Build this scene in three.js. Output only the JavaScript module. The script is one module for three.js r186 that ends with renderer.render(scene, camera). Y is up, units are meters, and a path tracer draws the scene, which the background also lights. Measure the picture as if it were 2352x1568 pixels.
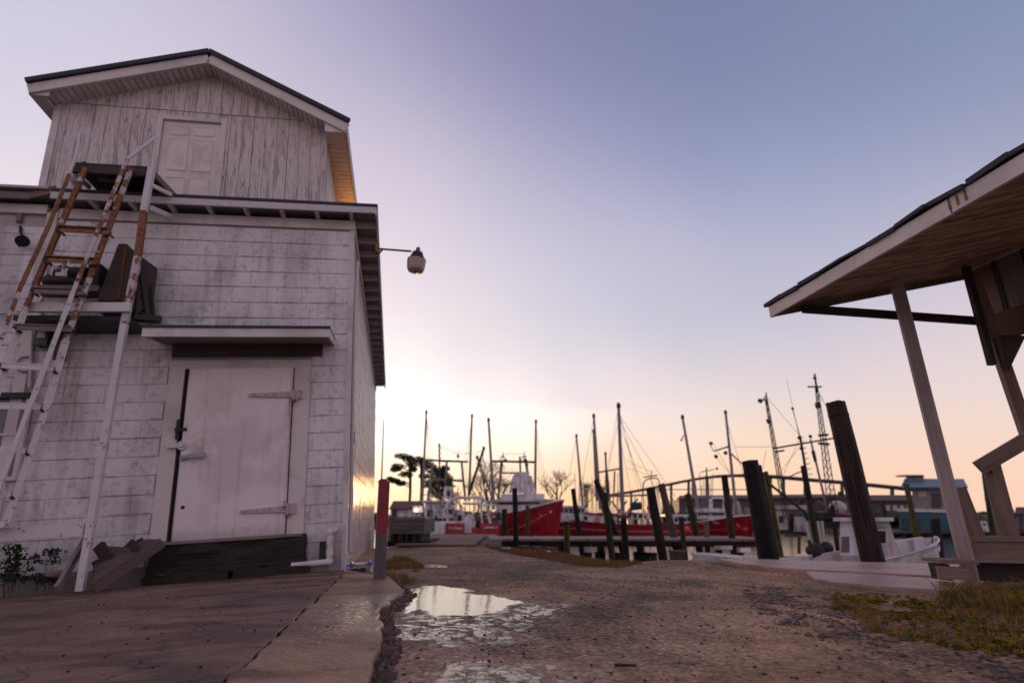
import * as THREE from 'three';
import * as BGU from 'three/addons/utils/BufferGeometryUtils.js';

// ---------------------------------------------------------------- camera, sky, sun, exposure
const EYE = 0.6, FOC = 1290, PITCH = THREE.MathUtils.degToRad(17.07);
const scene = new THREE.Scene();
const camera = new THREE.PerspectiveCamera(2 * Math.atan(784 / FOC) * 180 / Math.PI, 1.5015, 0.05, 3000);
camera.position.set(0, EYE, 0);
camera.rotation.set(PITCH, 0, 0);
camera.focus = 3.6;
camera.userData.fStop = 1.45;
scene.add(camera);

const lin = (v) => { v /= 255; return v <= 0.04045 ? v / 12.92 : Math.pow((v + 0.055) / 1.055, 2.4); };
const smooth = (a, b, x) => { const t = Math.min(1, Math.max(0, (x - a) / (b - a))); return t * t * (3 - 2 * t); };
const mix = (a, b, t) => a + (b - a) * t;
const clamp = (x, a = 0, b = 1) => Math.min(b, Math.max(a, x));

const SUN_AZ = -10, SUN_EL = 2.2;
const sunDir = new THREE.Vector3(Math.sin(SUN_AZ * Math.PI / 180) * Math.cos(SUN_EL * Math.PI / 180), Math.sin(SUN_EL * Math.PI / 180), -Math.cos(SUN_AZ * Math.PI / 180) * Math.cos(SUN_EL * Math.PI / 180));
{
  // dusk sky: colours seen in given directions (degrees round from straight ahead, degrees up), blended smoothly
  const S = [], seen = (y, l) => l.forEach(([x, r, g, b]) => { const a = (784 - y) / FOC, c = Math.cos(PITCH), s = Math.sin(PITCH), X = (x - 1176) / FOC, Y = a * c + s, Z = c - a * s; S.push([Math.atan2(X, Z) * 180 / Math.PI, Math.atan2(Y, Math.hypot(X, Z)) * 180 / Math.PI, r, g, b, y > 840 ? 3.2 : y > 600 ? 4 : 5]); });
  seen(25, [[0, 188, 189, 212], [220, 194, 190, 212], [440, 192, 186, 208], [600, 180, 173, 201], [787, 150, 148, 182], [1050, 128, 128, 165], [1260, 117, 120, 157], [1487, 111, 117, 155], [1700, 113, 121, 158], [1925, 118, 127, 163], [2150, 120, 132, 166], [2340, 122, 137, 168]]);
  seen(110, [[0, 204, 200, 218], [250, 206, 200, 216], [520, 200, 190, 208], [750, 176, 170, 198], [1000, 146, 146, 178], [1250, 128, 131, 168], [1480, 121, 127, 165], [1750, 121, 129, 166], [2000, 126, 135, 170], [2340, 130, 142, 174]]);
  seen(200, [[0, 215, 208, 222], [260, 213, 205, 218], [560, 208, 198, 213], [840, 190, 182, 204], [1050, 168, 165, 193], [1312, 147, 149, 183], [1575, 137, 142, 178], [1925, 137, 146, 181], [2340, 146, 152, 185]]);
  seen(325, [[0, 229, 217, 226], [350, 226, 213, 222], [650, 221, 208, 220], [850, 216, 203, 217], [1000, 200, 190, 206], [1200, 170, 168, 195], [1400, 154, 156, 188], [1700, 147, 153, 185], [2000, 149, 156, 188], [2300, 168, 167, 190]]);
  seen(494, [[0, 238, 226, 230], [450, 234, 220, 226], [875, 222, 208, 220], [1050, 208, 198, 213], [1230, 194, 188, 208], [1400, 182, 180, 204], [1750, 171, 174, 200], [2012, 176, 177, 200], [2300, 190, 184, 201]]);
  seen(635, [[0, 246, 234, 232], [450, 242, 230, 230], [892, 235, 222, 228], [1050, 224, 214, 221], [1225, 212, 205, 216], [1400, 200, 195, 211], [1575, 190, 187, 206], [1837, 189, 186, 204], [2187, 200, 192, 206], [2350, 206, 196, 207]]);
  seen(776, [[0, 250, 240, 234], [500, 250, 240, 236], [900, 249, 238, 236], [1100, 232, 222, 226], [1300, 212, 206, 216], [1600, 199, 194, 208], [1900, 204, 196, 208], [2200, 217, 204, 210], [2340, 222, 209, 212]]);
  seen(884, [[0, 253, 242, 230], [500, 254, 245, 236], [914, 254, 247, 242], [1183, 244, 232, 230], [1350, 234, 222, 223], [1518, 224, 213, 216], [1742, 218, 208, 213], [1966, 221, 208, 211], [2190, 226, 210, 209], [2340, 229, 211, 208]]);
  seen(978, [[0, 254, 240, 218], [500, 255, 245, 234], [914, 255, 250, 250], [1183, 254, 243, 242], [1462, 247, 228, 224], [1630, 242, 223, 214], [1854, 237, 216, 210], [2078, 237, 213, 203], [2300, 240, 212, 200]]);
  seen(1044, [[0, 254, 232, 200], [500, 255, 236, 216], [914, 255, 241, 230], [1183, 255, 236, 224], [1518, 253, 226, 206], [1742, 249, 219, 188], [1966, 244, 214, 192], [2280, 246, 212, 188]]);
  seen(1110, [[0, 252, 222, 176], [500, 254, 224, 176], [914, 255, 225, 186], [1183, 255, 216, 176], [1450, 254, 208, 164], [1742, 252, 205, 160], [2056, 250, 205, 172], [2300, 249, 206, 176]]);
  seen(1165, [[0, 250, 212, 160], [500, 252, 212, 155], [914, 255, 208, 140], [1183, 255, 200, 134], [1450, 254, 198, 148], [1742, 252, 196, 156], [2056, 249, 198, 164], [2300, 247, 198, 168]]);
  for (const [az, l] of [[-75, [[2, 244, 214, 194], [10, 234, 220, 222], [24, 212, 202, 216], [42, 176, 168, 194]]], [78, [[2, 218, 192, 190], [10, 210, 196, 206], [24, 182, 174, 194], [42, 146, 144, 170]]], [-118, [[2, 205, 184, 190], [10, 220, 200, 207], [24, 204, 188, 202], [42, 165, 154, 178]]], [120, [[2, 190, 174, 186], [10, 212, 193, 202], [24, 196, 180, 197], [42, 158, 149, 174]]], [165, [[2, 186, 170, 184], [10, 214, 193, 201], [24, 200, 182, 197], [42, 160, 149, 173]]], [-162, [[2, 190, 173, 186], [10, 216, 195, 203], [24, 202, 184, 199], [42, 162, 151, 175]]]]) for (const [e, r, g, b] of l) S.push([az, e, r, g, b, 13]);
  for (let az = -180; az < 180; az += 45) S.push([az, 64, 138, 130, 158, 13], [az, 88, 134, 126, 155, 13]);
  const P = S.map(([az, e, r, g, b, w]) => [Math.cos(e * Math.PI / 180) * Math.sin(az * Math.PI / 180), Math.sin(e * Math.PI / 180), -Math.cos(e * Math.PI / 180) * Math.cos(az * Math.PI / 180), r, g, b, 1 / (2 * (w * Math.PI / 180) ** 2), w > 9 ? 0.5 : 1]);
  const W = 1024, H = 512, data = new Float32Array(W * H * 4);
  const hash = (i, j) => { let h = (i * 374761393 + j * 668265263) | 0; h = Math.imul(h ^ (h >>> 13), 1274126177); return ((h ^ (h >>> 16)) >>> 0) / 4294967296; };
  const vn = (x, y) => { const i = Math.floor(x), j = Math.floor(y), u = x - i, v = y - j, s = u * u * (3 - 2 * u), t = v * v * (3 - 2 * v); return mix(mix(hash(i, j), hash(i + 1, j), s), mix(hash(i, j + 1), hash(i + 1, j + 1), s), t); };
  for (let r = 0; r < H; r++) {
    const el = ((r + 0.5) / H - 0.5) * 180, e = Math.max(0.4, el), er = e * Math.PI / 180, below = el < 0 ? Math.max(0.25, 1 + el / 12) : 1;
    for (let c = 0; c < W; c++) {
      let az = ((c + 0.5) / W - 0.5) * 360 + 90; if (az > 180) az -= 360;       // x = cos, z = sin; 0 looks down -z, positive to the right
      const x = Math.cos(er) * Math.sin(az * Math.PI / 180), y = Math.sin(er), z = -Math.cos(er) * Math.cos(az * Math.PI / 180);
      let n = 1e-12, R = 0, Gc = 0, B = 0; for (const p of P) { const q = ((x - p[0]) ** 2 + (y - p[1]) ** 2 + (z - p[2]) ** 2) * p[6]; if (q > 16) continue; const k = p[7] * Math.exp(-q); n += k; R += k * p[3]; Gc += k * p[4]; B += k * p[5]; }
      const dx = (az - SUN_AZ) * Math.cos(er), glow = Math.exp(-(dx * dx) / (2 * 8 * 8) - ((e - 5) * (e - 5)) / (2 * 5 * 5));
      // thin bright cloud bank low over the sunset, ragged along its top
      const top = 11.0 + 1.1 * (vn(az * 0.11, 3.7) - 0.5) + 0.5 * (vn(az * 0.5, 9.1) - 0.5) - 0.07 * Math.max(0, az), bank = (1 - smooth(top - 0.6, top + 0.3, e)) * smooth(4, 9, e) * (1 - smooth(8, 15, Math.abs(az + 1)));
      const col = [R / n, Gc / n, B / n];
      for (let q = 0; q < 3; q++) data[(r * W + c) * 4 + q] = below * (lin(col[q]) * (1 + [0.32, 0.28, 0.26][q] * glow) + bank * [0.1, 0.08, 0.05][q]);
      data[(r * W + c) * 4 + 3] = 1;
    }
  }
  const sky = new THREE.DataTexture(data, W, H, THREE.RGBAFormat, THREE.FloatType);
  sky.mapping = THREE.EquirectangularReflectionMapping; sky.colorSpace = THREE.LinearSRGBColorSpace; sky.magFilter = THREE.LinearFilter; sky.needsUpdate = true;
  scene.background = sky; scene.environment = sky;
}
const sun = new THREE.DirectionalLight(new THREE.Color().setRGB(1, 0.5, 0.2), 0.6);
sun.position.copy(sunDir).multiplyScalar(150);
sun.castShadow = true; sun.shadow.radius = 5; sun.shadow.mapSize.set(2048, 2048);
Object.assign(sun.shadow.camera, { left: -40, right: 40, top: 30, bottom: -20, near: 1, far: 400 });
scene.add(sun, sun.target);
const renderer = new THREE.WebGLRenderer({ antialias: true });
renderer.setSize(1024, 682);
renderer.toneMapping = THREE.LinearToneMapping;
renderer.toneMappingExposure = 1.08;
renderer.shadowMap.enabled = true;

// ---------------------------------------------------------------- random numbers and noise
function rng(seed) { let a = seed >>> 0; return () => { a = (a + 0x6d2b79f5) | 0; let t = Math.imul(a ^ (a >>> 15), 1 | a); t = (t + Math.imul(t ^ (t >>> 7), 61 | t)) ^ t; return ((t ^ (t >>> 14)) >>> 0) / 4294967296; }; }
const R = rng(77), rr = (a, b) => a + (b - a) * R();
const hsh = (i, j, s) => { let h = (Math.imul(i, 374761393) + Math.imul(j, 668265263) + Math.imul(s, 974634777)) | 0; h = Math.imul(h ^ (h >>> 13), 1274126177); return ((h ^ (h >>> 16)) >>> 0) / 4294967296; };
function vnoise(x, y, s = 0, p = 0) {
  let i = Math.floor(x), j = Math.floor(y); const u = x - i, v = y - j, a = u * u * (3 - 2 * u), b = v * v * (3 - 2 * v);
  let i1 = i + 1, j1 = j + 1;
  if (p) { i = ((i % p) + p) % p; j = ((j % p) + p) % p; i1 = ((i1 % p) + p) % p; j1 = ((j1 % p) + p) % p; }
  return mix(mix(hsh(i, j, s), hsh(i1, j, s), a), mix(hsh(i, j1, s), hsh(i1, j1, s), a), b);
}
function fbm(x, y, oct = 4, s = 0, p = 0) { let v = 0, a = 0.5, n = 0; for (let o = 0; o < oct; o++) { v += a * vnoise(x, y, s + o, p); n += a; a *= 0.5; x *= 2; y *= 2; p *= 2; } return v / n; }
function cells(x, y, s = 0) { // distance to the two nearest feature points
  const i = Math.floor(x), j = Math.floor(y); let d1 = 9, d2 = 9, id = 0;
  for (let b = -1; b < 2; b++) for (let a = -1; a < 2; a++) { const px = i + a + hsh(i + a, j + b, s), py = j + b + hsh(i + a, j + b, s + 7), d = Math.hypot(px - x, py - y); if (d < d1) { d2 = d1; d1 = d; id = hsh(i + a, j + b, s + 3); } else if (d < d2) d2 = d; }
  return [d1, d2 - d1, id];
}

// ---------------------------------------------------------------- from the picture (2352 x 1568 units) into the place
const cP = Math.cos(PITCH), sP = Math.sin(PITCH), CAM = new THREE.Vector3(0, EYE, 0), V3 = (x, y, z) => new THREE.Vector3(x, y, z);
const ray = (x, y) => { const a = (784 - y) / FOC; return V3((x - 1176) / FOC, a * cP + sP, -cP + a * sP); };
const W = (x, y, z) => { const r = ray(x, y); return r.multiplyScalar(z / -r.z).add(CAM); };
const G = (x, y, g = 0) => { const r = ray(x, y); return r.multiplyScalar((g - EYE) / r.y).add(CAM); };
const bV = ray(910, -3540).normalize(), bN = (() => { const n = ray(905, 1200); n.addScaledVector(bV, -n.dot(bV)).normalize(); return n.negate(); })(), bU = V3().crossVectors(bV, bN), bO = G(793, 1312);
const F = (x, y, n = 0) => { const r = ray(x, y), t = (n - V3().subVectors(CAM, bO).dot(bN)) / r.dot(bN), p = r.multiplyScalar(t).add(CAM).sub(bO); return V3(p.dot(bU), p.dot(bV), n); };
const SD = (x, y, u = 0) => { const r = ray(x, y), t = (u - V3().subVectors(CAM, bO).dot(bU)) / r.dot(bU), p = r.multiplyScalar(t).add(CAM).sub(bO); return V3(u, p.dot(bV), p.dot(bN)); };
const B2W = (p) => bO.clone().addScaledVector(bU, p.x).addScaledVector(bV, p.y).addScaledVector(bN, p.z);

// ---------------------------------------------------------------- textures
function tex(w, h, fn, { srgb = true, rx = 1, ry = 1, clampEdge = false } = {}) {
  const d = new Uint8Array(w * h * 4);
  for (let j = 0; j < h; j++) for (let i = 0; i < w; i++) {
    const c = fn(i / w, j / h), o = (j * w + i) * 4;
    for (let k = 0; k < 3; k++) { let v = Array.isArray(c) ? c[k] : c; v = clamp(v); d[o + k] = srgb ? 255 * (v <= 0.0031308 ? v * 12.92 : 1.055 * Math.pow(v, 1 / 2.4) - 0.055) : 255 * v; }
    d[o + 3] = 255;
  }
  const t = new THREE.DataTexture(d, w, h, THREE.RGBAFormat);
  t.colorSpace = srgb ? THREE.SRGBColorSpace : THREE.NoColorSpace;
  t.wrapS = t.wrapT = clampEdge ? THREE.ClampToEdgeWrapping : THREE.RepeatWrapping; t.magFilter = THREE.LinearFilter; t.minFilter = THREE.LinearFilter; t.repeat.set(rx, ry); t.needsUpdate = true;
  return t;
}
// wood grain runs along u; one tile is 1.6 m long and 0.4 m across
const grain = (u, v) => { const w = v + 0.03 * fbm(u * 4, v * 4, 2, 5, 4), g = 0.55 * vnoise(u * 4, w * 64, 1, 64) + 0.45 * vnoise(u * 8, w * 128, 2, 128); return g; };
const tWood = tex(512, 512, (u, v) => { const g = grain(u, v), b = fbm(u * 4, v * 4, 4, 9, 4); const k = 0.5 + 0.42 * g + 0.42 * (b - 0.5); return [k, k * (0.97 + 0.05 * b), k * (0.95 + 0.07 * b)]; }, { rx: 1 / 1.6, ry: 1 / 0.4 });
const tWoodB = tex(512, 512, (u, v) => grain(u, v), { srgb: false, rx: 1 / 1.6, ry: 1 / 0.4 });
// grime over paint, tile of 1.8 m
const tGrime = tex(512, 512, (u, v) => { const a = fbm(u * 4, v * 4, 5, 21, 4), b = fbm(u * 12, v * 6, 4, 33, 12), s = smooth(0.45, 0.8, a) * 0.2 + smooth(0.6, 0.75, b) * 0.14; const k = 1 - s; return [k, k * 0.985 - s * 0.02, k * 0.96 - s * 0.03]; }, { rx: 1 / 1.8, ry: 1 / 1.8 });
const tRough = tex(256, 256, (u, v) => fbm(u * 16, v * 16, 4, 41, 16), { srgb: false, rx: 1, ry: 1 });
// flaking paint over rust, tile of 0.9 m along u
const tRust = tex(512, 256, (u, v) => { const a = fbm(u * 8, v * 4, 5, 51, 8), b = fbm(u * 32, v * 16, 3, 57, 32), m = smooth(0.22, 0.36, a * 0.75 + b * 0.25); const p = 0.75 + 0.2 * b; return m > 0.5 ? mix3([0.27, 0.12, 0.055], [0.15, 0.055, 0.025], smooth(0.45, 0.65, b)) : [0.62 * p, 0.58 * p, 0.58 * p]; }, { rx: 1 / 0.55, ry: 1 / 0.3 });
const tHalf = tex(512, 256, (u, v) => { const a = fbm(u * 8, v * 4, 5, 52, 8), b = fbm(u * 32, v * 16, 3, 58, 32), m = smooth(0.44, 0.56, a * 0.75 + b * 0.25), p = 0.8 + 0.2 * b; return mix3([0.62 * p, 0.57 * p, 0.57 * p], mix3([0.27, 0.125, 0.06], [0.16, 0.06, 0.03], smooth(0.45, 0.65, b)), m); }, { rx: 1 / 0.55, ry: 1 / 0.3 });
const tHalf2 = tex(256, 128, (u, v) => { const a = fbm(u * 12, v * 6, 4, 53, 12), m = smooth(0.58, 0.72, a); return mix3([0.66, 0.6, 0.59], [0.3, 0.15, 0.08], m); }, { rx: 1 / 0.5, ry: 1 / 0.25 });
const plyG = (u, v) => { const w = v * 3 + 0.55 * fbm(u * 2, v * 3, 3, 221, 2), r = 0.5 + 0.5 * Math.sin(w * 16 + 5 * fbm(u * 3, v * 6, 3, 223, 3)); return 0.55 * r + 0.45 * fbm(u * 3, v * 40, 4, 225, 3); };
const tPly = tex(512, 512, (u, v) => { const g = plyG(u, v), b = fbm(u * 5, v * 5, 4, 227, 5), k = 0.35 + 0.75 * g + 0.8 * (b - 0.5), st = smooth(0.62, 0.7, b); return [0.6 * k * (1 - 0.5 * st), 0.4 * k * (1 - 0.55 * st), 0.27 * k * (1 - 0.6 * st)]; }, { rx: 1 / 2.2, ry: 1 / 1.1 });
const tPlyB = tex(512, 512, plyG, { srgb: false, rx: 1 / 2.2, ry: 1 / 1.1 });
const tStreak = tex(512, 512, (u, v) => { const a = fbm(u * 24, v * 3, 4, 261, 24), b = fbm(u * 6, v * 6, 4, 263, 6), c = fbm(u * 60, v * 4, 3, 265, 60), s = smooth(0.5, 0.75, a) * 0.35 + smooth(0.52, 0.75, b) * 0.3, r = smooth(0.66, 0.72, c) * smooth(0.45, 0.6, b); return mix3([1 - s, 1 - s * 1.05, 1 - s * 1.1], [0.5, 0.3, 0.2], r * 0.8); }, { rx: 1 / 6, ry: 1 / 6 });
const tPile = tex(512, 512, (u, v) => { const g = grain(u, v), c = vnoise(u * 3 + 0.6 * fbm(u * 4, v * 4, 2, 271, 4), v * 40, 273, 40), b = fbm(u * 6, v * 6, 4, 275, 6), k = (0.35 + 1.0 * Math.pow(g, 1.4) + 0.9 * (b - 0.5)) * (c < 0.22 ? 0.25 : 1); return [k, k * 0.96, k * 0.92]; }, { rx: 1 / 1.6, ry: 1 / 0.6 });
const tChip = tex(512, 256, (u, v) => { const a = fbm(u * 16, v * 8, 4, 61, 16), b = fbm(u * 64, v * 32, 2, 67, 64), m = smooth(0.71, 0.74, a * 0.7 + b * 0.3) * 0.8; return mix3([0.6 + 0.1 * b, 0.57 + 0.1 * b, 0.58 + 0.1 * b], [0.24, 0.11, 0.05], m); }, { rx: 1 / 0.9, ry: 1 / 0.45 });
function mix3(a, b, t) { return [mix(a[0], b[0], t), mix(a[1], b[1], t), mix(a[2], b[2], t)]; }

// painted block wall, one tile laid over the whole front (u -5.2 .. 0.2, v -0.4 .. 4.4)
const wallUV = (u, v) => [(u + 5.2) / 5.4, (v + 0.4) / 4.8];
const tWall = tex(1536, 1280, (a, b) => {
  const u = a * 5.4 - 5.2, v = b * 4.8 - 0.4;
  const big = fbm(u * 1.3, v * 1.3, 5, 71), streak = fbm(u * 9, v * 1.1, 4, 75), fine = fbm(u * 26, v * 26, 3, 79);
  let s = 0.32 * smooth(0.42, 0.72, big) + 0.28 * smooth(0.5, 0.75, streak) + 0.24 * smooth(0.5, 0.8, fine);
  s += 0.75 * smooth(0.55, -0.05, v + 0.25 * (fine - 0.5)) * smooth(0.3, 0.65, big * 0.4 + fine * 0.6 + 0.1);           // splashed dirt at the foot
  s += 0.55 * smooth(0.3, 0, Math.abs(v - 2.75)) * smooth(0.5, 0.66, fbm(u * 5, v * 9, 4, 83));                          // mildew over the little canopy
  s += 0.5 * smooth(0.35, 0, Math.hypot((u + 2.15) * 0.9, v - 2.35)) * smooth(0.42, 0.6, fbm(u * 8, v * 6, 4, 87));
  { const jd = Math.abs(((v - 0.12 + 20) % 0.2 + 0.3) % 0.2 - 0.1); s += 0.55 * smooth(0.016, 0.002, jd) * smooth(0.42, 0.62, fbm(u * 3.5, v * 5 + 7, 3, 89)) + 0.3 * smooth(0.6, 0.75, fbm(u * 16, v * 0.9, 3, 90)) * smooth(0.4, 0.6, big); }
  s += 0.4 * smooth(-2.7, -3.2, u) * smooth(0.45, 0.6, fbm(u * 7, v * 1.6, 4, 91));
  s = clamp(s, 0, 1); const sp = fine > 0.73 ? 0.85 : 1;
  return mix3([0.775 * sp, 0.755 * sp, 0.775 * sp], [0.28, 0.24, 0.235], s * 0.85);
}, { clampEdge: true });
const tWallB = tex(512, 512, (u, v) => 0.6 * fbm(u * 64, v * 64, 3, 95, 64) + 0.4 * fbm(u * 8, v * 8, 3, 97, 8), { srgb: false, rx: 3, ry: 3 });
// peeling paint on vertical siding, tile 1.2 m along (u) by 0.6 m
const tSide = tex(768, 512, (u, v) => { const g = 0.6 * vnoise(u * 6, v * 96, 3, 96) + 0.4 * vnoise(u * 16, v * 160, 4, 160), b = fbm(u * 4, v * 8, 4, 101, 4 ), big = fbm(u * 4, v * 4, 3, 107, 4); const m = smooth(0.5, 0.68, g * 0.55 + b * 0.3 + big * 0.2); return mix3([0.66, 0.61, 0.6], [0.27, 0.21, 0.195], m * 0.85); }, { rx: 1 / 1.2, ry: 1 / 0.6 });
const tSideB = tex(512, 512, (u, v) => 0.6 * vnoise(u * 6, v * 96, 3, 96) + 0.4 * vnoise(u * 16, v * 160, 4, 160), { srgb: false, rx: 1 / 1.2, ry: 1 / 0.6 });

// ---------------------------------------------------------------- materials
const C = (r, g, b) => new THREE.Color().setRGB(r, g, b);
const mat = (r, g, b, o = {}) => new THREE.MeshStandardMaterial({ color: C(r, g, b), roughness: 0.8, side: THREE.DoubleSide, ...o });
const wood = (r, g, b, o = {}) => mat(r, g, b, { map: tWood, bumpMap: tWoodB, bumpScale: 0.004, roughness: 0.85, ...o });
const paint = (r, g, b, o = {}) => mat(r, g, b, { map: tGrime, roughness: 0.55, ...o });
const M = {
  wall: mat(1, 1, 1, { map: tWall, bumpMap: tWallB, bumpScale: 0.004, roughness: 0.62 }),
  mortar: paint(0.44, 0.4, 0.4), sideBlock: mat(0.95, 0.92, 0.92, { map: tSide, bumpMap: tSideB, bumpScale: 0.03, roughness: 0.36 }),
  siding: mat(1, 1, 1, { map: tSide, bumpMap: tSideB, bumpScale: 0.004, roughness: 0.7 }),
  trim: paint(0.68, 0.63, 0.63), trimDirty: mat(0.9, 0.9, 0.9, { map: tChip, roughness: 0.7 }), vinyl: paint(0.66, 0.6, 0.59, { roughness: 0.45 }),
  roofDark: mat(0.035, 0.04, 0.052, { roughness: 0.8, bumpMap: tRough, bumpScale: 0.006 }), underRoof: wood(0.36, 0.31, 0.3),
  doorWhite: paint(0.72, 0.665, 0.675, { roughness: 0.45 }), doorPanel: paint(0.74, 0.67, 0.65, { roughness: 0.4 }), gap: mat(0.02, 0.012, 0.01),
  chip: mat(1, 1, 1, { map: tChip, roughness: 0.55, bumpMap: tRough, bumpScale: 0.002 }), half: mat(1, 1, 1, { map: tHalf, roughness: 0.7, bumpMap: tRough, bumpScale: 0.003 }), rust: mat(1, 1, 1, { map: tRust, roughness: 0.75, bumpMap: tRough, bumpScale: 0.003 }),
  black: mat(0.015, 0.014, 0.015, { roughness: 0.6 }), darkIron: mat(0.03, 0.024, 0.022, { roughness: 0.6, metalness: 0.3, bumpMap: tRough, bumpScale: 0.003 }), rustDark: wood(0.075, 0.05, 0.042, { roughness: 0.7 }),
  sillWood: wood(0.042, 0.032, 0.022, { bumpScale: 0.012 }), greyBoard: wood(0.3, 0.25, 0.24), brownBoard: wood(0.31, 0.215, 0.17), beamRed: wood(0.17, 0.075, 0.05), darkWood: wood(0.06, 0.045, 0.036), paleWood: wood(0.34, 0.27, 0.235), rampBoard: wood(0.15, 0.11, 0.1), shade_board: wood(0.13, 0.095, 0.085), postWood: wood(0.5, 0.42, 0.41), ply: mat(1, 1, 1, { map: tPly, bumpMap: tPlyB, bumpScale: 0.02, roughness: 0.85 }), hinge: mat(0.72, 0.68, 0.68, { map: tHalf2, roughness: 0.6, bumpMap: tRough, bumpScale: 0.002 }),
  pvc: paint(0.7, 0.68, 0.68, { roughness: 0.35 }), blueValve: mat(0.03, 0.14, 0.4, { roughness: 0.4 }), green: mat(0.03, 0.06, 0.05, { roughness: 0.5 }), cream: mat(0.5, 0.45, 0.42, { roughness: 0.5 }),
  redPaint: paint(0.25, 0.012, 0.028, { roughness: 0.4 }), greyPost: wood(0.14, 0.13, 0.135), steel: mat(0.3, 0.3, 0.32, { roughness: 0.4, metalness: 0.4 }), glass: mat(0.12, 0.12, 0.13, { roughness: 0.15 }),
  pile: mat(0.022, 0.016, 0.013, { map: tPile, bumpMap: tPile, bumpScale: 0.02, roughness: 0.85 }), pileTop: wood(0.16, 0.12, 0.1), pileBig: mat(0.07, 0.046, 0.036, { map: tPile, bumpMap: tPile, bumpScale: 0.03, roughness: 0.85 }), algae: mat(0.06, 0.062, 0.02, { map: tPile, bumpMap: tPile, bumpScale: 0.02, roughness: 0.9 }), algaeBright: mat(0.13, 0.12, 0.028, { map: tPile, bumpMap: tPile, bumpScale: 0.02, roughness: 0.9 }), pilePale: wood(0.2, 0.18, 0.13), pileBrown: wood(0.12, 0.085, 0.055),
  boatWhite: mat(0.72, 0.69, 0.7, { map: tStreak, roughness: 0.4 }), boatRed: mat(0.36, 0.014, 0.024, { map: tStreak, roughness: 0.35 }), boatOrange: mat(0.5, 0.12, 0.05, { roughness: 0.5 }), boatMaroon: mat(0.16, 0.008, 0.016, { roughness: 0.4 }), mast: mat(0.2, 0.19, 0.2, { roughness: 0.5 }), rig: mat(0.035, 0.03, 0.03, { roughness: 0.7 }), window: mat(0.015, 0.017, 0.022, { roughness: 0.12 }), net: mat(0.02, 0.06, 0.045, { roughness: 0.95 }), buoy: mat(0.75, 0.05, 0.03, { roughness: 0.4 }),
  teal: paint(0.025, 0.1, 0.135), blueRoof: mat(0.11, 0.17, 0.23, { roughness: 0.5 }), greyWall: paint(0.26, 0.24, 0.24), bridge: mat(0.09, 0.085, 0.09, { roughness: 0.8 }), shedRoof: mat(0.1, 0.05, 0.045), warehouse: paint(0.085, 0.08, 0.085), bark: mat(0.035, 0.025, 0.02, { roughness: 0.95 }), needles: mat(0.028, 0.036, 0.014, { roughness: 0.9 }), twig: mat(0.05, 0.035, 0.025, { roughness: 0.95 }),
};

// ---------------------------------------------------------------- things, parts, geometry
const used = {}, origin = new Map();
const numbered = (n) => { const k = used[n] = (used[n] ?? -1) + 1; return k ? n + '_' + String(k).padStart(3, '0') : n; };
function thing(name, label, category, at, group) { // geometry of its parts is given in the place's own axes and moved to its base
  const o = new THREE.Group(); o.name = numbered(name); o.position.copy(at); origin.set(o, at.clone());
  o.userData = { label, category }; if (group) o.userData.group = group; scene.add(o); return o;
}
function localThing(name, label, category) { // in the axes of the block building
  const o = new THREE.Group(); o.name = numbered(name); o.position.copy(bO); o.quaternion.setFromRotationMatrix(new THREE.Matrix4().makeBasis(bU, bV, bN)); origin.set(o, V3(0, 0, 0));
  o.userData = { label, category }; scene.add(o); return o;
}
const merge = (g) => { if (!Array.isArray(g)) return g; const l = g.map((x) => { const y = x.index ? x.toNonIndexed() : x; for (const k of Object.keys(y.attributes)) if (!['position', 'normal', 'uv'].includes(k)) y.deleteAttribute(k); return y; }); return l.length === 1 ? l[0] : BGU.mergeGeometries(l); };
function part(parent, name, geo, material, extra) {
  const g = merge(geo), o = origin.get(parent); if (o.lengthSq() > 0) g.translate(-o.x, -o.y, -o.z);
  const m = new THREE.Mesh(g, material); m.name = name; m.castShadow = m.receiveShadow = true; origin.set(m, o); parent.add(m);
  if (extra) Object.assign(m.userData, extra); return m;
}
function struct(name, geo, material, kind = 'structure') { const m = new THREE.Mesh(merge(geo), material); m.name = name; m.userData.kind = kind; m.castShadow = m.receiveShadow = true; scene.add(m); origin.set(m, V3(0, 0, 0)); return m; }
function boxUV(g, swap = false, ox = R() * 3, oy = R() * 3) {
  g = g.index ? g.toNonIndexed() : g; const p = g.attributes.position, uv = new Float32Array(p.count * 2), a = V3(), b = V3(), c = V3();
  for (let i = 0; i < p.count; i += 3) {
    a.fromBufferAttribute(p, i); b.fromBufferAttribute(p, i + 1); c.fromBufferAttribute(p, i + 2);
    const n = b.clone().sub(a).cross(c.clone().sub(a)), x = Math.abs(n.x), y = Math.abs(n.y), z = Math.abs(n.z);
    for (const [k, q] of [a, b, c].entries()) { let s, t; if (x >= y && x >= z) { s = q.z; t = q.y; } else if (y >= z) { s = q.x; t = q.z; } else { s = q.x; t = q.y; } if (swap) [s, t] = [t, s]; uv[(i + k) * 2] = s + ox; uv[(i + k) * 2 + 1] = t + oy; }
  }
  g.setAttribute('uv', new THREE.BufferAttribute(uv, 2)); return g;
}
const UP = V3(0, 1, 0);
function beam(a, b, w, h, up = UP) { // a box from a to b: w across, h along up
  const d = b.clone().sub(a), L = d.length(), g = boxUV(new THREE.BoxGeometry(L, h, w)), x = d.normalize(); let z = V3().crossVectors(x, up); if (z.lengthSq() < 1e-6) z = V3().crossVectors(x, V3(0, 0, 1)); z.normalize(); const y = V3().crossVectors(z, x);
  return g.applyMatrix4(new THREE.Matrix4().makeBasis(x, y, z).setPosition(a.clone().add(b).multiplyScalar(0.5)));
}
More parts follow.
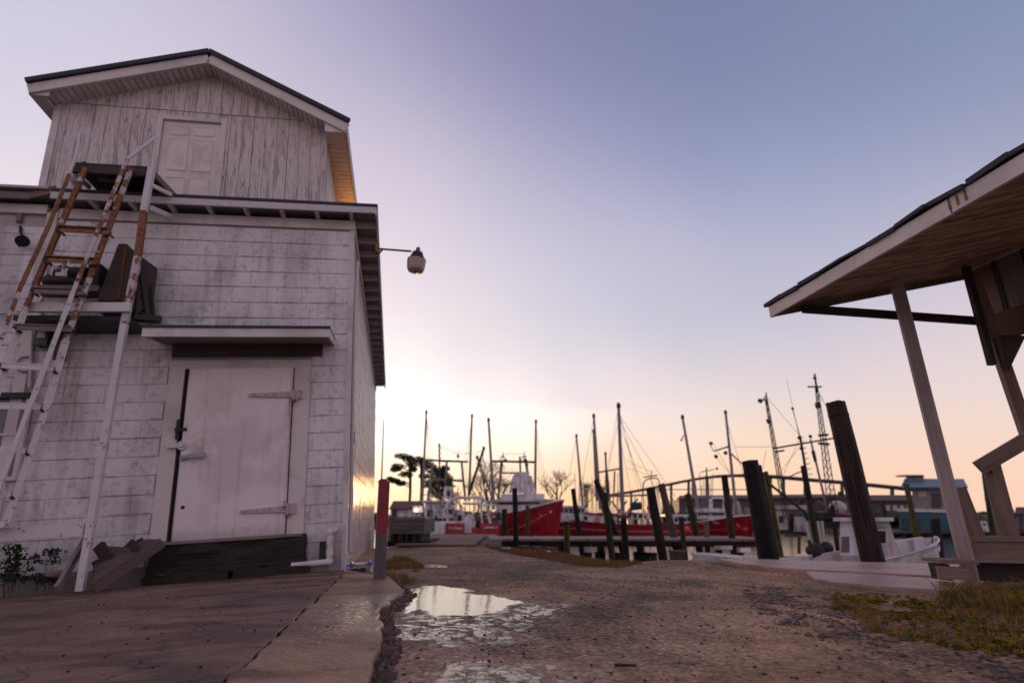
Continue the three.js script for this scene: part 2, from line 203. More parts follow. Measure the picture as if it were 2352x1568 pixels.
const box = (x0, x1, y0, y1, z0, z1, swap) => boxUV(new THREE.BoxGeometry(Math.abs(x1 - x0), Math.abs(y1 - y0), Math.abs(z1 - z0)).translate((x0 + x1) / 2, (y0 + y1) / 2, (z0 + z1) / 2), swap);
function cyl(a, b, r0, r1 = r0, seg = 10, open = false) {
  const d = b.clone().sub(a), L = d.length(), g = new THREE.CylinderGeometry(r1, r0, L, seg, 1, open); const uv = g.attributes.uv, o = R() * 5;
  for (let i = 0; i < uv.count; i++) { const u = uv.getX(i), v = uv.getY(i); uv.setXY(i, v * L + o, u * Math.max(0.12, 6.28 * r0)); }
  return g.applyQuaternion(new THREE.Quaternion().setFromUnitVectors(UP, d.normalize())).translate((a.x + b.x) / 2, (a.y + b.y) / 2, (a.z + b.z) / 2);
}
const tube = (pts, r, seg = 6, n = pts.length * 6) => new THREE.TubeGeometry(new THREE.CatmullRomCurve3(pts), n, r, seg);
const ball = (p, r, w = 10, h = 8) => new THREE.SphereGeometry(r, w, h).translate(p.x, p.y, p.z);
function worn(a, b, r0, r1 = r0, seed = 1, ragged = 0.25, sx = 18, sy = 14) { // weathered log: uneven round the axis, split and ragged at the upper end
  const d = b.clone().sub(a), L = d.length(), g = new THREE.CylinderGeometry(r1, r0, L, sx, sy, false), p = g.attributes.position, uv = g.attributes.uv;
  for (let i = 0; i < p.count; i++) { const x = p.getX(i), y = p.getY(i), z = p.getZ(i), t = y / L + 0.5, R0 = Math.hypot(x, z), an = Math.atan2(z, x), nz = fbm(Math.cos(an) * 2.2 + seed * 9, Math.sin(an) * 2.2 + t * L * 0.5, 3, 240) - 0.5, gr = vnoise(Math.cos(an) * 6 + seed * 3, Math.sin(an) * 6, 244) - 0.5, k = R0 > 1e-4 ? 1 + 0.32 * nz + 0.14 * gr : 1; p.setXYZ(i, x * k, y - (t > 0.99 ? ragged * r1 * 3 * (vnoise(Math.cos(an) * 3 + seed, Math.sin(an) * 3, 246) - 0.2) * (R0 > 1e-4 ? 1 : 0.6) : 0), z * k); const u = uv.getX(i), v = uv.getY(i); uv.setXY(i, v * L + seed, u * Math.max(0.3, 6.28 * r0)); }
  g.computeVertexNormals(); return g.applyQuaternion(new THREE.Quaternion().setFromUnitVectors(UP, d.normalize())).translate((a.x + b.x) / 2, (a.y + b.y) / 2, (a.z + b.z) / 2);
}
function roughBox(x0, x1, y0, y1, z0, z1, amp, seed) { const g = new THREE.BoxGeometry(x1 - x0, y1 - y0, z1 - z0, 24, 4, 4).translate((x0 + x1) / 2, (y0 + y1) / 2, (z0 + z1) / 2), p = g.attributes.position; for (let i = 0; i < p.count; i++) { const x = p.getX(i), y = p.getY(i), z = p.getZ(i), n = (s) => (fbm(x * 5 + s, (y + z) * 9 + s, 3, 250 + seed) - 0.5) * amp * 2; p.setXYZ(i, x + n(3), y + n(11), z + n(19)); } const q = boxUV(g); q.computeVertexNormals(); return q; }
function prism(poly, z0, z1, swap) { // polygon in x, y pushed from z0 to z1
  const s = new THREE.Shape(poly.map(([x, y]) => new THREE.Vector2(x, y))); return boxUV(new THREE.ExtrudeGeometry(s, { depth: Math.abs(z1 - z0), bevelEnabled: false }).translate(0, 0, Math.min(z0, z1)), swap);
}
function slab(pts, d) { // planar polygon given as points, pushed by vector d
  const n = pts.length, pos = [], push = (...q) => q.forEach((p) => pos.push(p.x, p.y, p.z)), top = pts.map((p) => p.clone().add(d));
  for (let i = 1; i < n - 1; i++) { push(pts[0], pts[i], pts[i + 1]); push(top[0], top[i + 1], top[i]); }
  for (let i = 0; i < n; i++) { const j = (i + 1) % n; push(pts[i], top[i], pts[j]); push(pts[j], top[i], top[j]); }
  const g = new THREE.BufferGeometry(); g.setAttribute('position', new THREE.Float32BufferAttribute(pos, 3)); g.computeVertexNormals(); return boxUV(g);
}

// ---------------------------------------------------------------- ground, road, slabs, water
const WATER = -2.0;
const softmin = (x) => -0.5 * (Math.sqrt(x * x + 0.09) - x);
const groundY = (x, z) => 0.06 * softmin(x + 1.9) + 0.02 * (fbm(x * 0.7 + 9, z * 0.7, 3, 120) - 0.5) * smooth(-0.9, -0.1, x) - 0.035 * smooth(-0.8, -1.05, x) * smooth(-6.4, -5.8, z);
const EDGE = [[-60, -13], [-2.75, -12.6], [-2.35, -12.4], [-2.28, -17.2], [-0.66, -17.2], [-0.55, -11.3], ...[[1190, 1262], [1270, 1268], [1340, 1282], [1396, 1292], [1438, 1292], [1508, 1286], [1592, 1285], [1640, 1290], [1900, 1296], [2170, 1303], [2352, 1307]].map(([x, y]) => { const p = G(x, y); return [p.x, p.z]; }), [60, -6.9]];
const edgeZ = (x) => { let i = 0; while (i < EDGE.length - 2 && EDGE[i + 1][0] < x) i++; const a = EDGE[i], b = EDGE[i + 1]; return mix(a[1], b[1], clamp((x - a[0]) / (b[0] - a[0]))); };
function sheet(xs, zNear, rows, lift, zFar = edgeZ, skirt = 0, uvf = (x, z) => [x, z]) {
  const pos = [], uv = [], idx = [], n = rows + 1 + (skirt ? 1 : 0);
  for (const x of xs) { for (let r = 0; r <= rows; r++) { const t = r / rows, z = mix(zNear, zFar(x), t); pos.push(x, groundY(x, z) + lift, z); uv.push(...uvf(x, z)); } if (skirt) { pos.push(x, -skirt, zFar(x)); uv.push(...uvf(x, zFar(x) - skirt)); } }
  for (let c = 0; c < xs.length - 1; c++) for (let r = 0; r < n - 1; r++) { const a = c * n + r, b = a + n; idx.push(a, b, a + 1, a + 1, b, b + 1); }
  const g = new THREE.BufferGeometry(); g.setAttribute('position', new THREE.Float32BufferAttribute(pos, 3)); g.setAttribute('uv', new THREE.Float32BufferAttribute(uv, 2)); g.setIndex(idx); g.computeVertexNormals(); return g;
}
const range = (a, b, n) => Array.from({ length: n + 1 }, (_, i) => mix(a, b, i / n));
const tDirt = tex(512, 512, (u, v) => { const a = fbm(u * 4, v * 4, 5, 131, 4), b = fbm(u * 48, v * 48, 3, 137, 48), k = 0.6 + 0.5 * (a - 0.5) + 0.55 * (b - 0.5); return [0.2 * k, 0.15 * k, 0.13 * k]; }, { rx: 0.5, ry: 0.5 });
struct('ground', sheet([...range(-60, -4, 14), ...range(-3.6, 8, 90), ...range(9, 60, 14)], 6, 60, -0.03, edgeZ, 3.2), mat(1, 1, 1, { map: tDirt, roughness: 0.95 }));

// road: cracked asphalt, dirt and wet hollows, one set of maps laid over x -3.4 .. 6.6, z -12 .. -1
const RX0 = -3.4, RX1 = 6.6, RZ0 = -12, RZ1 = -1.0;
const inPoly = (P, x, z) => { let s = false; for (let i = 0, j = P.length - 1; i < P.length; j = i++) if ((P[i][1] > z) !== (P[j][1] > z) && x < (P[j][0] - P[i][0]) * (z - P[i][1]) / (P[j][1] - P[i][1]) + P[i][0]) s = !s; return s; };
const polyDist = (P, x, z) => { let d = 1e9; for (let i = 0, j = P.length - 1; i < P.length; j = i++) { const ax = P[j][0], az = P[j][1], bx = P[i][0] - ax, bz = P[i][1] - az, t = clamp(((x - ax) * bx + (z - az) * bz) / (bx * bx + bz * bz)); d = Math.min(d, Math.hypot(x - ax - bx * t, z - az - bz * t)); } return inPoly(P, x, z) ? d : -d; };
const GP = (l) => l.map(([x, y]) => { const p = G(x, y, groundY(G(x, y).x, G(x, y).z)); return [p.x, p.z]; });
const PUD = GP([[925, 1413], [929, 1393], [946, 1352], [970, 1344], [1020, 1344], [1060, 1350], [1088, 1357], [1060, 1361], [1130, 1366], [1197, 1379], [1212, 1384], [1146, 1402], [1089, 1414], [993, 1413], [959, 1400]]);
const PUD2 = GP([[920, 1297], [960, 1294], [1025, 1298], [1028, 1303], [960, 1303]]);
const WETA = GP([[915, 1470], [925, 1410], [1000, 1405], [1200, 1390], [1290, 1392], [1240, 1430], [1150, 1470], [1040, 1480]]);
const WETB = GP([[1000, 1620], [1020, 1545], [1080, 1520], [1160, 1525], [1260, 1560], [1330, 1640], [1200, 1800], [1000, 1800]]);
const bb = (P, m) => [Math.min(...P.map((p) => p[0])) - m, Math.max(...P.map((p) => p[0])) + m, Math.min(...P.map((p) => p[1])) - m, Math.max(...P.map((p) => p[1])) + m];
const BOX = [PUD, PUD2, WETA, WETB].map((P) => bb(P, 0.4)), POLYS = [PUD, PUD2, WETA, WETB];
const near = (k, x, z) => { const b = BOX[k]; return x > b[0] && x < b[1] && z > b[2] && z < b[3] ? polyDist(POLYS[k], x, z) : -1; };
const N = 2048, roadC = new Uint8Array(N * N * 4), roadR = new Uint8Array(N * N * 4), roadB = new Uint8Array(N * N * 4);
{
  const enc = (v) => { v = clamp(v); return 255 * (v <= 0.0031308 ? v * 12.92 : 1.055 * Math.pow(v, 1 / 2.4) - 0.055); };
  const r0 = G(1500, 1350), r1 = G(2200, 1568), rd = V3().subVectors(r1, r0).setY(0).normalize();
  for (let j = 0; j < N; j++) for (let i = 0; i < N; i++) {
    const x = mix(RX0, RX1, i / N), z = mix(RZ0, RZ1, j / N), o = (j * N + i) * 4;
    const big = fbm(x * 0.8, z * 0.8, 4, 141), mid = fbm(x * 4, z * 4, 3, 145), grit = fbm(x * 55, z * 55, 2, 149), speck = vnoise(x * 95, z * 95, 153);
    const along = x * rd.x + z * rd.z, across = -x * rd.z + z * rd.x, rut = fbm(across * 2.6, along * 0.3, 4, 157), patch = fbm(x * 1.7 + 4, z * 1.7, 4, 158);
    const cr = cells(x * 21 + 2.6 * mid + 0.8 * grit, z * 17 + 2.2 * big + 2 * fbm(x * 6, z * 6, 2, 147), 161), crack = (1 - smooth(0.0, 0.16, cr[1])) * smooth(0.36, 0.56, big * 0.6 + mid * 0.4);
    // dirt takes over to the right and nearest the camera; asphalt in the middle
    const dirt = smooth(0.15, 1.4, x - 0.4 - 0.9 * (big - 0.5) * 2 + 0.25 * (z + 4)) * 0.85 + 0.15 * smooth(0.4, 0.7, rut);
    let wet = 0, pool = 0;
    const d0 = near(0, x, z), d1 = near(1, x, z), d2 = near(2, x, z), d3 = near(3, x, z);
    const jag = 0.10 * (mid - 0.5) + 0.05 * (grit - 0.5);
    if (d0 > -1) pool = Math.max(pool, smooth(-0.01, 0.03, d0 + jag)); if (d1 > -1) pool = Math.max(pool, smooth(-0.02, 0.04, d1 + jag));
    const dw = Math.max(d2, d3); if (dw > -1) wet = smooth(-0.28, 0.2, dw + 0.5 * (mid - 0.5) + 0.16 * (cr[2] - 0.5)) * smooth(0.04, 0.2, cr[1] + 0.1 * cr[2]) * (0.25 + 0.75 * smooth(0.35, 0.65, cr[2] * 0.45 + grit * 0.35 + mid * 0.3));
    const damp = Math.max(pool, wet);
    let h = 0.5 + 0.28 * (grit - 0.5) + 0.2 * (speck - 0.5) + 1.3 * (rut - 0.5) * dirt + 0.3 * (mid - 0.5) - 0.3 * crack * (1 - dirt);
    h = mix(h, 0.5 + 0.03 * (grit - 0.5), Math.max(pool, wet * 0.8));
    const k = (0.62 + 1.1 * (big - 0.5) + 0.7 * (mid - 0.5) + 0.9 * (patch - 0.5) + 0.9 * (grit - 0.5) + 0.5 * (speck - 0.5) + 1.1 * (rut - 0.5) * (0.3 + dirt)) * (1 - 0.45 * crack * (1 - 0.7 * dirt));
    const st = speck > 0.86 && grit > 0.5 ? 1.45 : 1, mud = Math.max(smooth(0.5, 0.62, rut * 0.65 + patch * 0.35) * dirt, 0.7 * smooth(0.56, 0.68, patch));
    let c = mix3([0.235, 0.15, 0.108], [0.265, 0.16, 0.1], dirt); c = mix3(c, [0.095, 0.052, 0.034], mud * 0.8);
    const q = Math.max(0.15, k * st) * (1 - 0.62 * damp);
    for (let m = 0; m < 3; m++) { roadC[o + m] = enc(c[m] * q * [1.85, 1.83, 1.6][m]); roadR[o + m] = 255 * clamp(mix(mix(0.95, 0.2, wet), 0.07, pool)); roadB[o + m] = 255 * clamp(h); }
    roadC[o + 3] = roadR[o + 3] = roadB[o + 3] = 255;
  }
}
const dtex = (d, srgb) => { const t = new THREE.DataTexture(d, N, N, THREE.RGBAFormat); t.colorSpace = srgb ? THREE.SRGBColorSpace : THREE.NoColorSpace; t.wrapS = t.wrapT = THREE.ClampToEdgeWrapping; t.magFilter = t.minFilter = THREE.LinearFilter; t.needsUpdate = true; return t; };
const roadUV = (x, z) => [(x - RX0) / (RX1 - RX0), (z - RZ0) / (RZ1 - RZ0)];
struct('road', sheet(range(-3.3, 6.5, 120), -1.1, 110, 0, (x) => Math.max(edgeZ(x) + 0.02, -11.9), 0, roadUV), mat(1, 1, 1, { map: dtex(roadC, true), roughnessMap: dtex(roadR, false), roughness: 1, bumpMap: dtex(roadB, false), bumpScale: 0.014 }));

// two poured concrete slabs before the building, ragged along the crack and along the road
const CX0 = -5.6, CX1 = -0.2, CZ0 = -7, CZ1 = -1.2, concUV = (x, z) => [(x - CX0) / (CX1 - CX0), (z - CZ0) / (CZ1 - CZ0)];
const concF = (u, v) => { const x = mix(CX0, CX1, u), z = mix(CZ0, CZ1, v), big = fbm(x * 1.1, z * 1.1, 5, 171), mid = fbm(x * 5, z * 5, 4, 175), grit = fbm(x * 40, z * 40, 3, 179), st = fbm(x * 2 + z * 0.6, z * 6, 4, 183); return { x, z, big, mid, grit, st }; };
const wetS = G(790, 1425);
const tConc = tex(1024, 1024, (u, v) => { const { x, z, big, mid, grit, st } = concF(u, v), k = 0.75 + 0.8 * (big - 0.5) + 0.5 * (mid - 0.5) + 0.35 * (grit - 0.5) - 0.18 * smooth(0.5, 0.7, st), pit = grit > 0.72 ? 0.55 : 1; const m = mix3([0.205, 0.122, 0.085], [0.118, 0.068, 0.046], smooth(0.45, 0.65, big * 0.5 + st * 0.5)); const ck = cells(x * 0.9 + 0.5 * mid, z * 1.2 + 0.5 * big, 187), cl = 1 - 0.6 * smooth(0.02, 0.004, ck[1]) * smooth(0.42, 0.55, big), sp = grit > 0.64 ? 1.25 : 1; return m.map((c) => c * k * pit * cl * sp * 1.3); }, { clampEdge: true });
const tConcR = tex(512, 512, (u, v) => { const { x, z, big, mid, grit } = concF(u, v), d = Math.hypot((x - wetS.x) * 1.3, (z - wetS.z) * 0.8); return clamp(mix(0.72, 0.28, smooth(0.95, 0.15, d + 0.5 * (mid - 0.5))) + 0.3 * (grit - 0.5)); }, { srgb: false, clampEdge: true });
const tConcB = tex(1024, 1024, (u, v) => { const { big, mid, grit } = concF(u, v); return 0.5 + 0.5 * (grit - 0.5) + 0.4 * (mid - 0.5) - (grit > 0.72 ? 0.15 : 0); }, { srgb: false, clampEdge: true });
const concrete = mat(1, 1, 1, { map: tConc, roughnessMap: tConcR, roughness: 1, bumpMap: tConcB, bumpScale: 0.012 });
function ragged(a, b, n, amp, s) { const o = []; for (let i = 0; i <= n; i++) { const t = i / n, d = [b[0] - a[0], b[1] - a[1]], L = Math.hypot(...d), k = (i && i < n ? 1 : 0) * amp * (fbm(t * 26 * L / 4, s, 3, 190 + s) - 0.5) * 2; o.push([mix(a[0], b[0], t) - d[1] / L * k, mix(a[1], b[1], t) + d[0] / L * k]); } return o; }
const wxz = (p) => { const w = B2W(p); return [w.x, w.z]; };
const gxz = (x, y) => GP([[x, y]])[0];
function pad(name, poly, top, thick, m = concrete, bev = 0.004) { // slab following the lie of the ground
  const s = new THREE.Shape(poly.map(([x, z]) => new THREE.Vector2(x, -z))), g = new THREE.ExtrudeGeometry(s, { depth: thick, bevelEnabled: true, bevelThickness: bev, bevelSize: bev, bevelSegments: 2 }), p = g.attributes.position, uv = g.attributes.uv;
  for (let i = 0; i < p.count; i++) { const x = p.getX(i), z = -p.getY(i), h = p.getZ(i); p.setXYZ(i, x, 0.06 * softmin(x + 1.9) + h - thick + top, z); uv.setXY(i, ...concUV(x, z)); }
  g.computeVertexNormals(); return struct(name, g, m);
}
const crackLine = ragged(gxz(792, 1322), gxz(500, 1615), 60, 0.035, 1);
const wallFootL = wxz(F(-500, 1440, 0.28)), wallFootR = wxz(V3(-0.02, 0, 0.06));
pad('concrete_slab', [wallFootL, wxz(V3(-2.35, 0, 0.3)), wxz(V3(-0.62, 0, 0.2)), wallFootR, ...crackLine, [-1.15, -1.25], [-5.5, -1.25]], 0.024, 0.09);
const slabEdge = [...ragged(gxz(893, 1346), gxz(926, 1368), 6, 0.01, 2), ...ragged(gxz(921, 1372), gxz(868, 1415), 14, 0.035, 3), ...ragged(gxz(866, 1417), gxz(872, 1475), 14, 0.03, 4), ...ragged(gxz(872, 1477), gxz(852, 1528), 12, 0.03, 5), ...ragged(gxz(852, 1530), gxz(838, 1620), 12, 0.03, 6)];
const cr2 = crackLine.map(([x, z], i) => [x + 0.03 + 0.05 * Math.abs(fbm(i * 0.7, 4, 2, 197) - 0.45), z]);
pad('concrete_slab_001', [...slabEdge, [-0.75, -1.25], [-1.1, -1.25], ...cr2.reverse()], 0.03, 0.08, mat(1.42, 1.45, 1.32, { map: tConc, roughnessMap: tConcR, roughness: 0.95, bumpMap: tConcB, bumpScale: 0.014 }), 0.012);
// concrete walk along the harbour edge at the right
{
  const l = (a) => a.map(([x, y]) => gxz(x, y)), walk = (name, poly, top) => {
    const s = new THREE.Shape(poly.map(([x, z]) => new THREE.Vector2(x, -z))), g = new THREE.ExtrudeGeometry(s, { depth: 0.1, bevelEnabled: true, bevelThickness: 0.01, bevelSize: 0.01, bevelSegments: 1 }).rotateX(-Math.PI / 2).translate(0, top - 0.1, 0), p = g.attributes.position, uv = g.attributes.uv;
    for (let i = 0; i < p.count; i++) uv.setXY(i, (p.getX(i) + p.getY(i) * 3) / 5, p.getZ(i) / 5); return struct(name, g, walkMat); };
  const tWalk = tex(512, 512, (u, v) => { const a = fbm(u * 5, v * 20, 4, 201), b = fbm(u * 60, v * 60, 2, 205), k = 0.85 + 0.6 * (a - 0.5) + 0.3 * (b - 0.5); return [0.42 * k, 0.27 * k, 0.225 * k]; });
  const walkMat = mat(1, 1, 1, { map: tWalk, roughness: 0.5, bumpMap: tRough, bumpScale: 0.004 });
  walk('concrete_walk', l([[1655, 1291], [1760, 1292], [1900, 1296], [2060, 1300], [2185, 1304], [2700, 1318], [2800, 1346], [2200, 1335], [2000, 1324], [1830, 1316], [1720, 1304]]), 0.03);
  walk('concrete_walk_001', l([[1855, 1320], [2000, 1327], [2200, 1338], [2330, 1346], [2330, 1372], [2195, 1367], [2050, 1357], [1930, 1346], [1880, 1338]]), 0.022);
}
// harbour water and the far shore
{
  const tRip = tex(512, 512, (u, v) => 0.6 * fbm(u * 6, v * 24, 4, 211, 6) + 0.4 * fbm(u * 24, v * 48, 2, 215, 24), { srgb: false, rx: 1 / 6, ry: 1 / 6 });
  const g = new THREE.PlaneGeometry(900, 600, 1, 1).rotateX(-Math.PI / 2), uv = g.attributes.uv, p = g.attributes.position; for (let i = 0; i < uv.count; i++) uv.setXY(i, p.getX(i), p.getZ(i));
  struct('water', g.translate(0, WATER, -306), mat(0.06, 0.055, 0.05, { roughness: 0.05, bumpMap: tRip, bumpScale: 0.012 }));
  struct('far_shore', [box(-400, 400, WATER - 1, -0.6, -420, -150)], mat(1, 1, 1, { map: tDirt, roughness: 0.95 }));
}

// ---------------------------------------------------------------- the white block building, in its own axes: x along the front, y up, z out of the wall
const bld = localThing('block_building', 'white painted concrete block building with a smaller gabled storey on its roof', 'building');
const DU0 = -1.8, DU1 = -0.64, DV0 = 0.43, DV1 = 2.28, FU0 = -1.97, FU1 = -0.45, FV1 = 2.39; // door leaf and frame
const WT = 4.27, UL = -5.1;
{
  const wall = part(bld, 'wall', [prism([[UL, -0.35], [FU0, -0.35], [FU0, FV1], [FU1, FV1], [FU1, -0.35], [0, -0.35], [0, WT], [UL, WT]], -0.2, -0.008)], M.mortar);
  const B = (u0, u1, v0, v1) => { // one painted block, its edges eased into the joint
    const b = 0.003, e = 0.0018, eu = hsh(Math.round(u0 * 50), Math.round(v0 * 50), 3) < 0.5 ? -0.0019 : 0.0004, z = rr(-0.0015, 0.0025), back = -0.009, P = [], T = [];
    const f = [V3(u0 + eu + b, v0 + e + b, z), V3(u1 - eu - b, v0 + e + b, z), V3(u1 - eu - b, v1 - e - b, z), V3(u0 + eu + b, v1 - e - b, z)], k = [V3(u0 + 0.0006, v0 + e, back), V3(u1 - 0.0006, v0 + e, back), V3(u1 - 0.0006, v1 - e, back), V3(u0 + 0.0006, v1 - e, back)];
    const q = (a, c, d, g) => [a, c, d, a, d, g].forEach((p) => { P.push(p.x, p.y, p.z); T.push(...wallUV(p.x, p.y)); });
    q(...f); for (let i = 0; i < 4; i++) { const j = (i + 1) % 4; q(k[i], k[j], f[j], f[i]); }
    const g = new THREE.BufferGeometry(); g.setAttribute('position', new THREE.Float32BufferAttribute(P, 3)); g.setAttribute('uv', new THREE.Float32BufferAttribute(T, 2)); g.computeVertexNormals();
    part(wall, 'block', g, M.wall);
  };
  const H = 0.2;
  for (let r = -1; r < 20; r++) {
    const v0 = r * H + 0.12, v1 = v0 + H; let u = -(r & 1 ? 0.2 : 0.4);
    for (let u1 = 0; u1 > -3.42; u1 = u, u = u1 - 0.4) {
      let a = Math.max(u, -3.42), b = u1; const hit = v0 < FV1 - 0.02;
      if (hit && a < FU1 && b > FU0) { if (b > FU1 + 0.03) B(FU1, b, v0, v1); if (a < FU0 - 0.03) B(a, FU0, v0, v1); } else B(a, b, v0, v1);
    }
  }
  // left of the ladder the wall is faced with wide painted boards
  for (let r = 0; r < 12; r++) { const v0 = -0.3 + r * 0.36, g = box(UL, -3.46, v0, v0 + 0.352, -0.012, 0.012), uv = g.attributes.uv, p = g.attributes.position; for (let i = 0; i < uv.count; i++) uv.setXY(i, ...wallUV(p.getX(i), p.getY(i))); if (v0 < 4.0) part(wall, 'wall_board', g, M.wall); }
  part(bld, 'corner_board', box(-3.47, -3.36, 0.25, 4.2, -0.01, 0.035, true), M.trim);
  part(bld, 'corner_board', [box(-0.045, 0.014, 0.02, 4.13, -0.03, 0.016, true)], M.trim);
  part(bld, 'frieze_board', box(-3.35, 0.02, 4.135, 4.262, 0, 0.03), M.trim);
  part(bld, 'frieze_board', box(UL, -3.475, F(55, 492).y, F(55, 472).y, 0, 0.04), M.trim);
  part(bld, 'foundation', box(UL, FU0, -0.4, 0.2, -0.05, 0.02), mat(0.3, 0.26, 0.25, { map: tGrime, roughness: 0.9, bumpMap: tWallB, bumpScale: 0.02 }));
  // side wall along the lane: too slanted to tell its blocks apart singly
  const sideBlocks = [];
  for (let r = -2; r < 20; r++) for (let k = 0; k < 23; k++) { const z1 = -k * 0.4 - (r & 1 ? 0.2 : 0), z0 = z1 - 0.4, v0 = r * 0.2 + 0.12; sideBlocks.push(box(-0.05, rr(-0.001, 0.004), v0 + 0.004, v0 + 0.196, z0 + 0.004, Math.min(z1 - 0.004, -0.03), true)); }
  part(bld, 'side_wall', [box(-0.2, -0.006, -0.6, 4.02, -9.2, -0.02), ...sideBlocks], M.sideBlock, { kind: 'stuff' });
  part(bld, 'frieze_board', beam(V3(0.008, 4.19, 0), V3(0.008, F(884, 884, -9.2).y - 0.06, -9.2), 0.03, 0.2), M.trim);
  part(bld, 'drain_pipe', [tube([V3(0.05, 3.75, -0.12), V3(0.05, 3.5, -0.1), V3(0.035, 3.1, -0.1), V3(0.035, 0.2, -0.1)], 0.022, 8)], M.trim);
  part(bld, 'electric_box', [box(0, 0.05, 1.45, 1.58, -0.5, -0.38)], M.steel);
  part(bld, 'back_wall', box(UL, 0, -0.5, WT, -9.2, -9.0), M.mortar);
}
// lower roof: sheet, fascia, rafter ends
{
  const zF = 0.22, oR = 0.29, bR = F(884, 884, -9.2), oB = bR.x, vF = 4.34, vB = bR.y, va = F(55, 440, 0.14).y, zA = 0.14, vAt = (z) => mix(vF, vB, clamp(-z / 9.2)), oAt = (z) => mix(oR, oB, clamp((zF - z) / 9.4));
  const roof = part(bld, 'roof', [slab([V3(-3.36, vF + 0.03, zF + 0.02), V3(oR + 0.02, vF + 0.03, zF + 0.02), V3(oB + 0.02, vB + 0.03, -9.3), V3(-3.36, vB + 0.03, -9.3)], V3(0, 0.035, 0)), slab([V3(UL, va, zA + 0.02), V3(-3.3, va, zA + 0.02), V3(-3.3, vB, -9.3), V3(UL, vB, -9.3)], V3(0, 0.045, 0))], M.roofDark);
  part(roof, 'fascia', beam(V3(-3.36, vF - 0.02, zF), V3(oR, vF - 0.02, zF), 0.025, 0.085), M.trimDirty);
  part(roof, 'fascia', beam(V3(oR, vF - 0.03, zF), V3(oB, vB - 0.03, -9.3), 0.025, 0.11), M.trimDirty);
  part(roof, 'fascia', beam(V3(UL, va - 0.05, zA), V3(-3.62, va - 0.05, zA), 0.03, 0.09), M.greyBoard);
  part(roof, 'fascia', beam(V3(-3.62, va - 0.04, zA), V3(-3.34, va + 0.02, zA + 0.05), 0.03, 0.1), M.brownBoard);
  part(roof, 'gutter_edge', beam(V3(UL, va + 0.015, zA + 0.05), V3(-3.4, va + 0.025, zA + 0.05), 0.06, 0.03), M.steel);
  part(roof, 'roof_deck', [slab([V3(-3.36, vF - 0.005, zF - 0.02), V3(oR - 0.02, vF - 0.005, zF - 0.02), V3(oB - 0.02, vB - 0.005, -9.28), V3(-3.36, vB - 0.005, -9.28)], V3(0, 0.02, 0)), slab([V3(UL, va - 0.03, zA - 0.02), V3(-3.36, va - 0.03, zA - 0.02), V3(-3.36, vB - 0.05, -9.2), V3(UL, vB - 0.05, -9.2)], V3(0, 0.015, 0))], M.underRoof);
  for (let i = 0; i < 8; i++) { const u = 0.0 - i * 0.42; part(roof, 'rafter_end', prism([[-0.03, vF - 0.01], [zF - 0.015, vF - 0.01], [zF - 0.015, vF - 0.075], [-0.03, vF - 0.075]], 0, 0.045).applyMatrix4(new THREE.Matrix4().makeBasis(V3(0, 0, 1), V3(0, 1, 0), V3(-1, 0, 0)).setPosition(u, 0, 0)), M.trimDirty); }
  for (let i = 0; i < 22; i++) { const z = -0.1 - i * 0.42; part(roof, 'rafter_end', box(0.026, oAt(z) - 0.02, vAt(z) - 0.09, vAt(z) - 0.012, z - 0.05, z), M.trimDirty); }
}
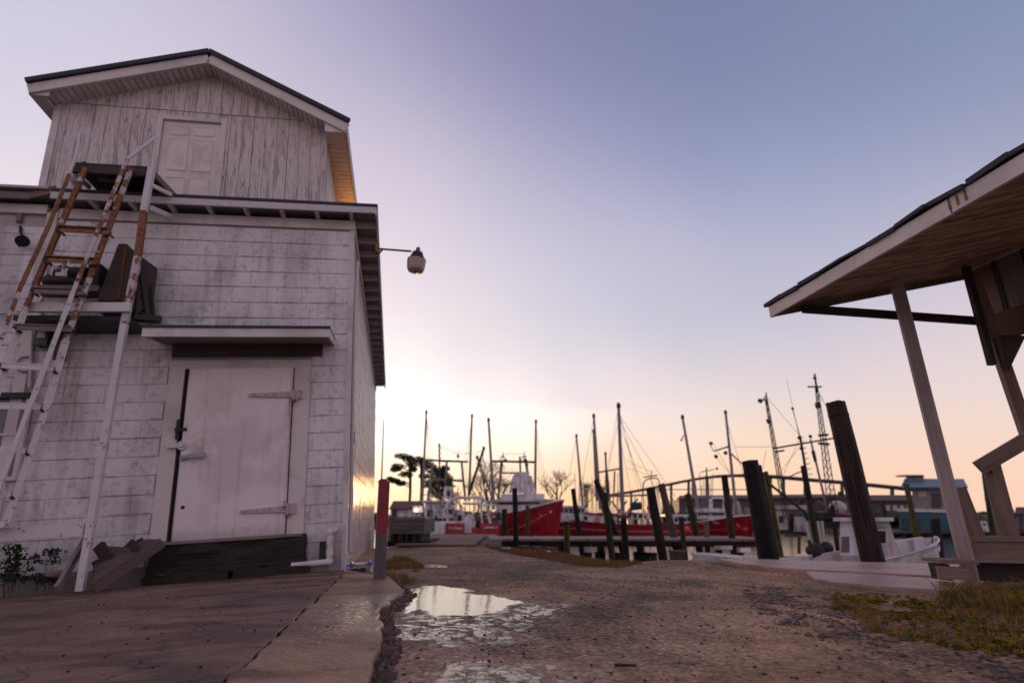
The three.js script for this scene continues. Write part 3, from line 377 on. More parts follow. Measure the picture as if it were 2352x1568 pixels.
// upper storey
{
  const zW = -0.16, zR = 0.12, q = (x, y, z) => F(x, y, z);
  const wl = q(107, 352, zW).x, wr = q(748, 390, zW).x, pk = q(480, 168, zW), el = q(140, 240, zW).y, er = q(757, 296, zW).y, seam = q(560, 268, zW).y, doorL = q(366, 350, zW).x, doorR = q(502, 350, zW).x, doorT = q(440, 280, zW).y;
  const top = (u) => u < pk.x ? mix(el, pk.y, clamp((u - wl) / (pk.x - wl))) : mix(pk.y, er, clamp((u - pk.x) / (wr - pk.x)));
  const up = part(bld, 'upper_wall', prism([[wl, 4.1], [wr, 4.1], [wr, er], [pk.x, pk.y], [wl, el]], zW - 0.1, zW - 0.02), M.siding);
  part(bld, 'upper_side_wall', [box(wr - 0.08, wr, 4.0, er + 0.02, -8, zW - 0.021), box(wl, wl + 0.08, 4.0, el + 0.02, -8, zW - 0.021)], M.vinyl);
  const bw = 0.148;
  for (let u = wl; u < wr - 0.01; u += bw) {
    const a = u + 0.003, b = Math.min(u + bw, wr) - 0.003, uvs = (g) => g, low = (u0, u1, v0, v1) => part(up, 'siding_board', prism([[u0, v0], [u1, v0], [u1, Math.min(v1, top(u1))], [u0, Math.min(v1, top(u0))]], zW - 0.02, zW + rr(0.004, 0.008), true), M.siding);
    if (b > doorL - 0.07 && a < doorR + 0.07) { if (a < doorL - 0.08) low(a, doorL - 0.07, 4.1, seam); else if (b > doorR + 0.08) low(doorR + 0.07, b, 4.1, seam); else low(a, b, doorT + 0.06, seam); } else low(a, b, 4.1, seam);
    part(up, 'siding_board', prism([[a, seam + 0.01], [b, seam + 0.01], [b, top(b)], [a, top(a)]], zW - 0.02, zW + rr(0.008, 0.013), true), M.siding);
  }
  part(bld, 'corner_trim', box(wr - 0.06, wr + 0.006, 4.1, er - 0.02, zW + 0.014, zW + 0.03, true), M.siding);
  part(bld, 'corner_trim', box(wl - 0.006, wl + 0.07, 4.1, el - 0.02, zW + 0.014, zW + 0.03, true), M.trim);
  // door with six panels
  const ud = part(bld, 'upper_door', box(doorL, doorR, 4.1, doorT, zW - 0.06, zW - 0.012), M.doorPanel), dw = doorR - doorL, dh = doorT - 4.35;
  for (const c of [0, 1]) for (const [a, b] of [[0.86, 0.95], [0.47, 0.8], [0.06, 0.38]]) { const u0 = doorL + dw * (0.13 + c * 0.42), u1 = u0 + dw * 0.32, v0 = 4.35 + dh * a, v1 = 4.35 + dh * b; part(ud, 'door_panel', [box(u0, u1, v0, v1, zW - 0.03, zW - 0.009), ...[[u0, u1, v0 - 0.012, v0], [u0, u1, v1, v1 + 0.012], [u0 - 0.012, u0, v0, v1], [u1, u1 + 0.012, v0, v1]].map(([x0, x1, y0, y1]) => box(x0, x1, y0, y1, zW - 0.025, zW - 0.005))], M.doorPanel); }
  part(ud, 'door_frame', [box(doorL - 0.07, doorL - 0.005, 4.1, doorT + 0.06, zW - 0.03, zW + 0.03, true), box(doorR + 0.005, doorR + 0.07, 4.1, doorT + 0.06, zW - 0.03, zW + 0.03, true), box(doorL - 0.0049, doorR + 0.0049, doorT + 0.004, doorT + 0.06, zW - 0.03, zW + 0.028)], M.trim);
  // roof planes, fascia and slatted soffit
  const A = q(65, 200, zR), P = q(480, 131, zR), D = q(797, 290, zR), zB = -8.2, oz = (p, z) => V3(p.x, p.y, z), L = (p, v) => V3(p.x, p.y + v, p.z);
  const roof = part(bld, 'upper_roof', [slab([L(A, 0.05), L(P, 0.05), L(oz(P, zB), 0.05), L(oz(A, zB), 0.05)], V3(0, 0.045, 0)), slab([L(P, 0.05), L(D, 0.05), L(oz(D, zB), 0.05), L(oz(P, zB), 0.05)], V3(0, 0.045, 0)), beam(L(A, 0.07).add(V3(-0.03, 0, 0.025)), L(P, 0.075).add(V3(0, 0, 0.025)), 0.05, 0.06), beam(L(P, 0.075).add(V3(0, 0, 0.025)), L(D, 0.07).add(V3(0.03, 0, 0.025)), 0.05, 0.06)], M.roofDark);
  part(roof, 'fascia', [beam(L(A, -0.03), L(P, -0.03), 0.03, 0.13)], M.trim); part(roof, 'fascia', [beam(L(P, -0.03), L(D, -0.03), 0.03, 0.13)], M.trim);
  part(roof, 'fascia', beam(L(D, -0.02).add(V3(-0.012, 0, -0.02)), L(oz(D, zB), -0.02).add(V3(-0.012, 0, 0)), 0.025, 0.13), M.trim); part(roof, 'fascia', beam(L(A, -0.02).add(V3(0.012, 0, -0.02)), L(oz(A, zB), -0.02).add(V3(0.012, 0, 0)), 0.025, 0.13), M.trim);
  // rake soffit slats run from the fascia back to the wall
  const slats = (a, b, n) => { for (let i = 0; i < n; i++) { const p = a.clone().lerp(b, (i + 0.03) / n), r = a.clone().lerp(b, (i + 0.9) / n); part(roof, 'soffit_slat', slab([V3(p.x, p.y, zR - 0.02), V3(r.x, r.y, zR - 0.02), V3(r.x, r.y, zW), V3(p.x, p.y, zW)], V3(0, -0.012, 0)), M.vinyl); } };
  const dip = -0.07; slats(L(A, dip), L(P, dip), 27); slats(L(P, dip), L(D, dip), 27);
  part(roof, 'soffit_backing', [slab([L(A, -0.055).setZ(zR - 0.02), L(P, -0.055).setZ(zR - 0.02), L(P, -0.055).setZ(zW), L(A, -0.055).setZ(zW)], V3(0, 0.01, 0)), slab([L(P, -0.055).setZ(zR - 0.02), L(D, -0.055).setZ(zR - 0.02), L(D, -0.055).setZ(zW), L(P, -0.055).setZ(zW)], V3(0, 0.01, 0))], M.black);
  // eave soffits along the two sides
  for (let z = zW - 0.002; z > -4.6; z -= 0.11) { part(roof, 'soffit_slat', box(wr, D.x - 0.03, D.y - 0.085, D.y - 0.073, z - 0.1, z), M.vinyl); part(roof, 'soffit_slat', box(A.x + 0.03, wl, A.y - 0.085, A.y - 0.073, z - 0.1, z), M.vinyl); }
  for (const g of [slab([V3(wr, D.y - 0.09, zR - 0.03), V3(D.x - 0.02, D.y - 0.09, zR - 0.03), V3(D.x - 0.02, D.y - 0.06, zR - 0.03), V3(wr, top(wr) - 0.05, zR - 0.03)], V3(0, 0, 0.012)), slab([V3(A.x + 0.02, A.y - 0.09, zR - 0.03), V3(wl + 0.05, A.y - 0.09, zR - 0.03), V3(wl + 0.05, top(wl + 0.1), zR - 0.03), V3(A.x + 0.02, A.y - 0.06, zR - 0.03)], V3(0, 0, 0.012)), box(wr, D.x - 0.03, D.y - 0.09, D.y - 0.07, zW, zR - 0.03), box(A.x + 0.03, wl, A.y - 0.09, A.y - 0.07, zW, zR - 0.03)]) part(roof, 'gable_return', g, M.trim);
  // the lamp that lights the far end of the eave, out of sight behind the lower roof edge
  const lp = V3((wr + D.x) / 2 + 0.05, 4.9, -3.1), lamp = part(bld, 'eave_lamp', [cyl(V3(wr, 4.9, -3.1), lp, 0.02, 0.02, 8), cyl(lp.clone().add(V3(0, -0.1, 0)), lp.clone().add(V3(0, -0.04, 0)), 0.035, 0.03, 10)], M.darkIron);
  part(lamp, 'lamp_bulb', ball(lp.clone().add(V3(0, 0.0, 0)), 0.045), new THREE.MeshStandardMaterial({ color: C(0.9, 0.6, 0.3), emissive: C(1, 0.45, 0.1), emissiveIntensity: 6 }));
  const pl = new THREE.PointLight(C(1, 0.36, 0.06), 4.5); pl.position.copy(B2W(lp)); pl.castShadow = true; pl.shadow.radius = 2; scene.add(pl); pl.name = 'eave_lamp_glow';
}
// door, its frame, hinges, latch and sill
{
  const tDoor = tex(512, 768, (a, b) => { const f = fbm(a * 40, b * 60, 3, 281), g = fbm(a * 4, b * 6, 5, 283), st = fbm(a * 26, b * 2.4, 4, 285); let s = 0.28 * smooth(0.5, 0.75, g) + 0.16 * smooth(0.55, 0.75, st) + 0.5 * smooth(0.09, 0.0, b + 0.05 * (f - 0.5)) + 0.35 * smooth(0.16, 0.02, Math.hypot((a - 0.12) * 0.9, (b - 0.52) * 1.2)) * smooth(0.4, 0.6, f * 0.5 + g * 0.5) + 0.3 * smooth(0.03, 0, Math.min(a, 1 - a)) * smooth(0.4, 0.6, st); let r = 0; for (const h of [0.82, 0.19]) if (b < h && b > h - 0.2) r = Math.max(r, smooth(0.07, 0, Math.abs(a - 0.985 + 0.02 * (st - 0.5))) * smooth(h - 0.2, h, b) * smooth(0.35, 0.6, st)); return mix3(mix3([0.76, 0.7, 0.71], [0.3, 0.24, 0.22], clamp(s)), [0.3, 0.13, 0.06], r * 0.8); }, { clampEdge: true });
  const dg = box(DU0 + 0.052, DU1, DV0, DV1, 0.0, 0.075); { const p = dg.attributes.position, uv = dg.attributes.uv; for (let i = 0; i < uv.count; i++) uv.setXY(i, (p.getX(i) - DU0 - 0.052) / (DU1 - DU0 - 0.052), (p.getY(i) - DV0) / (DV1 - DV0)); }
  const d = part(bld, 'cold_store_door', dg, mat(1, 1, 1, { map: tDoor, roughness: 0.45 }));
  part(d, 'door_frame', [box(FU0, DU0 - 0.012, 0.44, FV1, -0.1, 0.03, true)], M.trim); part(d, 'door_frame', [box(DU1 + 0.012, FU1, 0.42, FV1, -0.1, 0.035, true)], M.trim);
  part(d, 'door_frame', box(DU0 - 0.0119, DU1 + 0.0119, DV1 + 0.012, FV1, -0.1, 0.03), M.trim); part(d, 'door_seal', box(DU0 - 0.0118, DU1 + 0.0118, DV0, DV1 + 0.0119, -0.1, -0.003), M.gap);
  part(d, 'door_edge', box(DU0 + 0.038, DU0 + 0.0519, DV0, DV1, -0.003, 0.06, true), M.rustDark);
  for (const v of [F(620, 910).y, F(600, 1172).y]) {
    const h = part(d, 'hinge', [slab([V3(DU1 - 0.46, v - 0.018, 0.076), V3(DU1 + 0.01, v - 0.034, 0.076), V3(DU1 + 0.01, v + 0.034, 0.076), V3(DU1 - 0.46, v + 0.014, 0.076)], V3(0, 0, 0.026)), cyl(V3(DU1 + 0.012, v - 0.055, 0.07), V3(DU1 + 0.012, v + 0.055, 0.07), 0.02, 0.02, 10), box(DU1 + 0.02, DU1 + 0.1, v - 0.05, v + 0.06, 0.036, 0.06)], M.hinge);
    for (let i = 0; i < 4; i++) part(h, 'bolt', ball(V3(DU1 - 0.4 + i * 0.12, v, 0.102), 0.012, 6, 5), M.hinge);
    part(h, 'pin', [box(DU1 + 0.0, DU1 + 0.045, v - 0.08, v - 0.05, 0.05, 0.085)], M.rust);
  }
  const lv = F(410, 1025).y, lu = F(424, 1025).x;
  part(d, 'latch', [cyl(V3(lu, lv, 0.075), V3(lu, lv, 0.1), 0.055, 0.05, 18), cyl(V3(lu, lv, 0.1), V3(lu, lv, 0.125), 0.028, 0.022, 12), box(lu - 0.16, lu - 0.02, lv - 0.022, lv + 0.022, 0.032, 0.075)], M.chip);
  part(d, 'bolt_bar', [box(DU0 - 0.03, DU0 + 0.09, F(415, 988).y - 0.02, F(415, 988).y + 0.014, 0.06, 0.09), box(DU0 - 0.025, DU0 + 0.015, F(415, 1010).y, F(415, 965).y, 0.03, 0.07)], M.darkIron);
  const hv = F(450, 1049).y, h0 = F(425, 1053).x, h1 = F(480, 1045).x;
  part(d, 'handle', [beam(V3(h0, hv - 0.02, 0.1), V3(h0 + 0.08, hv, 0.13), 0.03, 0.035), beam(V3(h0 + 0.07, hv, 0.13), V3(h1, hv + 0.008, 0.13), 0.026, 0.045), box(h0 - 0.025, h0 + 0.025, hv - 0.045, hv + 0.015, 0.074, 0.1)], M.steel);
  part(d, 'keyhole', cyl(V3(DU0 + 0.13, F(430, 1165).y, 0.07), V3(DU0 + 0.13, F(430, 1165).y, 0.078), 0.02, 0.02, 10), M.darkIron);
  part(d, 'sill_timber', roughBox(FU0 + 0.02, FU1 + 0.03, 0.1, 0.405, -0.05, 0.11, 0.05, 31), M.sillWood);
  for (const [v, z] of [[0.03, 0.16]]) { const n = 2; for (let i = 0; i < n; i++) part(d, 'sill_timber', roughBox(FU0 + 0.02 + i * (0.8 + rr(-.05, .05)), FU0 + 0.02 + (i + 1) * 0.79, v - 0.078, v + 0.076, -0.05, z + rr(-0.03, 0.02), 0.022, Math.round(v * 100) + i), M.sillWood); }
  part(d, 'sill_plate', box(DU0 - 0.06, FU1, 0.4, 0.428, -0.02, 0.13), M.greyBoard);
  part(d, 'sill_timber', roughBox(FU0 - 0.1, FU1 + 0.36, -0.12, -0.02, 0, 0.27, 0.02, 77), M.brownBoard);
}
// little canopy over the door
{
  const zc = 0.6, a = F(327, 748, zc), b = F(757, 757, zc), v = (a.y + b.y) / 2, cn = part(bld, 'door_canopy', slab([V3(a.x, v, zc), V3(b.x, v, zc), V3(b.x, v + 0.05, 0), V3(a.x, v + 0.05, 0)], V3(0, 0.022, 0)), M.roofDark);
  part(cn, 'fascia', box(a.x, b.x, v - 0.1, v - 0.002, zc - 0.025, zc), M.trim);
  part(cn, 'fascia', slab([V3(b.x - 0.025, v - 0.1, zc - 0.03), V3(b.x - 0.025, v - 0.002, zc - 0.03), V3(b.x - 0.025, v + 0.045, 0.0), V3(b.x - 0.025, v - 0.02, 0.0)], V3(0.023, 0, 0)), M.trim);
  part(cn, 'fascia', slab([V3(a.x + 0.002, v - 0.1, zc - 0.03), V3(a.x + 0.002, v - 0.002, zc - 0.03), V3(a.x + 0.002, v + 0.045, 0.0), V3(a.x + 0.002, v - 0.02, 0.0)], V3(0.023, 0, 0)), M.trim);
  part(cn, 'drip_edge', box(a.x - 0.01, b.x + 0.01, v - 0.004, v + 0.024, zc + 0.001, zc + 0.014), M.roofDark);
  part(cn, 'ceiling', slab([V3(a.x + 0.03, v - 0.055, zc - 0.03), V3(b.x - 0.03, v - 0.055, zc - 0.03), V3(b.x - 0.03, v - 0.01, 0.005), V3(a.x + 0.03, v - 0.01, 0.005)], V3(0, 0.02, 0)), M.underRoof);
  part(cn, 'shade_board', box(a.x + 0.1, b.x - 0.14, v - 0.16, v - 0.015, 0.002, 0.035), M.shade_board);  // dark brown board stands in for the shade beneath the canopy
}
// window at the left edge
{
  const w0 = -4.6, w1 = F(60, 1000).x, v1 = F(30, 905).y, v0 = F(30, 1095).y, w = part(bld, 'window', box(w0, w1 - 0.03, v0, v1 - 0.05, 0.013, 0.03), M.glass);
  part(w, 'frame', [box(w0, w1, v1 - 0.06, v1, 0.013, 0.09)], M.darkIron); part(w, 'frame', [box(w1 - 0.03, w1 + 0.01, v0, v1 - 0.0601, 0.013, 0.06, true), box(w0, w1, v0 - 0.04, v0 - 0.001, 0.013, 0.07)], M.trim);
  part(w, 'glazing_bar', box(w0, w1 - 0.031, (v0 + v1) / 2 - 0.012, (v0 + v1) / 2 + 0.012, 0.031, 0.045), M.trim);
}
// steel ship ladder with platform
{
  const t = localThing('ship_ladder', 'steep rusty white steel ladder rising past the block wall to a small platform', 'ladder'), P = (x, y, n) => F(x, y, n), n0 = 0.5, n1 = 0.75;
  // each rail: bottom, top
  const rail = (name, pts, w, h, mts) => pts.slice(1).forEach((p, i) => part(t, name, beam(pts[i], p, w, h), mts[i]));
  rail('stringer', [P(10, 1206, n1), P(108, 928, 0.68), P(150, 781, 0.64), P(205, 640, 0.6), P(276, 451, 0.55), P(300, 388, 0.53)], 0.07, 0.05, [M.chip, M.chip, M.half, M.rust, M.half]);
  rail('stringer', [P(-110, 1206, n1), P(55, 715, 0.62), P(80, 655, 0.6), P(135, 526, 0.57), P(195, 388, 0.53)], 0.07, 0.045, [M.chip, M.half, M.rust, M.rust]);
  rail('handrail', [P(-20, 1165, n1 + 0.12), P(70, 925, n1 + .08), P(165, 675, 0.72), P(240, 490, 0.66), P(291, 366, 0.62)], 0.035, 0.036, [M.chip, M.chip, M.half, M.half]);
  rail('handrail', [P(-130, 1090, n1 + 0.12), P(0, 781, 0.76), P(45, 661, 0.73), P(110, 520, 0.68), P(158, 400, 0.62)], 0.035, 0.036, [M.chip, M.half, M.rust, M.rust]);
  part(t, 'handrail', tube([P(158, 400, 0.62), P(176, 350, 0.6), P(182, 305, 0.56), P(188, 330, 0.52), P(192, 372, 0.5)], 0.017, 8, 24), M.chip);
  part(t, 'handrail', [cyl(P(291, 366, 0.62), P(359, 314, 0.5), 0.02, 0.02, 8), ball(P(291, 364, 0.62), 0.028)], M.chip);
  part(t, 'guard_post', cyl(P(358, 313, 0.5), P(348, 392, 0.5), 0.02, 0.02, 8), M.chip);
  part(t, 'guard_post', cyl(P(176, 300, 0.5), P(150, 425, 0.5), 0.018, 0.018, 8), M.trimDirty);
  rail('post', [P(183, 1357, n0), P(266, 857, n0), P(285, 745, n0), P(316, 590, n0), P(330, 485, n0), P(348, 386, n0)], 0.065, 0.062, [M.chip, M.chip, M.half, M.rust, M.chip]);
  const treads = [[138, 523, 250, 529], [108, 592, 222, 598], [78, 664, 192, 668], [38, 748, 165, 752], [2, 835, 122, 842], [-40, 928, 92, 930], [-80, 1028, 58, 1030], [-115, 1128, 24, 1130]];
  treads.forEach(([x0, y0, x1, y1], i) => { const n = 0.58 + i * 0.022; part(t, 'tread', [beam(P(x0, y0, n), P(x1, y1, n), 0.13, 0.012), beam(P(x0, y0 + 5, n + 0.07), P(x1, y1 + 5, n + 0.07), 0.01, 0.045)], i < 2 ? M.rust : i < 4 ? M.greyBoard : M.chip); for (const [x, y] of [[x0, y0], [x1, y1]]) part(t, 'bracket', beam(P(x - 6, y + 2, n + 0.03), P(x + 8, y + 16, n + 0.03), 0.05, 0.02), M.darkIron); });
  // platform
  const pv = P(250, 382, 0.5).y, pl = P(160, 380, 0.5).x, pr = P(346, 380, 0.5).x, f = part(t, 'platform_floor', [slab([V3(pl, pv, 0.5), V3(pr, pv, 0.5), V3(pr + 0.12, pv, -0.4), V3(pl + 0.05, pv, -0.4)], V3(0, 0.03, 0))], M.darkIron);
  part(f, 'joist', box(pl, pr, pv - 0.09, pv - 0.001, 0.46, 0.5), M.rustDark); part(f, 'joist', beam(V3(pl + 0.2, pv - 0.04, 0.3), V3(pr - 0.35, pv - 0.04, 0.3), 0.04, 0.06), M.brownBoard); part(f, 'joist', beam(V3(pr, pv - 0.035, 0.5), V3(pr + 0.12, pv - 0.035, -0.38), 0.04, 0.06), M.brownBoard);
  part(f, 'joist', beam(V3(pl + 0.3, pv - 0.03, 0.4), V3(pl + 0.55, pv - 0.03, -0.38), 0.05, 0.06), M.black); part(f, 'joist', beam(V3(pr - 0.4, pv - 0.03, 0.4), V3(pr - 0.2, pv - 0.03, -0.38), 0.05, 0.06), M.black);
  for (const [a, b] of [[[163, 410], [185, 440]], [[170, 400], [205, 430]]]) part(t, 'brace', beam(P(...a, 0.45), P(...b, 0.1), 0.03, 0.05), M.trim);
  part(t, 'brace', beam(P(347, 425, 0.5), P(392, 447, 0.24), 0.03, 0.045), M.trim); part(t, 'brace', beam(P(346, 478, 0.48), P(390, 497, 0.1), 0.035, 0.06), M.trimDirty);
  part(t, 'foot_rail', beam(P(-60, 1230, 0.62), P(192, 1215, n0), 0.05, 0.11), M.chip);
  part(t, 'foot_plate', box(P(-30, 1206, n1).x, P(16, 1206, n1).x, P(10, 1212, n1).y, P(10, 1196, n1).y, n1 - 0.1, n1 + 0.05), M.chip);
  const sh = P(170, 706, n0); part(t, 'shelf_beam', beam(P(40, 706, n0 + 0.05), P(300, 706, n0 + 0.05), 0.05, 0.1), M.chip);
  part(t, 'shelf', [box(P(60, 725, 0.3).x, P(365, 725, 0.05).x - 0.12, sh.y - 0.14, sh.y - 0.09, 0.02, 0.5)], M.black);
}
// old compressor cabinet and motor on the ladder's shelf
{
  const c = localThing('metal_cabinet', 'dark rusty upright metal cabinet on the shelf behind the white ladder', 'cabinet'), n = 0.42, a = F(222, 690, n), b = F(292, 560, n), r = F(298, 620, n).x;
  part(c, 'body', [prism([[a.x, a.y], [r, a.y], [r, b.y - 0.07], [r - 0.07, b.y], [a.x + 0.12, b.y]], 0.06, n)], M.rustDark);
  part(c, 'corner_strip', box(r - 0.085, r - 0.055, a.y + 0.02, b.y - 0.06, n, n + 0.015, true), mat(0.16, 0.075, 0.035, { map: tWood, roughness: 0.8 }));
  part(c, 'base', box(a.x - 0.05, r + 0.02, a.y - 0.07, a.y - 0.001, 0.04, n - 0.03), M.black);
  const side = F(345, 640, 0.15); part(c, 'side_panel', slab([F(318, 585, 0.2), F(357, 613, 0.1), F(346, 700, 0.1), F(312, 720, 0.2)], V3(0, 0, -0.05)), M.rustDark);
  part(c, 'bracket', [beam(F(322, 600, 0.2), F(340, 735, 0.12), 0.05, 0.05), beam(F(340, 640, 0.1), F(350, 735, 0.1), 0.04, 0.05), beam(F(305, 730, 0.25), F(368, 734, 0.1), 0.12, 0.06)], M.black);
  const m = localThing('compressor', 'small dark compressor with motor and pipes on the shelf beside the rusty cabinet', 'compressor'), p = (x, y, k = 0.32) => F(x, y, k);
  part(m, 'motor', [cyl(p(165, 628), p(200, 630), 0.075, 0.075, 14), cyl(p(158, 628), p(165, 628), 0.05, 0.06, 12)], M.darkIron);
  part(m, 'tank', [cyl(p(110, 645), p(200, 648), 0.06, 0.06, 14), ball(p(110, 645), 0.06), ball(p(200, 648), 0.06)], M.black);
  part(m, 'pump', [box(p(205, 640).x, p(232, 640).x, p(215, 660).y, p(215, 610).y, 0.2, 0.38), cyl(p(218, 612), p(218, 600), 0.05, 0.04, 12)], M.darkIron);
  part(m, 'pipe', [tube([p(120, 640), p(128, 615), p(150, 612), p(165, 622)], 0.012), tube([p(98, 660), p(104, 635), p(112, 632), p(118, 640)], 0.012)], M.darkIron);
  part(m, 'valve', [ball(p(132, 618), 0.035), cyl(p(146, 618), p(146, 604), 0.012, 0.025, 8)], M.steel);
  part(m, 'base', box(p(85, 668).x, p(235, 668).x, p(150, 674).y, p(150, 662).y, 0.18, 0.42), M.greyBoard);
}
// meter box, flood lamp, conduits on the wall
{
  const m = localThing('meter_box', 'green electric meter box with square window on the wall below the ladder', 'meter box'), a = F(84, 797, 0.05), b = F(122, 757, 0.05);
  part(m, 'housing', box(a.x, b.x, a.y, b.y, 0.01, 0.13), M.green); part(m, 'window', box(mix(a.x, b.x, 0.22), mix(a.x, b.x, 0.82), mix(a.y, b.y, 0.4), mix(a.y, b.y, 0.9), 0.131, 0.14), M.cream); part(m, 'latch', box(mix(a.x, b.x, 0.4), mix(a.x, b.x, 0.6), a.y - 0.02, a.y + 0.02, 0.1, 0.135), M.black);
  part(m, 'conduit', [cyl(F(92, 757, 0.05), F(90, 690, 0.05), 0.016, 0.016, 8), cyl(F(73, 750, 0.04), F(66, 890, 0.04), 0.016, 0.016, 8)], M.trimDirty);
  part(m, 'side_box', box(F(140, 780).x, F(160, 780).x, F(150, 830).y, F(150, 770).y, 0.01, 0.1), M.beamRed);
  part(m, 'cable', tube([F(66, 818, 0.05), F(46, 822, 0.06), F(38, 838, 0.06), F(44, 852, 0.06), F(64, 852, 0.05)], 0.011, 6, 30), M.steel);
  const l = localThing('flood_lamp', 'small black flood lamp fixed high on the wall left of the ladder', 'lamp'), p = F(56, 548, 0.1);
  part(l, 'shade', cyl(p, p.clone().add(V3(0.03, -0.07, 0.08)), 0.03, 0.07, 12), M.black); part(l, 'arm', [tube([F(46, 520, 0.02), F(47, 535, 0.06), p], 0.014), cyl(p, F(42, 566, 0.06), 0.018, 0.012, 8)], M.black); part(l, 'conduit', cyl(F(42, 510, 0.02), F(46, 490, 0.02), 0.03, 0.03, 8), M.greyBoard);
}
// yard lamp on an arm from the eave
{
  const e = (() => { const p = F(866, 571, 0); return SD(866, 571, 0.31); })(), wp = (x, y) => { const r = F(x, y, e.z); return r; };
  const t = localThing('yard_lamp', 'yard lamp with cylindrical shade on a thin arm from the building corner', 'lamp');
  part(t, 'arm', [cyl(e, wp(945, 577), 0.013, 0.013, 8)], M.rustDark); part(t, 'arm_bracket', [box(e.x - 0.02, e.x + 0.02, e.y - 0.06, e.y + 0.06, e.z - 0.03, e.z + 0.03), beam(wp(868, 584), wp(878, 573), 0.02, 0.02)], M.rust);
  const c = wp(958, 590), px = (wp(1000, 590).x - wp(960, 590).x) / 40, tilt = new THREE.Quaternion().setFromAxisAngle(V3(0, 0, 1), -0.12), lathe = (pts, s = 20) => new THREE.LatheGeometry(pts.map(([r, y]) => new THREE.Vector2(Math.max(0.0001, r * px), y * px)), s).applyQuaternion(tilt).translate(c.x, c.y, c.z);
  part(t, 'housing', lathe([[0, 12], [12, 11], [14, 4], [16, 0], [17, -4], [20, -5], [20, -7], [0, -7]]), M.darkIron);
  part(t, 'photocell', lathe([[0, 24], [4, 24], [5, 20], [5, 14], [6, 12], [0, 12]]), mat(0.06, 0.1, 0.13, { roughness: 0.4 }));
  part(t, 'shade', lathe([[20, -7], [22, -8], [20, -30], [17, -36], [16, -36], [19, -30], [20.5, -9]]), new THREE.MeshPhysicalMaterial({ color: C(0.62, 0.5, 0.43), roughness: 0.3, transmission: 0.5, thickness: 0, side: THREE.DoubleSide }));
  const gl = part(t, 'lens', lathe([[16.5, -35], [12, -37], [6, -38], [0, -38]]), mat(0.62, 0.42, 0.3, { roughness: 0.3 })); part(gl, 'socket', lathe([[0, -37.8], [3.5, -38.3], [4, -40], [0, -40.5]]), M.rustDark);
}
// plumbing at the corner
{
  const t = localThing('drain_pipes', 'white plastic drain pipe bending along the wall right of the door', 'pipe'), r = 0.032, Q = (x, y, n) => F(x, y, n);
  const a = Q(772, 1218, 0.06), b = Q(758, 1222, 0.08), c = Q(750, 1290, 0.08), d = Q(668, 1302, 0.12);
  part(t, 'pipe', cyl(V3(b.x, b.y, 0.08), V3(b.x, c.y, 0.08), r, r, 14), M.pvc); part(t, 'pipe', cyl(V3(b.x, c.y, 0.08), V3(d.x, c.y - 0.01, 0.12), r, r, 14), M.pvc); part(t, 'pipe', cyl(V3(b.x, b.y, 0.08), V3(a.x, b.y + 0.02, 0.0), r, r, 14), M.pvc);
  for (const v of [b.y, c.y]) part(t, 'elbow', ball(V3(b.x, v, 0.08), r * 1.35, 12, 10), M.pvc); for (const v of [0.3, 0.7]) part(t, 'coupling', cyl(V3(b.x, mix(b.y, c.y, v) - 0.03, 0.08), V3(b.x, mix(b.y, c.y, v) + 0.03, 0.08), r * 1.22, r * 1.22, 14), M.pvc);
  part(t, 'bracket', box(b.x - 0.11, b.x - 0.05, mix(b.y, c.y, 0.95), mix(b.y, c.y, 0.3), 0.0, 0.05), M.black);
  const w = localThing('water_pipes', 'thin white water pipes with blue valves on the corner of the building', 'pipe'), s = 0.018, z = 0.05, x0 = 0.035, v1 = F(800, 1297, z).y, x1 = F(853, 1297, z).x;
  part(w, 'pipe', cyl(V3(x0 - 0.03, -0.12, z), V3(x0 - 0.03, 0.5, z), s, s, 10), M.pvc); part(w, 'pipe', cyl(V3(x0 - 0.03, v1, z), V3(x1, v1, z), s, s, 10), M.pvc); part(w, 'pipe', cyl(V3(x1, v1, z), V3(x1, -0.15, z), s, s, 10), M.pvc);
  for (const x of [x0 + 0.03, x1 - 0.02]) part(w, 'valve', [cyl(V3(x, v1, z - 0.03), V3(x, v1, z + 0.06), 0.026, 0.026, 10), box(x - 0.045, x + 0.045, v1 - 0.008, v1 + 0.008, z + 0.06, z + 0.075)], M.blueValve);
  part(w, 'pump_body', [box(x0 + 0.02, x1 - 0.06, -0.1, v1 - 0.04, z - 0.08, z + 0.03), cyl(V3(x0 + 0.1, -0.02, z + 0.03), V3(x0 + 0.1, -0.02, z + 0.09), 0.05, 0.045, 12)], M.black);
}
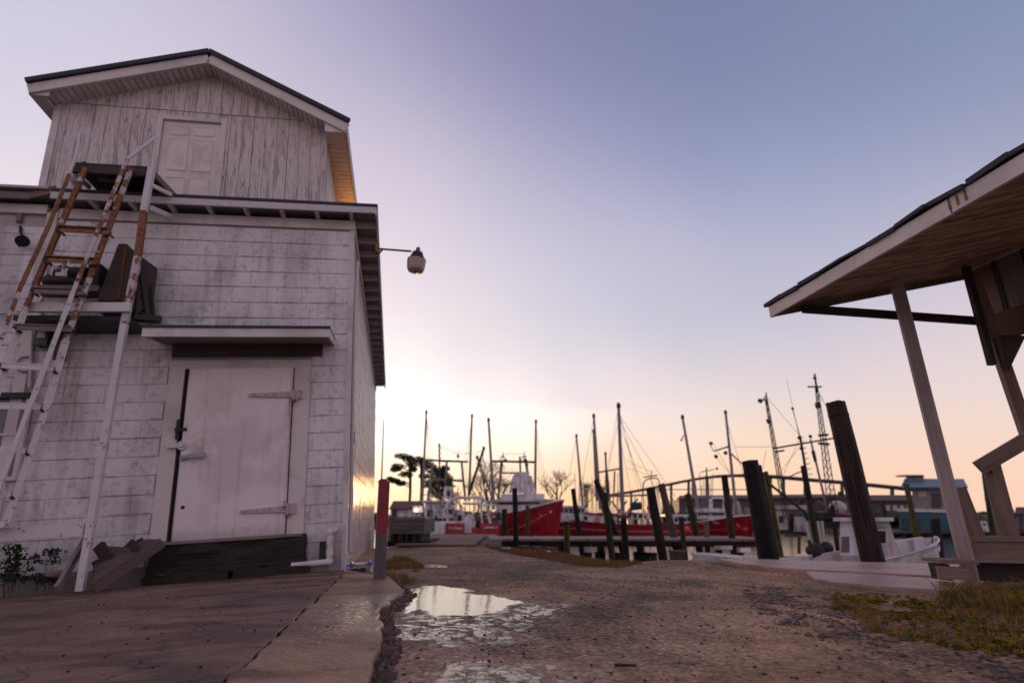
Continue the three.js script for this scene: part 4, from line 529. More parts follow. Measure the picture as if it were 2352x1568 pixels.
// broken wooden frame and boards leaning by the door
{
  const t = localThing('wooden_ramp', 'broken wooden ramp frame tipped against the door sill', 'ramp'), Q = F;
  part(t, 'side_board', beam(Q(213, 1352, 0.62), Q(372, 1246, 0.3), 0.035, 0.1), M.rampBoard); part(t, 'side_board', beam(Q(212, 1300, 0.36), Q(330, 1242, 0.18), 0.035, 0.08), M.darkWood);
  part(t, 'deck_board', slab([Q(214, 1340, 0.6), Q(300, 1285, 0.42), Q(270, 1272, 0.3), Q(212, 1305, 0.38)], V3(0.01, 0.02, 0)), M.rampBoard); part(t, 'deck_board', slab([Q(300, 1285, 0.42), Q(365, 1243, 0.3), Q(330, 1243, 0.2), Q(272, 1271, 0.3)], V3(0.01, 0.02, 0)), M.rampBoard);
  part(t, 'cross_board', beam(Q(230, 1262, 0.3), Q(300, 1266, 0.32), 0.035, 0.07), M.rampBoard); part(t, 'cross_board', beam(Q(226, 1252, 0.3), Q(250, 1290, 0.34), 0.05, 0.1), M.darkWood); part(t, 'cross_board', beam(Q(296, 1246, 0.3), Q(318, 1280, 0.36), 0.035, 0.09), M.darkWood);
  const s = localThing('leaning_plank', 'thin bare plank leaning against the wall left of the ladder post', 'plank'); part(s, 'plank', beam(Q(130, 1354, 0.62), Q(196, 1238, 0.15), 0.035, 0.09), M.greyBoard); part(s, 'dark_edge', beam(Q(150, 1312, 0.5), Q(202, 1232, 0.12), 0.03, 0.03), M.darkWood);
  const st = localThing('pale_block', 'pale broken block lying in the weeds under the leaning plank', 'block'); part(st, 'block', new THREE.IcosahedronGeometry(0.085, 1).scale(1.25, 0.4, 0.7).translate(Q(130, 1318, 0.35).x, Q(130, 1318, 0.35).y, 0.35), M.paleWood);
}

// ---------------------------------------------------------------- shelter at the right
{
  const ZA = 5.46, A = W(1772, 716, ZA), B = W(2352, 380, 2.9), dir = B.clone().sub(A).setY(0).normalize(), eh = A.y, C0 = A.clone().addScaledVector(dir, 4.6), rise = 0.235;
  const side = V3(-dir.z, 0, dir.x); if (side.x < 0) side.negate();       // from the eave into the shelter
  const rp = (s, k, dy = 0) => A.clone().addScaledVector(dir, s).addScaledVector(side, k).add(V3(0, k * rise + dy, 0));
  const t = thing('wooden_shelter', 'open weathered wooden shelter with shingle roof, posts and low bench at the harbour edge', 'shelter', V3(4.4, 0, -5.2));
  const roof = part(t, 'roof_deck', [slab([rp(0, 0.02, 0.02), rp(4.6, 0.02, 0.02), rp(4.6, 3, 0.02), rp(0, 3, 0.02)], V3(0, 0.025, 0))], M.ply);
  for (let i = 0; i < 5; i++) part(roof, 'sheathing_board', slab([rp(0.01, 0.03 + i * 0.55, 0.012), rp(4.6, 0.03 + i * 0.55, 0.012), rp(4.6, 0.57 + i * 0.55, 0.012), rp(0.01, 0.57 + i * 0.55, 0.012)], V3(0, 0.008, 0)), M.ply);
  part(roof, 'fascia', beam(rp(-0.01, 0.0, 0.0), rp(2.1, 0.0, 0.0), 0.03, 0.115), M.trim); part(roof, 'fascia', beam(rp(2.115, 0.0, 0.004), rp(4.6, 0.0, 0.004), 0.03, 0.115), M.trim);
  part(roof, 'rake_board', beam(rp(0, 0.0, -0.01), rp(0, 3, -0.01), 0.03, 0.09), M.brownBoard);
  for (let k = 0; k < 18; k++) { const lift = rr(0, 0.03), s0 = k * 0.29 + rr(-0.02, 0.01) - 0.06; for (let c = 0; c < 3; c++) part(roof, 'shingle', slab([rp(s0, -0.045 + c * 0.14 + rr(0, .01), 0.062 + lift), rp(s0 + 0.282, -0.045 + c * 0.14 + rr(-0.012, .012), 0.06 + rr(0, 0.03)), rp(s0 + 0.282, 0.3 + c * 0.14, 0.052 + c * 0.002), rp(s0, 0.3 + c * 0.14, 0.052 + c * 0.002)], V3(0, 0.02 + rr(0, .018), 0)), M.roofDark); }
  part(roof, 'shingle_field', slab([rp(-0.03, 0.4, 0.048), rp(4.6, 0.4, 0.048), rp(4.6, 3, 0.048), rp(-0.03, 3, 0.048)], V3(0, 0.02, 0)), M.roofDark, { kind: 'stuff' });
  for (let i = 0; i < 3; i++) part(roof, 'nail_strip', slab([rp(2.1 + i * 0.06, -0.017, -0.02), rp(2.116 + i * 0.06, -0.017, -0.02), rp(2.116 + i * 0.06, -0.017, 0.05), rp(2.1 + i * 0.06, -0.017, 0.05)], V3(-0.004, 0, 0)), M.rust);
  // front post, doubled in its lower half
  const p0 = W(2237, 1352, 5.22), p1 = W(2060, 650, 5.26); p0.y = -0.02; part(t, 'post', beam(p0, p1, 0.105, 0.1, V3(-0.5, 0, 1)), M.postWood);
  const q0 = W(2290, 1352, 5.34), q1 = W(2200, 1120, 5.38); q0.y = -0.02; part(t, 'post', beam(q0, q1, 0.1, 0.09, V3(0, 0, 1)), M.brownBoard);
  part(t, 'tie_beam', beam(W(1845, 709, 5.44), W(2262, 738, 5.5), 0.06, 0.075), M.darkWood);
  // boarded upper wall and its header
  const toPx = (p) => { const y = p.y - EYE, d = y * sP - p.z * cP; return 1176 + FOC * p.x / d; }; let ks = 1.4; while (toPx(rp(0.02, ks)) < 2217 && ks < 4) ks += 0.01; const wt = rp(0.02, ks).y, wallP = (s, y) => { const p = rp(s, ks); p.y = y; return p; };
  for (let i = 0; i < 9; i++) { const s0 = 0.05 + i * 0.31; part(t, 'wall_board', beam(wallP(s0 + 0.15, eh - 0.08).lerp(wallP(s0 + 0.15, wt), 0), wallP(s0 + 0.15, wt), 0.298, 0.022, side), i % 2 ? M.greyBoard : M.brownBoard); part(t, 'wall_batten', beam(wallP(s0, eh - 0.05), wallP(s0, wt), 0.05, 0.04, side), M.darkWood); }
  const hy = W(2290, 735, 5.3).y; part(t, 'header', beam(wallP(0.12, hy + 0.02), wallP(3.2, hy + 0.02), 0.06, 0.28), M.beamRed);
  part(t, 'post', beam(W(2479, 1341, 5.4), W(2238, 640, 5.42), 0.095, 0.1, V3(-0.4, 0, 1)), M.brownBoard); part(t, 'post_trim', beam(W(2280, 838, 5.34), W(2219, 612, 5.34), 0.06, 0.055, V3(0, 0, 1)), M.darkWood);
  part(t, 'knee_brace', slab([W(2296, 770, 5.3), W(2358, 770, 5.3), W(2318, 852, 5.3)], V3(0, 0, -0.05)), M.darkWood);
  // hand rail bracket at the right
  part(t, 'arm_rail', beam(W(2250, 1074, 5.3), W(2400, 985, 5.1), 0.1, 0.12), M.brownBoard); part(t, 'rail_post', beam(W(2278, 1068, 5.3), W(2322, 1232, 5.35), 0.095, 0.1, V3(0, 0, 1)), M.brownBoard);
  part(t, 'rail_post', beam(W(2270, 1090, 6.6), W(2302, 1232, 6.6), 0.05, 0.06, V3(0, 0, 1)), M.greyBoard);
  // low bench and step
  const b0 = W(2222, 1236, 5.35); part(t, 'bench_top', [beam(b0, b0.clone().add(V3(2.2, 0, 0.5)), 0.3, 0.04)], M.brownBoard); part(t, 'bench_front', [beam(W(2236, 1263, 5.25), W(2236, 1263, 5.25).add(V3(2.2, 0, 0.5)), 0.03, 0.16)], M.brownBoard);
  part(t, 'bench_ledge', beam(W(2232, 1287, 5.22), W(2232, 1287, 5.22).add(V3(2.2, 0, 0.5)), 0.12, 0.025), M.greyBoard); part(t, 'bench_skirt', beam(W(2232, 1311, 5.3), W(2232, 1311, 5.3).add(V3(2.2, 0, 0.5)), 0.03, 0.16), M.darkWood);
  part(t, 'step_top', beam(W(2140, 1286, 5.15), W(2225, 1289, 5.1), 0.3, 0.03), M.brownBoard); part(t, 'step_front', beam(W(2154, 1314, 5.0), W(2226, 1317, 4.98), 0.03, 0.1), M.brownBoard);
  part(t, 'step_leg', beam(W(2175, 1336, 5.06), W(2178, 1362, 5.06), 0.09, 0.05, V3(0, 0, 1)), M.brownBoard); part(t, 'step_leg', beam(W(2156, 1294, 5.12), W(2166, 1330, 5.12), 0.04, 0.2, V3(0, 0, 1)), M.darkWood);
  part(t, 'kick_board', beam(W(2305, 1346, 5.0), W(2500, 1352, 4.6), 0.03, 0.06), M.greyBoard);
}

// ---------------------------------------------------------------- dock and pilings
{
  const y = 0.02, z0 = -14.4, z1 = -16.3, x0 = W(1128, 1230, 15).x, x1 = W(1745, 1230, 15).x;
  const d = thing('wooden_dock', 'long low wooden dock on piles across the middle of the harbour', 'dock', V3(x0, 0, z0)), D = part(d, 'deck', box(x0, x1, y - 0.1, y - 0.05, z1, z0 - 0.03), M.darkWood);
  const n = 62; for (let i = 0; i < n; i++) { const a = mix(x0, x1, i / n); part(D, 'plank', box(a + 0.004, mix(x0, x1, (i + 1) / n) - 0.004, y - 0.049, y + rr(-0.006, 0.008), z1, z0 + rr(-0.03, 0.04), true), M.paleWood); }
  for (const [h0, h1] of [[0, 0.36], [0.361, 0.71], [0.711, 1]]) part(d, 'stringer', box(mix(x0, x1, h0), mix(x0, x1, h1) - 0.01, y - 0.175, y - 0.055, z0 - 0.1, z0 - 0.02), M.pile);
  part(d, 'stringer', box(x0, x1, y - 0.2, y - 0.102, z1 + 0.1, z1 + 0.2), M.darkWood);
  const W4 = (px, w, top, name, m) => part(d, name, cyl(W(px, 1300, 14.6).setY(WATER - 0.8), W(px, 1300, 14.6).setY(top), w, w, 10), m);
  for (const px of [1225, 1260, 1350, 1420, 1500, 1640, 1700]) W4(px, 0.12, -0.3, 'dock_pile', M.pile);
  for (const px of [1190, 1290, 1380, 1470, 1560, 1650]) part(d, 'dock_pile', cyl(W(px, 1250, 16.9).setY(WATER - 0.8), W(px, 1250, 16.9).setY(-0.1), 0.11, 0.11, 8), M.pile);
}
function piling(label, px0, py0, px1, py1, wpx, z, m, opt = {}) {
  const a = W(px0, py0, z), b = W(px1, py1, z), r = wpx / 2 * z / FOC, d = b.clone().sub(a).normalize(), foot = a.clone().addScaledVector(d, (WATER - 0.7 - a.y) / d.y), o = thing('piling', label, 'piling', foot.clone(), 'pilings along the dock and harbour edge');
  const splitAt = opt.split ?? 1, mid = a.clone().lerp(b, splitAt), rt = r * (opt.taper ?? 0.85);
  const sd = px0 * 0.37 % 7; if (splitAt < 1) { part(o, 'shaft', worn(foot, mid, r, mix(r, rt, splitAt), sd, 0), m); part(o, 'upper_shaft', worn(mid.clone().addScaledVector(d, -r * 0.5), b, mix(r, rt, splitAt) * 1.01, rt, sd, opt.rag ?? 0.35), opt.top); } else part(o, 'shaft', worn(foot, b, r, rt, sd, opt.rag ?? 0.35, 22, 18), m);
  part(o, 'iron_band', new THREE.TorusGeometry(rt * 1.08, rt * 0.05, 5, 16).rotateX(Math.PI / 2).applyQuaternion(new THREE.Quaternion().setFromUnitVectors(UP, d)).translate(...b.clone().addScaledVector(d, -rt * 1.6).toArray()), M.darkIron); return o;
}
piling('tallest thick dark piling leaning left, right of the lattice masts', 2008, 1296, 1919, 922, 56, 8.0, M.pileBig, { taper: 0.72, rag: 0.1 });
piling('thick dark piling with split top at the end of the dock', 1766, 1290, 1722, 1058, 58, 8.6, M.pile, { taper: 0.6 });
piling('slim dark piling pressed against the thick split-topped one', 1776, 1290, 1738, 1068, 30, 8.75, M.pile, { taper: 0.62 });
piling('black piling standing before the red bow of the trawler', 1186, 1258, 1182, 1120, 13, 14.2, M.pile);
piling('short dark piling against the red hull right of the black one', 1212, 1232, 1211, 1160, 10, 17.5, M.pileBrown);
piling('short green piling stub between red transom and black piling', 1160, 1232, 1158, 1169, 14, 17.6, M.algae);
piling('bright green short piling at the right end of the red bow', 1304, 1292, 1302, 1204, 14, 13.2, M.algaeBright);
piling('black piling before the white wheelhouse windows', 1331, 1230, 1316, 1122, 12, 17, M.pile, { split: 0.5, top: M.pile });
piling('dark piling leaning steeply left, crossing behind a green one', 1417, 1230, 1368, 1100, 14, 16.8, M.pile);
piling('green piling under the top of the steeply leaning dark one', 1409, 1300, 1388, 1131, 15, 13.4, M.algae);
piling('short black piling before the white deckhouse letters', 1440, 1300, 1432, 1190, 17, 13.6, M.pile);
piling('tall thick black piling with slanted cap mid-dock', 1526, 1298, 1494, 1118, 22, 13.3, M.pile);
piling('dark brown piling close behind the thick black mid-dock one', 1547, 1230, 1519, 1110, 18, 15.5, M.pileBrown);
piling('short mossy piling left of the white workboat transom', 1576, 1292, 1564, 1187, 13, 13, M.algae);
piling('green piling left of the bow-on red boat', 1600, 1232, 1579, 1133, 15, 16.6, M.algae, { taper: 0.9 });
piling('short pale piling in front of the bow-on red boat', 1625, 1252, 1622, 1197, 12, 15.2, M.pilePale);
piling('tall piling black above and green below before the red boat', 1686, 1268, 1664, 1091, 16, 14.6, M.algae, { split: 0.78, top: M.pile });
piling('yellow-green piling behind the thick split-topped piling', 1780, 1200, 1758, 1082, 13, 19, M.algaeBright);
piling('dark green piling before the lattice mast boat', 1868, 1200, 1845, 1069, 14, 19, M.algae, { split: 0.4, top: M.pile });
piling('green piling left of the tallest dark piling', 1945, 1200, 1931, 1128, 13, 26, M.algaeBright);
piling('small dark green piling right of the tallest piling', 2036, 1200, 2026, 1149, 12, 27, M.algae);
piling('yellow-green piling before the teal building', 2105, 1225, 2082, 1111, 13, 28, M.algaeBright);
piling('black piling stub below the teal building', 2156, 1262, 2148, 1190, 20, 26, M.pile);
piling('dark green piling under the rail bracket of the shelter', 2284, 1240, 2263, 1086, 14, 20, M.algae, { split: 0.6, top: M.net });
piling('mossy post left of the shelter post in the far water', 2016, 1236, 2010, 1196, 8, 30, M.pileBrown);
{
  const stubs = [[1232, 1258, 24, 'leftmost of the cut brown pile stubs under the dock'], [1262, 1260, 22, 'middle one of the cut brown pile stubs under the dock'], [1204, 1256, 26, 'brown pile stub nearest the pale timber end']];
  for (const [px, py, w, l] of stubs) { const p = W(px, py - 2, 12.2), o = thing('pile_stub', l, 'pile stub', p.clone().setY(WATER - 0.5), 'cut pile stubs'); part(o, 'shaft', cyl(p.clone().setY(WATER - 0.5), p, w / 2 * 12.2 / FOC, w / 2.1 * 12.2 / FOC, 12), M.pileBrown); part(o, 'cut_top', cyl(p, p.clone().add(V3(0, 0.012, 0)), w / 2.2 * 12.2 / FOC, w / 2.4 * 12.2 / FOC, 12), M.pileTop); }
  for (const [px, w, l] of [[1381, 23, 'left black square fender block in the bright water'], [1474, 30, 'right black square fender block in the bright water']]) { const z = 15.2, a = W(px - w / 2, 1268, z), b = W(px + w / 2, 1310, z), o = thing('fender_block', l, 'fender', V3(a.x, b.y, -z), 'black blocks under the dock'); part(o, 'block', [box(a.x, b.x, b.y - 0.6, a.y, -z - 0.25, -z)], M.pile); part(o, 'strap', [box(a.x - 0.01, b.x + 0.01, mix(a.y, b.y, 0.45), mix(a.y, b.y, 0.6), -z - 0.26, -z + 0.01)], M.black); }
  const z = 12.4, a = W(1540, 1268, z), b = W(1577, 1310, z), o = thing('fender_board', 'broad brown fender board between thick black and mossy pilings', 'fender', V3(a.x, b.y, -z)); part(o, 'board', box(a.x, b.x, b.y - 0.5, a.y, -z - 0.1, -z, true), M.pileBrown); part(o, 'cap', box(a.x - 0.02, b.x + 0.02, a.y, a.y + 0.04, -z - 0.12, -z + 0.02), M.pileTop);
}
// ramp of planks down to the dock, and its end timber
{
  const o = thing('plank_ramp', 'flat brown plank ramp between the road and the trawler sterns', 'ramp', V3(-1.6, 0, -14)); for (let i = 0; i < 26; i++) { const z = -11.5 - i * 0.22; part(o, 'plank', box(-2.26 + rr(-.02, .02), -0.72 + rr(-.04, .04), 0.012, 0.04 + rr(0, 0.012), z - 0.212, z), M.brownBoard); } part(o, 'bearer', [box(-2.2, -2.1, -0.1, 0.011, -17.2, -11.5), box(-0.9, -0.8, -0.1, 0.011, -17.2, -11.5)], M.darkWood);
  const e = thing('timber_curb', 'pale weathered timber end beside the plank ramp', 'timber', W(1135, 1248, 11.8)); part(e, 'timber', beam(W(1127, 1236, 13), W(1140, 1249, 11.2), 0.2, 0.16), M.paleWood); part(e, 'support', beam(W(1132, 1250, 12.2).add(V3(0, -.05, 0)), W(1142, 1254, 11.3).add(V3(0, -.02, 0)), 0.22, 0.1), M.darkWood);
  // weathered bin on dark blocks
  const z = 12.0, a = W(897, 1226, z), b = W(976, 1190, z), t = thing('wooden_bin', 'weathered grey wooden bin on dark blocks beside the plank ramp', 'bin', V3(a.x, 0, -z));
  for (let i = 0; i < 4; i++) part(t, 'side_board', box(a.x, b.x, mix(a.y, b.y, i / 4) + 0.004, mix(a.y, b.y, (i + 1) / 4) - 0.004, -z - 0.04, -z + rr(0, 0.01)), mat(0.22, 0.19, 0.165, { map: tWood, bumpMap: tWoodB, bumpScale: 0.004 }));
  part(t, 'body', box(a.x, b.x, a.y, b.y - 0.02, -z - 1.6, -z - 0.045), M.greyPost); part(t, 'corner_post', box(a.x - 0.06, a.x - 0.002, a.y - 0.25, b.y + 0.06, -z - 0.06, -z + 0.02, true), M.paleWood); part(t, 'rim', box(a.x, b.x, b.y + 0.001, b.y + 0.03, -z - 0.1, -z + 0.02), M.paleWood);
  for (let i = 0; i < 5; i++) part(t, 'support_block', box(mix(a.x, b.x, (i + rr(0, 0.15)) / 5), mix(a.x, b.x, (i + rr(0.5, 0.85)) / 5), -0.02, a.y - 0.002, -z - 1.3, -z - 0.03), M.darkWood); part(t, 'bearer', box(a.x - 0.05, b.x + 0.12, -0.02, 0.08, -z - 1.5, -z + 0.04), M.pile);
}
// post with the red top at the corner
{
  const z = 5.5, a = G(871, 1341, -0.01), b = W(882, 1107, -a.z), o = thing('red_topped_post', 'square grey post with a red painted top beside the building corner', 'post', a.clone()), m = W(876, 1226, -a.z);
  const u = V3(0.3, 0, 1).normalize(); part(o, 'shaft', beam(a, m, 0.1, 0.098, u), M.greyPost); part(o, 'red_top', beam(m, b, 0.1005, 0.0985, u), M.redPaint); part(o, 'top_chamfer', new THREE.CylinderGeometry(0.035, 0.07, 0.03, 4).rotateY(Math.PI / 4 - 0.3).translate(b.x, b.y + 0.014, b.z), M.redPaint);
}

// ---------------------------------------------------------------- boats
function boat(name, label, px, z, yawDeg, cat = 'boat') {
  const p = W(px, 1200, z); p.y = WATER; const o = new THREE.Group(); o.name = numbered(name); o.position.copy(p); o.rotation.y = yawDeg * Math.PI / 180; o.userData = { label, category: cat }; scene.add(o); o.updateMatrixWorld(true); origin.set(o, V3(0, 0, 0));
  const inv = o.matrixWorld.clone().invert(), px2 = z / FOC;
  return { o, z, px: px2, P: (x, y, dz = 0) => W(x, y, z + dz).applyMatrix4(inv), part: (n, g, m, e) => part(o, n, g, m, e) };
}
function hullShape({ L, B, bow, mid, stern, rake = 0.1, tw = 0.85, draft = 0.5 }) {
  const half = (t) => t < 0.45 ? B / 2 * mix(tw, 1, smooth(0, 0.45, t)) : B / 2 * Math.sqrt(Math.max(0.0004, 1 - Math.pow((t - 0.45) / 0.55, 2.3)));
  const sheer = (t) => t < 0.4 ? mix(stern, mid, smooth(0, 0.4, t)) : mix(mid, bow, Math.pow((t - 0.4) / 0.6, 1.7)), wl = (t) => mix(0.86, 0.3, smooth(0.35, 1, t));
  const pt = (t, s, k, out = 0) => { const y = mix(-draft, sheer(t), k), w = half(t) * mix(wl(t), 1, Math.pow(Math.max(0, k), 0.8)) + out; return V3(L * (t - 0.5) + L * rake * Math.pow(t, 3) * k, y, s * w); };
  const band = (k0, k1, out = 0, t0 = 0, t1 = 1, n = 28) => { const pos = [], q = (a, b, c, d) => [a, b, c, a, c, d].forEach((p) => pos.push(p.x, p.y, p.z)), m = 5; for (const s of [-1, 1]) for (let i = 0; i < n; i++) for (let j = 0; j < m; j++) { const ta = mix(t0, t1, i / n), tb = mix(t0, t1, (i + 1) / n), ka = mix(k0, k1, j / m), kb = mix(k0, k1, (j + 1) / m); q(pt(ta, s, ka, out), pt(tb, s, ka, out), pt(tb, s, kb, out), pt(ta, s, kb, out)); } if (t0 === 0) for (let j = 0; j < m; j++) { const ka = mix(k0, k1, j / m), kb = mix(k0, k1, (j + 1) / m), f = (s, k) => pt(0, s, k, out).add(V3(-out, 0, 0)); q(f(-1, ka), f(1, ka), f(1, kb), f(-1, kb)); } const g = new THREE.BufferGeometry(); g.setAttribute('position', new THREE.Float32BufferAttribute(pos, 3)); g.computeVertexNormals(); return boxUV(g); };
  const deck = (k = 0.86) => { const pos = []; for (let i = 0; i < 24; i++) { const a = i / 24, b = (i + 1) / 24, p = [pt(a, -1, k), pt(b, -1, k), pt(b, 1, k), pt(a, 1, k)]; [0, 1, 2, 0, 2, 3].forEach((j) => pos.push(p[j].x, p[j].y, p[j].z)); } const g = new THREE.BufferGeometry(); g.setAttribute('position', new THREE.Float32BufferAttribute(pos, 3)); g.computeVertexNormals(); return boxUV(g); };
  const rail = (r, t0 = 0, t1 = 1) => [-1, 1].map((s) => tube(range(t0, t1, 20).map((t) => pt(t, s, 1, 0.02)), r, 5, 40));
  return { pt, band, deck, rail, sheer };
}
// a house: prism with window panes set into its sides
const house = (b, name, x0, x1, y0, y1, z0, z1, m) => b.part(name, box(x0, x1, y0, y1, z0, z1), m);
function mastPole(b, name, p0, p1, wpx, m = M.mast, tip = true) { const r = wpx / 2 * b.px; const o = b.part(name, [cyl(p0, p1, r, r * 0.7, 8)], m); if (tip) part(o, 'tip_block', [new THREE.IcosahedronGeometry(r * 1.25, 0).scale(0.9, 1.5, 0.9).translate(p1.x, p1.y, p1.z)], M.rig); return o; }
const wire = (b, pts, w = 0.7, name = 'rigging') => b.part(name, pts.slice(1).map((p, i) => cyl(pts[i], p, w * b.px, w * b.px, 4)), M.rig);
const bars = (a, c, n, h, d, s) => { const r = rng(s), g = [], dx = c.clone().sub(a); for (let i = 0; i < n; i++) { const t0 = (i + 0.12) / n, t1 = (i + 0.85) / n, p = a.clone().addScaledVector(dx, t0), q = a.clone().addScaledVector(dx, t1), k = r(); if (k < 0.12) continue; g.push(beam(p.clone().add(V3(0, h * (k - 0.5), 0)), q.clone().add(V3(0, h * (k - 0.5), 0)), d, h * (0.5 + 0.4 * k))); g.push(beam(p.clone().add(V3(0, -h * 0.5, 0)), p.clone().add(V3(0, h * 0.5, 0)), d, (t1 - t0) * dx.length() * 0.28, dx.clone().normalize())); } return g; };

// 1: white trawler, stern to the ramp
{
  const b = boat('trawler', 'white trawler with red transom moored stern-on beside the plank ramp, crowded mast frame', 1030, 68, 96), P = b.P, u = b.px;
  const h = hullShape({ L: 13, B: 112 * u, bow: 3.2, mid: 2.1, stern: 36 * u, tw: 0.98 });
  b.part('hull', [h.band(0.34, 1), h.rail(0.07)].flat(), M.boatWhite); b.part('lower_hull', h.band(0, 0.34, 0.01), M.boatOrange); b.part('deck', h.deck(), M.greyBoard);
  const tr = b.part('transom', [beam(P(1023, 1215, -6.6), P(1066, 1215, -6.6), 0.3, 22 * u)], M.boatRed); part(tr, 'name_letters', bars(P(1031, 1213, -6.9), P(1063, 1213, -6.9), 10, 4 * u, 0.04, 3), M.boatWhite);
  b.part('boot_stripe', beam(P(1020, 1226, -6.62), P(1088, 1226, -6.62), 0.3, 4 * u), M.boatMaroon);
  const wh = b.part('wheelhouse', [slab([P(976, 1190, 0), P(1040, 1190, 0), P(1040, 1155, 0), P(976, 1155, 0)], V3(5, 0, 0))], M.boatWhite); part(wh, 'roof', slab([P(968, 1153, -0.6), P(1043, 1153, -0.6), P(1043, 1149, -0.6), P(968, 1149, -0.6)], V3(6, 0, 0)), M.boatWhite);
  for (const [x0, x1, y0, y1] of [[981, 993, 1170, 1186], [1012, 1022, 1160, 1168], [1030, 1038, 1170, 1180]]) part(wh, 'window', slab([P(x0, y1, -0.05), P(x1, y1, -0.05), P(x1, y0, -0.05), P(x0, y0, -0.05)], V3(0.1, 0, 0)), M.window);
  b.part('stack', [slab([P(1020, 1146, 1), P(1037, 1146, 1), P(1037, 1117, 1), P(1020, 1117, 1)], V3(1, 0, 0))], M.boatWhite); b.part('exhaust', [cyl(P(1032, 1118, 1.4), P(1032, 1099, 1.4), 7.5 * u, 7.5 * u, 12)], M.black); b.part('vent', slab([P(1026, 1139, 0.9), P(1034, 1139, 0.9), P(1034, 1126, 0.9), P(1026, 1126, 0.9)], V3(0.2, 0, 0)), M.window);
  const g = b.part('gallows', [tube([P(1020, 1184, -4), P(1024, 1166, -4), P(1033, 1152, -4), P(1047, 1144, -4), P(1075, 1142.5, -4), P(1104, 1143, -4), P(1115, 1151, -4), P(1121, 1172, -4), P(1127, 1204, -4)], 3.2 * u, 7, 60)], M.boatWhite); part(g, 'leg', cyl(P(1027, 1160, -4), P(1028, 1204, -4), 3 * u, 3 * u, 8), M.boatWhite); part(g, 'leg', tube([P(1046, 1146, -4), P(1056, 1158, -4), P(1062, 1180, -4), P(1065, 1204, -4)], 2.6 * u, 7), M.boatWhite); part(g, 'cross_bar', cyl(P(1062, 1156, -4), P(1104, 1157, -4), 2.4 * u, 2.4 * u, 8), M.boatWhite);
  b.part('locker', slab([P(1067, 1224, -6.4), P(1089, 1224, -6.4), P(1089, 1186, -6.4), P(1067, 1186, -6.4)], V3(1.5, 0, 0)), M.boatWhite); b.part('net_drum', [cyl(P(1052, 1192, -3), P(1066, 1192, -3), 9 * u, 9 * u, 14)], M.darkIron);
  b.part('work_light', [cyl(P(1001, 1196, -5), P(1001, 1184, -5), 5 * u, 2.5 * u, 10)], M.black);
  const fr = mastPole(b, 'mast', P(1010, 1150, 2), P(1009, 1021, 2), 5, M.rig); for (let i = 0; i < 6; i++) part(fr, 'antenna', cyl(P(1009, 1026 + i * 5, 2), P(1004 + (i % 2) * 11, 1024 + i * 5.6, 2), 1.1 * u, 0.9 * u, 5), M.rig); part(fr, 'cross_bar', cyl(P(974, 1056, 2), P(1074, 1060, 2), 2.4 * u, 2.4 * u, 7), M.rig); for (const [a, c] of [[[994, 1061], [982, 1150]], [[1060, 1061], [1069, 1150]], [[1026, 1058], [1024, 1110]], [[990, 1100], [1066, 1104]]]) part(fr, 'strut', cyl(P(...a, 2), P(...c, 2), 2.6 * u, 3 * u, 7), M.mast); part(fr, 'lamp', [ball(P(1052, 1047, 2), 3.6 * u, 8, 6), cyl(P(1052, 1057, 2), P(1053, 1030, 2), 0.8 * u, 0.6 * u, 5)], M.rig);
  mastPole(b, 'outrigger', P(968, 1190, 0.5), P(979, 946, 0.5), 6); mastPole(b, 'outrigger', P(1077, 1150, 0.5), P(1084, 955, 0.5), 6);
  wire(b, [P(1009, 1024, 2), P(1052, 1042, 2), P(1084, 1040, 1)], 0.6); wire(b, [P(979, 1050, 1), P(1009, 1060, 2), P(1078, 1062, 1)], 0.6);
  for (let i = 0; i < 4; i++) wire(b, [P(979 + i * 0.4, 960, 0.5), P(985 + i * 9, 1150, 0)], 0.4); for (let i = 0; i < 3; i++) wire(b, [P(1084, 965, 0.5), P(1050 + i * 8, 1140, -3)], 0.4);
}
{ // gear on the sterns of the two trawlers
  const r = rng(301), b = boat('gear_pile', 'heap of hoses, nets and floats between the two trawler sterns', 1094, 64, 0, 'fishing gear'), P = b.P, u = b.px;
  b.part('net_heap', [[1088, 1200, 12], [1100, 1206, 10], [1078, 1206, 9]].map(([x, y, k]) => new THREE.IcosahedronGeometry(k * u, 2).scale(1.1, 0.8, 0.8).translate(...P(x, y, 0).toArray())), M.net);
  for (let i = 0; i < 9; i++) { const x = 1010 + r() * 125, y = 1168 + r() * 30; b.part('float', ball(P(x, y, -1), (1.6 + 1.6 * r()) * u, 8, 6), [M.buoy, M.cream, M.black, M.steel][i % 4]); }
  for (let i = 0; i < 26; i++) { const x = 978 + r() * 168, y = 1140 + r() * 40; b.part('pole', cyl(P(x, y + 20 + r() * 20, 0.5), P(x + (r() - 0.5) * 24, y - 10 - r() * 30, 0.5), 1.1 * u, 0.9 * u, 5), i % 3 ? M.mast : M.boatWhite); }
  for (let i = 0; i < 5; i++) b.part('rope', tube([P(1000 + i * 30, 1160, 0), P(1012 + i * 30, 1176 + 5 * r(), -0.5), P(1030 + i * 30, 1158 + 14 * r(), 0)], 0.6 * u, 4, 14), M.rig);
}
